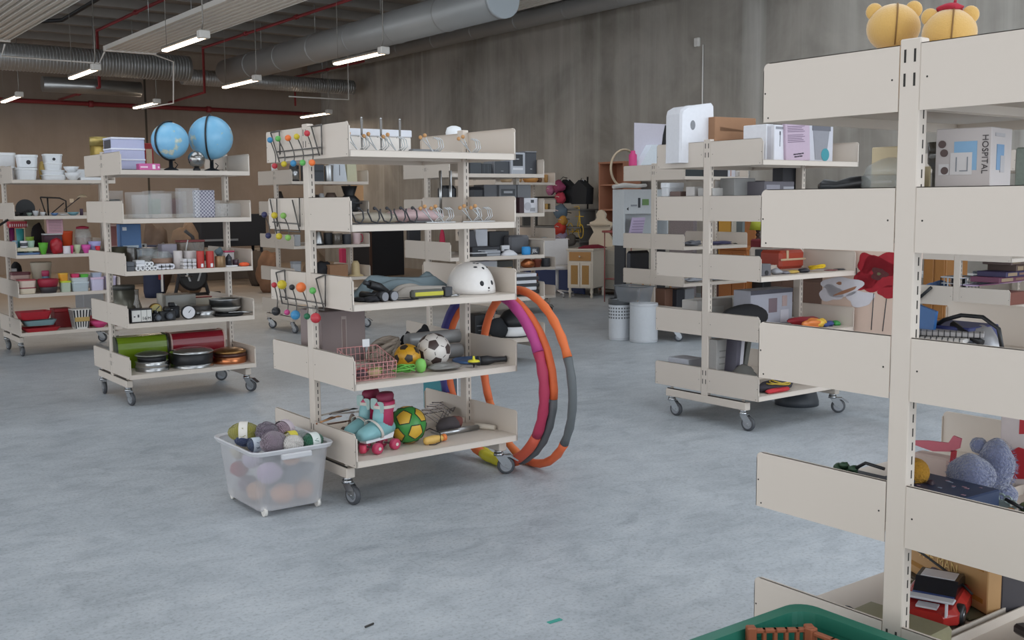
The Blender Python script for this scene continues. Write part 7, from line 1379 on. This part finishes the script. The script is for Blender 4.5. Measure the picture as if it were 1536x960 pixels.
# furniture mass behind the right centre trolley
for k, (a, b, t0, x_, col, nm, lb, ct) in enumerate(((1004, 1040, 332, 11.5, '8d8384', 'rattan_screen', 'mauve woven rattan screen behind the trolley panels', 'screen'), (1062, 1075, 330, 11.2, '6a4e4a', 'dark_wardrobe', 'narrow dark brown wardrobe edge', 'wardrobe'), (1078, 1096, 331, 11.2, 'c9963c', 'pine_frame', 'orange pine frame between the trolleys', 'frame'), (1097, 1099, 331, 11.2, 'c9c2b4', 'white_strip', 'thin white upright strip beside the pine frame', 'strip'),
        (1100, 1114, 333, 11.6, '7e8a8c', 'tall_mirror', 'grey mirror panel behind the right centre trolley', 'mirror'), (1117, 1133, 333, 11.1, 'a86a38', 'oak_cupboard', 'orange brown cupboard side behind the right centre trolley', 'cupboard'))):
    p0, p1_ = on(a, t0, 'x', x_), on(b, t0, 'x', x_); t = thing(nm, lb, ct, (x_, (p0.y+p1_.y)/2, 0)); w_ = abs(p0.y-p1_.y)/2; MB().bev(0, .08, -w_, w_, .05, 1.36, .004).build('panel', mat('weave', col, .8, var=.35, scale=60) if k == 0 else F(col), t); MB().box(.01, .07, -w_*.9, -w_*.8, 0, .06).box(.01, .07, w_*.8, w_*.9, 0, .06).build('feet', dgr, t)
for k, (px0, px1, x_, h1, col, lb) in enumerate(((1052, 1120, 10.3, .62, '5c3426', 'low dark brown wooden chest of drawers behind the right centre trolley'), (1078, 1120, 9.75, .93, 'b5713c', 'orange brown wooden chest top showing between the right trolleys'), (1120, 1150, 10.0, .85, '5a4034', 'dark brown cabinet behind the third shelf gap'), (1172, 1236, 9.6, .66, '5f463a', 'dark wooden cabinet seen under the orange vanity case'), (1385, 1420, 11.5, .95, 'a5713c', 'orange brown open wooden cupboard seen through the nearest trolley'))):
    p0, p1_ = on(px0, 400, 'x', x_), on(px1, 400, 'x', x_); t = thing('wooden_cabinet', lb, 'cabinet', (x_, (p0.y+p1_.y)/2, 0)); w_ = abs(p0.y-p1_.y)/2
    MB().bev(0, .45, -w_, w_, .08, h1, .006).build('carcass', F(col, .5), t); MB().bev(-.02, .46, -w_-.01, w_+.01, h1, h1+.03, .004).build('top_board', F(col, .5), t)
    for s in (-1, 1): MB().bev(-.015, 0, min(s*.01, s*(w_-.02)), max(s*.01, s*(w_-.02)), .12, h1-.04, .004).build('door', F(col, .45), t); MB().box(.02, .06, s*(w_-.05)-.02, s*(w_-.05)+.02, 0, .08).build('leg', F(col), t)
gl = thing('green_lamp', 'lime green lampshade on a dark beaded stand', 'lamp', (10.55, on(1137, 350, 'x', 10.55).y, 0)); zz_ = on(1137, 333, 'x', 10.55).z; MB().lathe([(.11, zz_-.10), (.08, zz_+.04)], 20).build('lamp_shade', flat('a3a832', .6), gl); mb = MB(); 
for k in range(8): mb.ball((0, 0, .92+.055*k), .03, 10)
mb.build('beaded_stand', flat('4a3430'), gl); MB().lathe([(.12, 0), (.12, .03), (.03, .05), (.025, .92)], 16).build('foot', dgr, gl)
fan = thing('floor_fan', 'black fan-like round device with a red base behind the third shelf', 'fan', (9.9, on(1140, 370, 'x', 9.9).y, 0)); MB().bev(-.05, .1, -.1, .1, .0, .95, .01).build('column', blackp, fan); MB().bev(-.06, .11, -.11, .11, .95, 1.06, .02).build('red_top', flat('7a2c34'), fan)

# ================================================================ U10 and the far right
bgc = ['b03a78', '7a3a5a', '3a3f78', '9a6a3a', '55504e']
for k, (a, b, t0, b0, col, lb) in enumerate(((1455, 1534, 425, 434, 'b8a2c0', 'wide pink and lilac board game box, lower'), (1500, 1540, 415, 424, '6a3a50', 'plum board game box above the lilac one'), (1510, 1542, 407, 415, '3c3558', 'dark violet board game box'), (1525, 1545, 397, 407, '5e4a42', 'brown board game box near the top of the pile'), (1517, 1545, 386, 397, '84706a', 'grey brown board game box on top of the pile'))):
    box('U10', 4, a, b, t0, -.42+.02*k, .26, col, 'board_game_box', lb, 'board game', bot=b0, panel=[(.08, .5, .2, .8, 'c06a98' if k == 0 else 'a08a70'), (.6, .9, .3, .7, 'c9a0b4' if k == 0 else '8a6a5a')], group='board games on the bluish trolley')
box('U10', 4, 1516, 1545, 438, -.44, .2, '7a4a40', 'wooden_game', 'brown lettered wooden game box beside the end panel', 'game')
for k in range(4): box('U10', 4, 1472, 1524, 405+5.6*k, -.1+.005*k, .25, '8d97a2', 'clear_tray', ('topmost', 'second', 'third', 'lowest')[k]+' grey blue stacked tray behind the board games', 'tray', bot=409+5.6*k, group='stacked trays behind the board games')
t = root('wire_cage', 'white wire grid stand behind the bluish trolley post', 'rack', 'U10', pos('U10', 4, 1457, -.05)[0]); wirebox(MB(), -.13, .13, 0, .2, .0, .21, (5, 3, 4), .004).build('grid', flat('b9bcc0'), t); tub('U10', 4, 1442, 1453, 418, -.3, .1, '24262a', 'black_clip', 'black clip beside the bluish trolley post', 'clip', lid=None)
lump('U10', 4, 1382, 1428, 421, -.25, .14, '56709e', 'blue_fabric', 'blue patterned fabric heap on the bluish trolley', 'cloth', nz=.25, seed=3)
ub = tag(MB().tube([(0, 0, 0), (.0, .09, -.08), (.0, .17, -.14)], .014, 8).build('black_strap', blackp, None, on(1397, 431, 'x', 8.46)), 'black strap hanging over the end panel of the bluish trolley', 'strap')
wct = thing('white_bench', 'white bench frame behind the bluish trolley', 'bench', (11.9, 6.8, 0)); MB().bev(0, .5, -1.0, 1.5, .55, .6, .004).bev(0, .5, -1.0, 1.5, .1, .14, .004).build('boards', white, wct)
for y in (-.9, .2, 1.4): MB().bev(.0, .06, y-.03, y+.03, 0, .6, .004).build('leg', white, wct)

# ================================================================ far left background
def mass(px0, px1, py0, py1, Y, d, col, nm, lb, ct, var=.2, rnd_=False, z0=None):
    p0, p1_ = on(px0, py0, 'y', Y), on(px1, py1, 'y', Y); zb_ = p1_.z if z0 is None else z0; cx = (p0.x+p1_.x)/2; w_ = abs(p1_.x-p0.x)/2; h = p0.z-zb_
    t = thing(nm, lb, ct, (cx, Y, zb_)); 
    if rnd_:
        mb = MB().ball((0, 0, 0), 1, 24, 0, 1, 1, 1, .16, int(px0)); mb.v = [(x*w_*.95, y*d/2+d/2, max(0, (z+.9)/2*h)) for x, y, z in mb.v]; mb.build('bundle_body', mat(nm+'_m', col, .85, var=var, scale=8), t)
    else: MB().bev(-w_, w_, 0, d, 0, h, .01).build('body', mat(nm+'_m'+col, col, .7, var=var, scale=8), t)
    return t, w_, h
t, w_, h_ = mass(300, 400, 322, 368, 19.0, .6, '1f2127', 'draped_table', 'big black draped table top in the far left background', 'table', .05)
for s in (-1, 1): MB().tube([(s*w_*.9, .1, 0), (s*w_*.9, .1, -t.location.z)], .03, 8).tube([(s*w_*.9, .5, 0), (s*w_*.9, .5, -t.location.z)], .03, 8).build('trestle_leg', dgr, t)
MB().box(-w_*.95, w_*.1, -.03, 0, h_*.18, h_*.24).build('silver_edge', steel, t)
t, w_, h_ = mass(553, 607, 345, 414, 19.5, .7, '1c1e24', 'black_cabinet', 'large black cabinet seen behind the sports trolley', 'cabinet', .05, z0=0); MB().box(-w_*1.0, -w_*.86, -.02, 0, 0, h_).build('brown_edge', flat('4a3328'), t)
for k, (a, b, y0, y1, Y, col, nm, lb) in enumerate(((262, 312, 335, 372, 17.5, '7f6a58', 'covered_furniture', 'brown covered furniture behind the candle shelf'), (218, 262, 335, 376, 18.0, '5f5046', 'brown_bundle', 'dark brown fur-like bundle behind the candle shelf'), (380, 404, 372, 398, 18.5, '4a4038', 'dark_heap', 'dark heap of goods under the black table, right'), (392, 430, 376, 402, 17.0, '7a5a44', 'basket_heap', 'tan baskets and netting behind the lowest coat rack'), (466, 500, 373, 392, 16.5, '6a5a4a', 'brown_blanket', 'brown blanket behind the kettle trolley'))):
    mass(a, b, y0, y1, Y, .5, col, nm, lb, 'bundle', .4, True, z0=0)
ct_ = thing('counter', 'long pale counter across the far left background', 'counter', (7.4, 20.6, 0)); MB().bev(-1.6, 1.9, 0, .6, .52, .6, .01).build('top_board', flat('a59a8c'), ct_); MB().bev(-1.5, 1.8, .1, .5, 0, .52, .01).build('carcass', flat('5f564e'), ct_)
t, w_, h_ = mass(512, 520, 373, 398, 16.0, .1, 'a82a50', 'pink_roll', 'bright pink roll standing behind the kettle trolley', 'roll', .05, z0=0)
# exercise bike
eb = thing('exercise_bike', 'black exercise bike far behind the pan shelf', 'exercise bike', (6.15, 17.0, 0)); MB().lathe([(.2, -.05), (.24, -.03), (.24, .03), (.2, .05)], 24, (0, 0, .36), 'y').build('flywheel_cover', blackp, eb); MB().tube([(-.5, 0, .06), (.45, 0, .06)], .03, 8).build('floor_bar', blackp, eb); MB().tube([(.25, 0, .06), (.02, 0, 1.0), (-.1, 0, 1.1)], .03, 8).build('front_post', dgr, eb); MB().tube([(-.3, 0, .06), (-.2, 0, .5), (-.42, 0, .8)], .03, 8).build('seat_post', dgr, eb); MB().ball((-.44, 0, .84), .12, 14, 0, 1.2, .8, .4).build('saddle', blackp, eb); MB().tube([(-.05, -.1, .36), (-.2, -.14, .38)], .012, 6).build('pedal_arm', steel, eb); MB().bev(-.28, -.18, -.18, -.1, .35, .39, .01).build('pedal', blackp, eb); MB().prism([(-.08, .28), (-.05, .28), (-.1, .42), (-.13, .42)], -.056, -.05, 'y').build('silver_trim', steel, eb); MB().prism([(.08, .28), (.05, .28), (.1, .42), (.13, .42)], -.056, -.05, 'y').build('silver_trim', steel, eb)
gb = thing('golf_bag', 'navy and red golf bag standing behind the bread bins', 'bag', on(232, 446, 'z', 0)+Vector((0, .0, 0))); MB().lathe([(.15, 0), (.17, .1), (.16, .8), (.17, .86)], 20).build('bag_body', flat('232c48', .7), gb); MB().prism([(.02, .3), (.1, .3), (.13, .8), (.0, .8)], -.18, -.15, 'y').build('red_pocket', flat('8a2a30'), gb); MB().box(.06, .09, -.19, -.15, .1, .4).build('white_strip', white, gb)
ws = thing('wheeled_box', 'grey boxes on the floor behind the left edge trolley', 'box', (4.0, 14.6, 0)); MB().bev(-.2, .2, 0, .4, .0, .62, .01).build('body', flat('8a8a8c'), ws); MB().box(-.12, .12, -.004, 0, .4, .48).build('vent', dgr, ws)
sw = tag(MB().bev(0, .09, -.006, 0, 0, .09, .004).build('light_switch', flat('cdc4b4'), None, on(104.5, 304, 'y', WY)), 'small pale switch plate on the brown back wall', 'switch')
tag(MB().bev(-.03, .03, -.01, .01, 0, .003, .001).build('floor_scrap', flat('3a9a8c'), None, on(832, 932, 'z', 0)), 'tiny teal scrap lying on the concrete floor', 'scrap')
tag(MB().tube([(-.02, 0, .004), (.02, .01, .004)], .004, 5).build('floor_splinter', flat('3a3836'), None, on(555, 940, 'z', 0)), 'small dark splinter on the floor in the foreground', 'scrap')
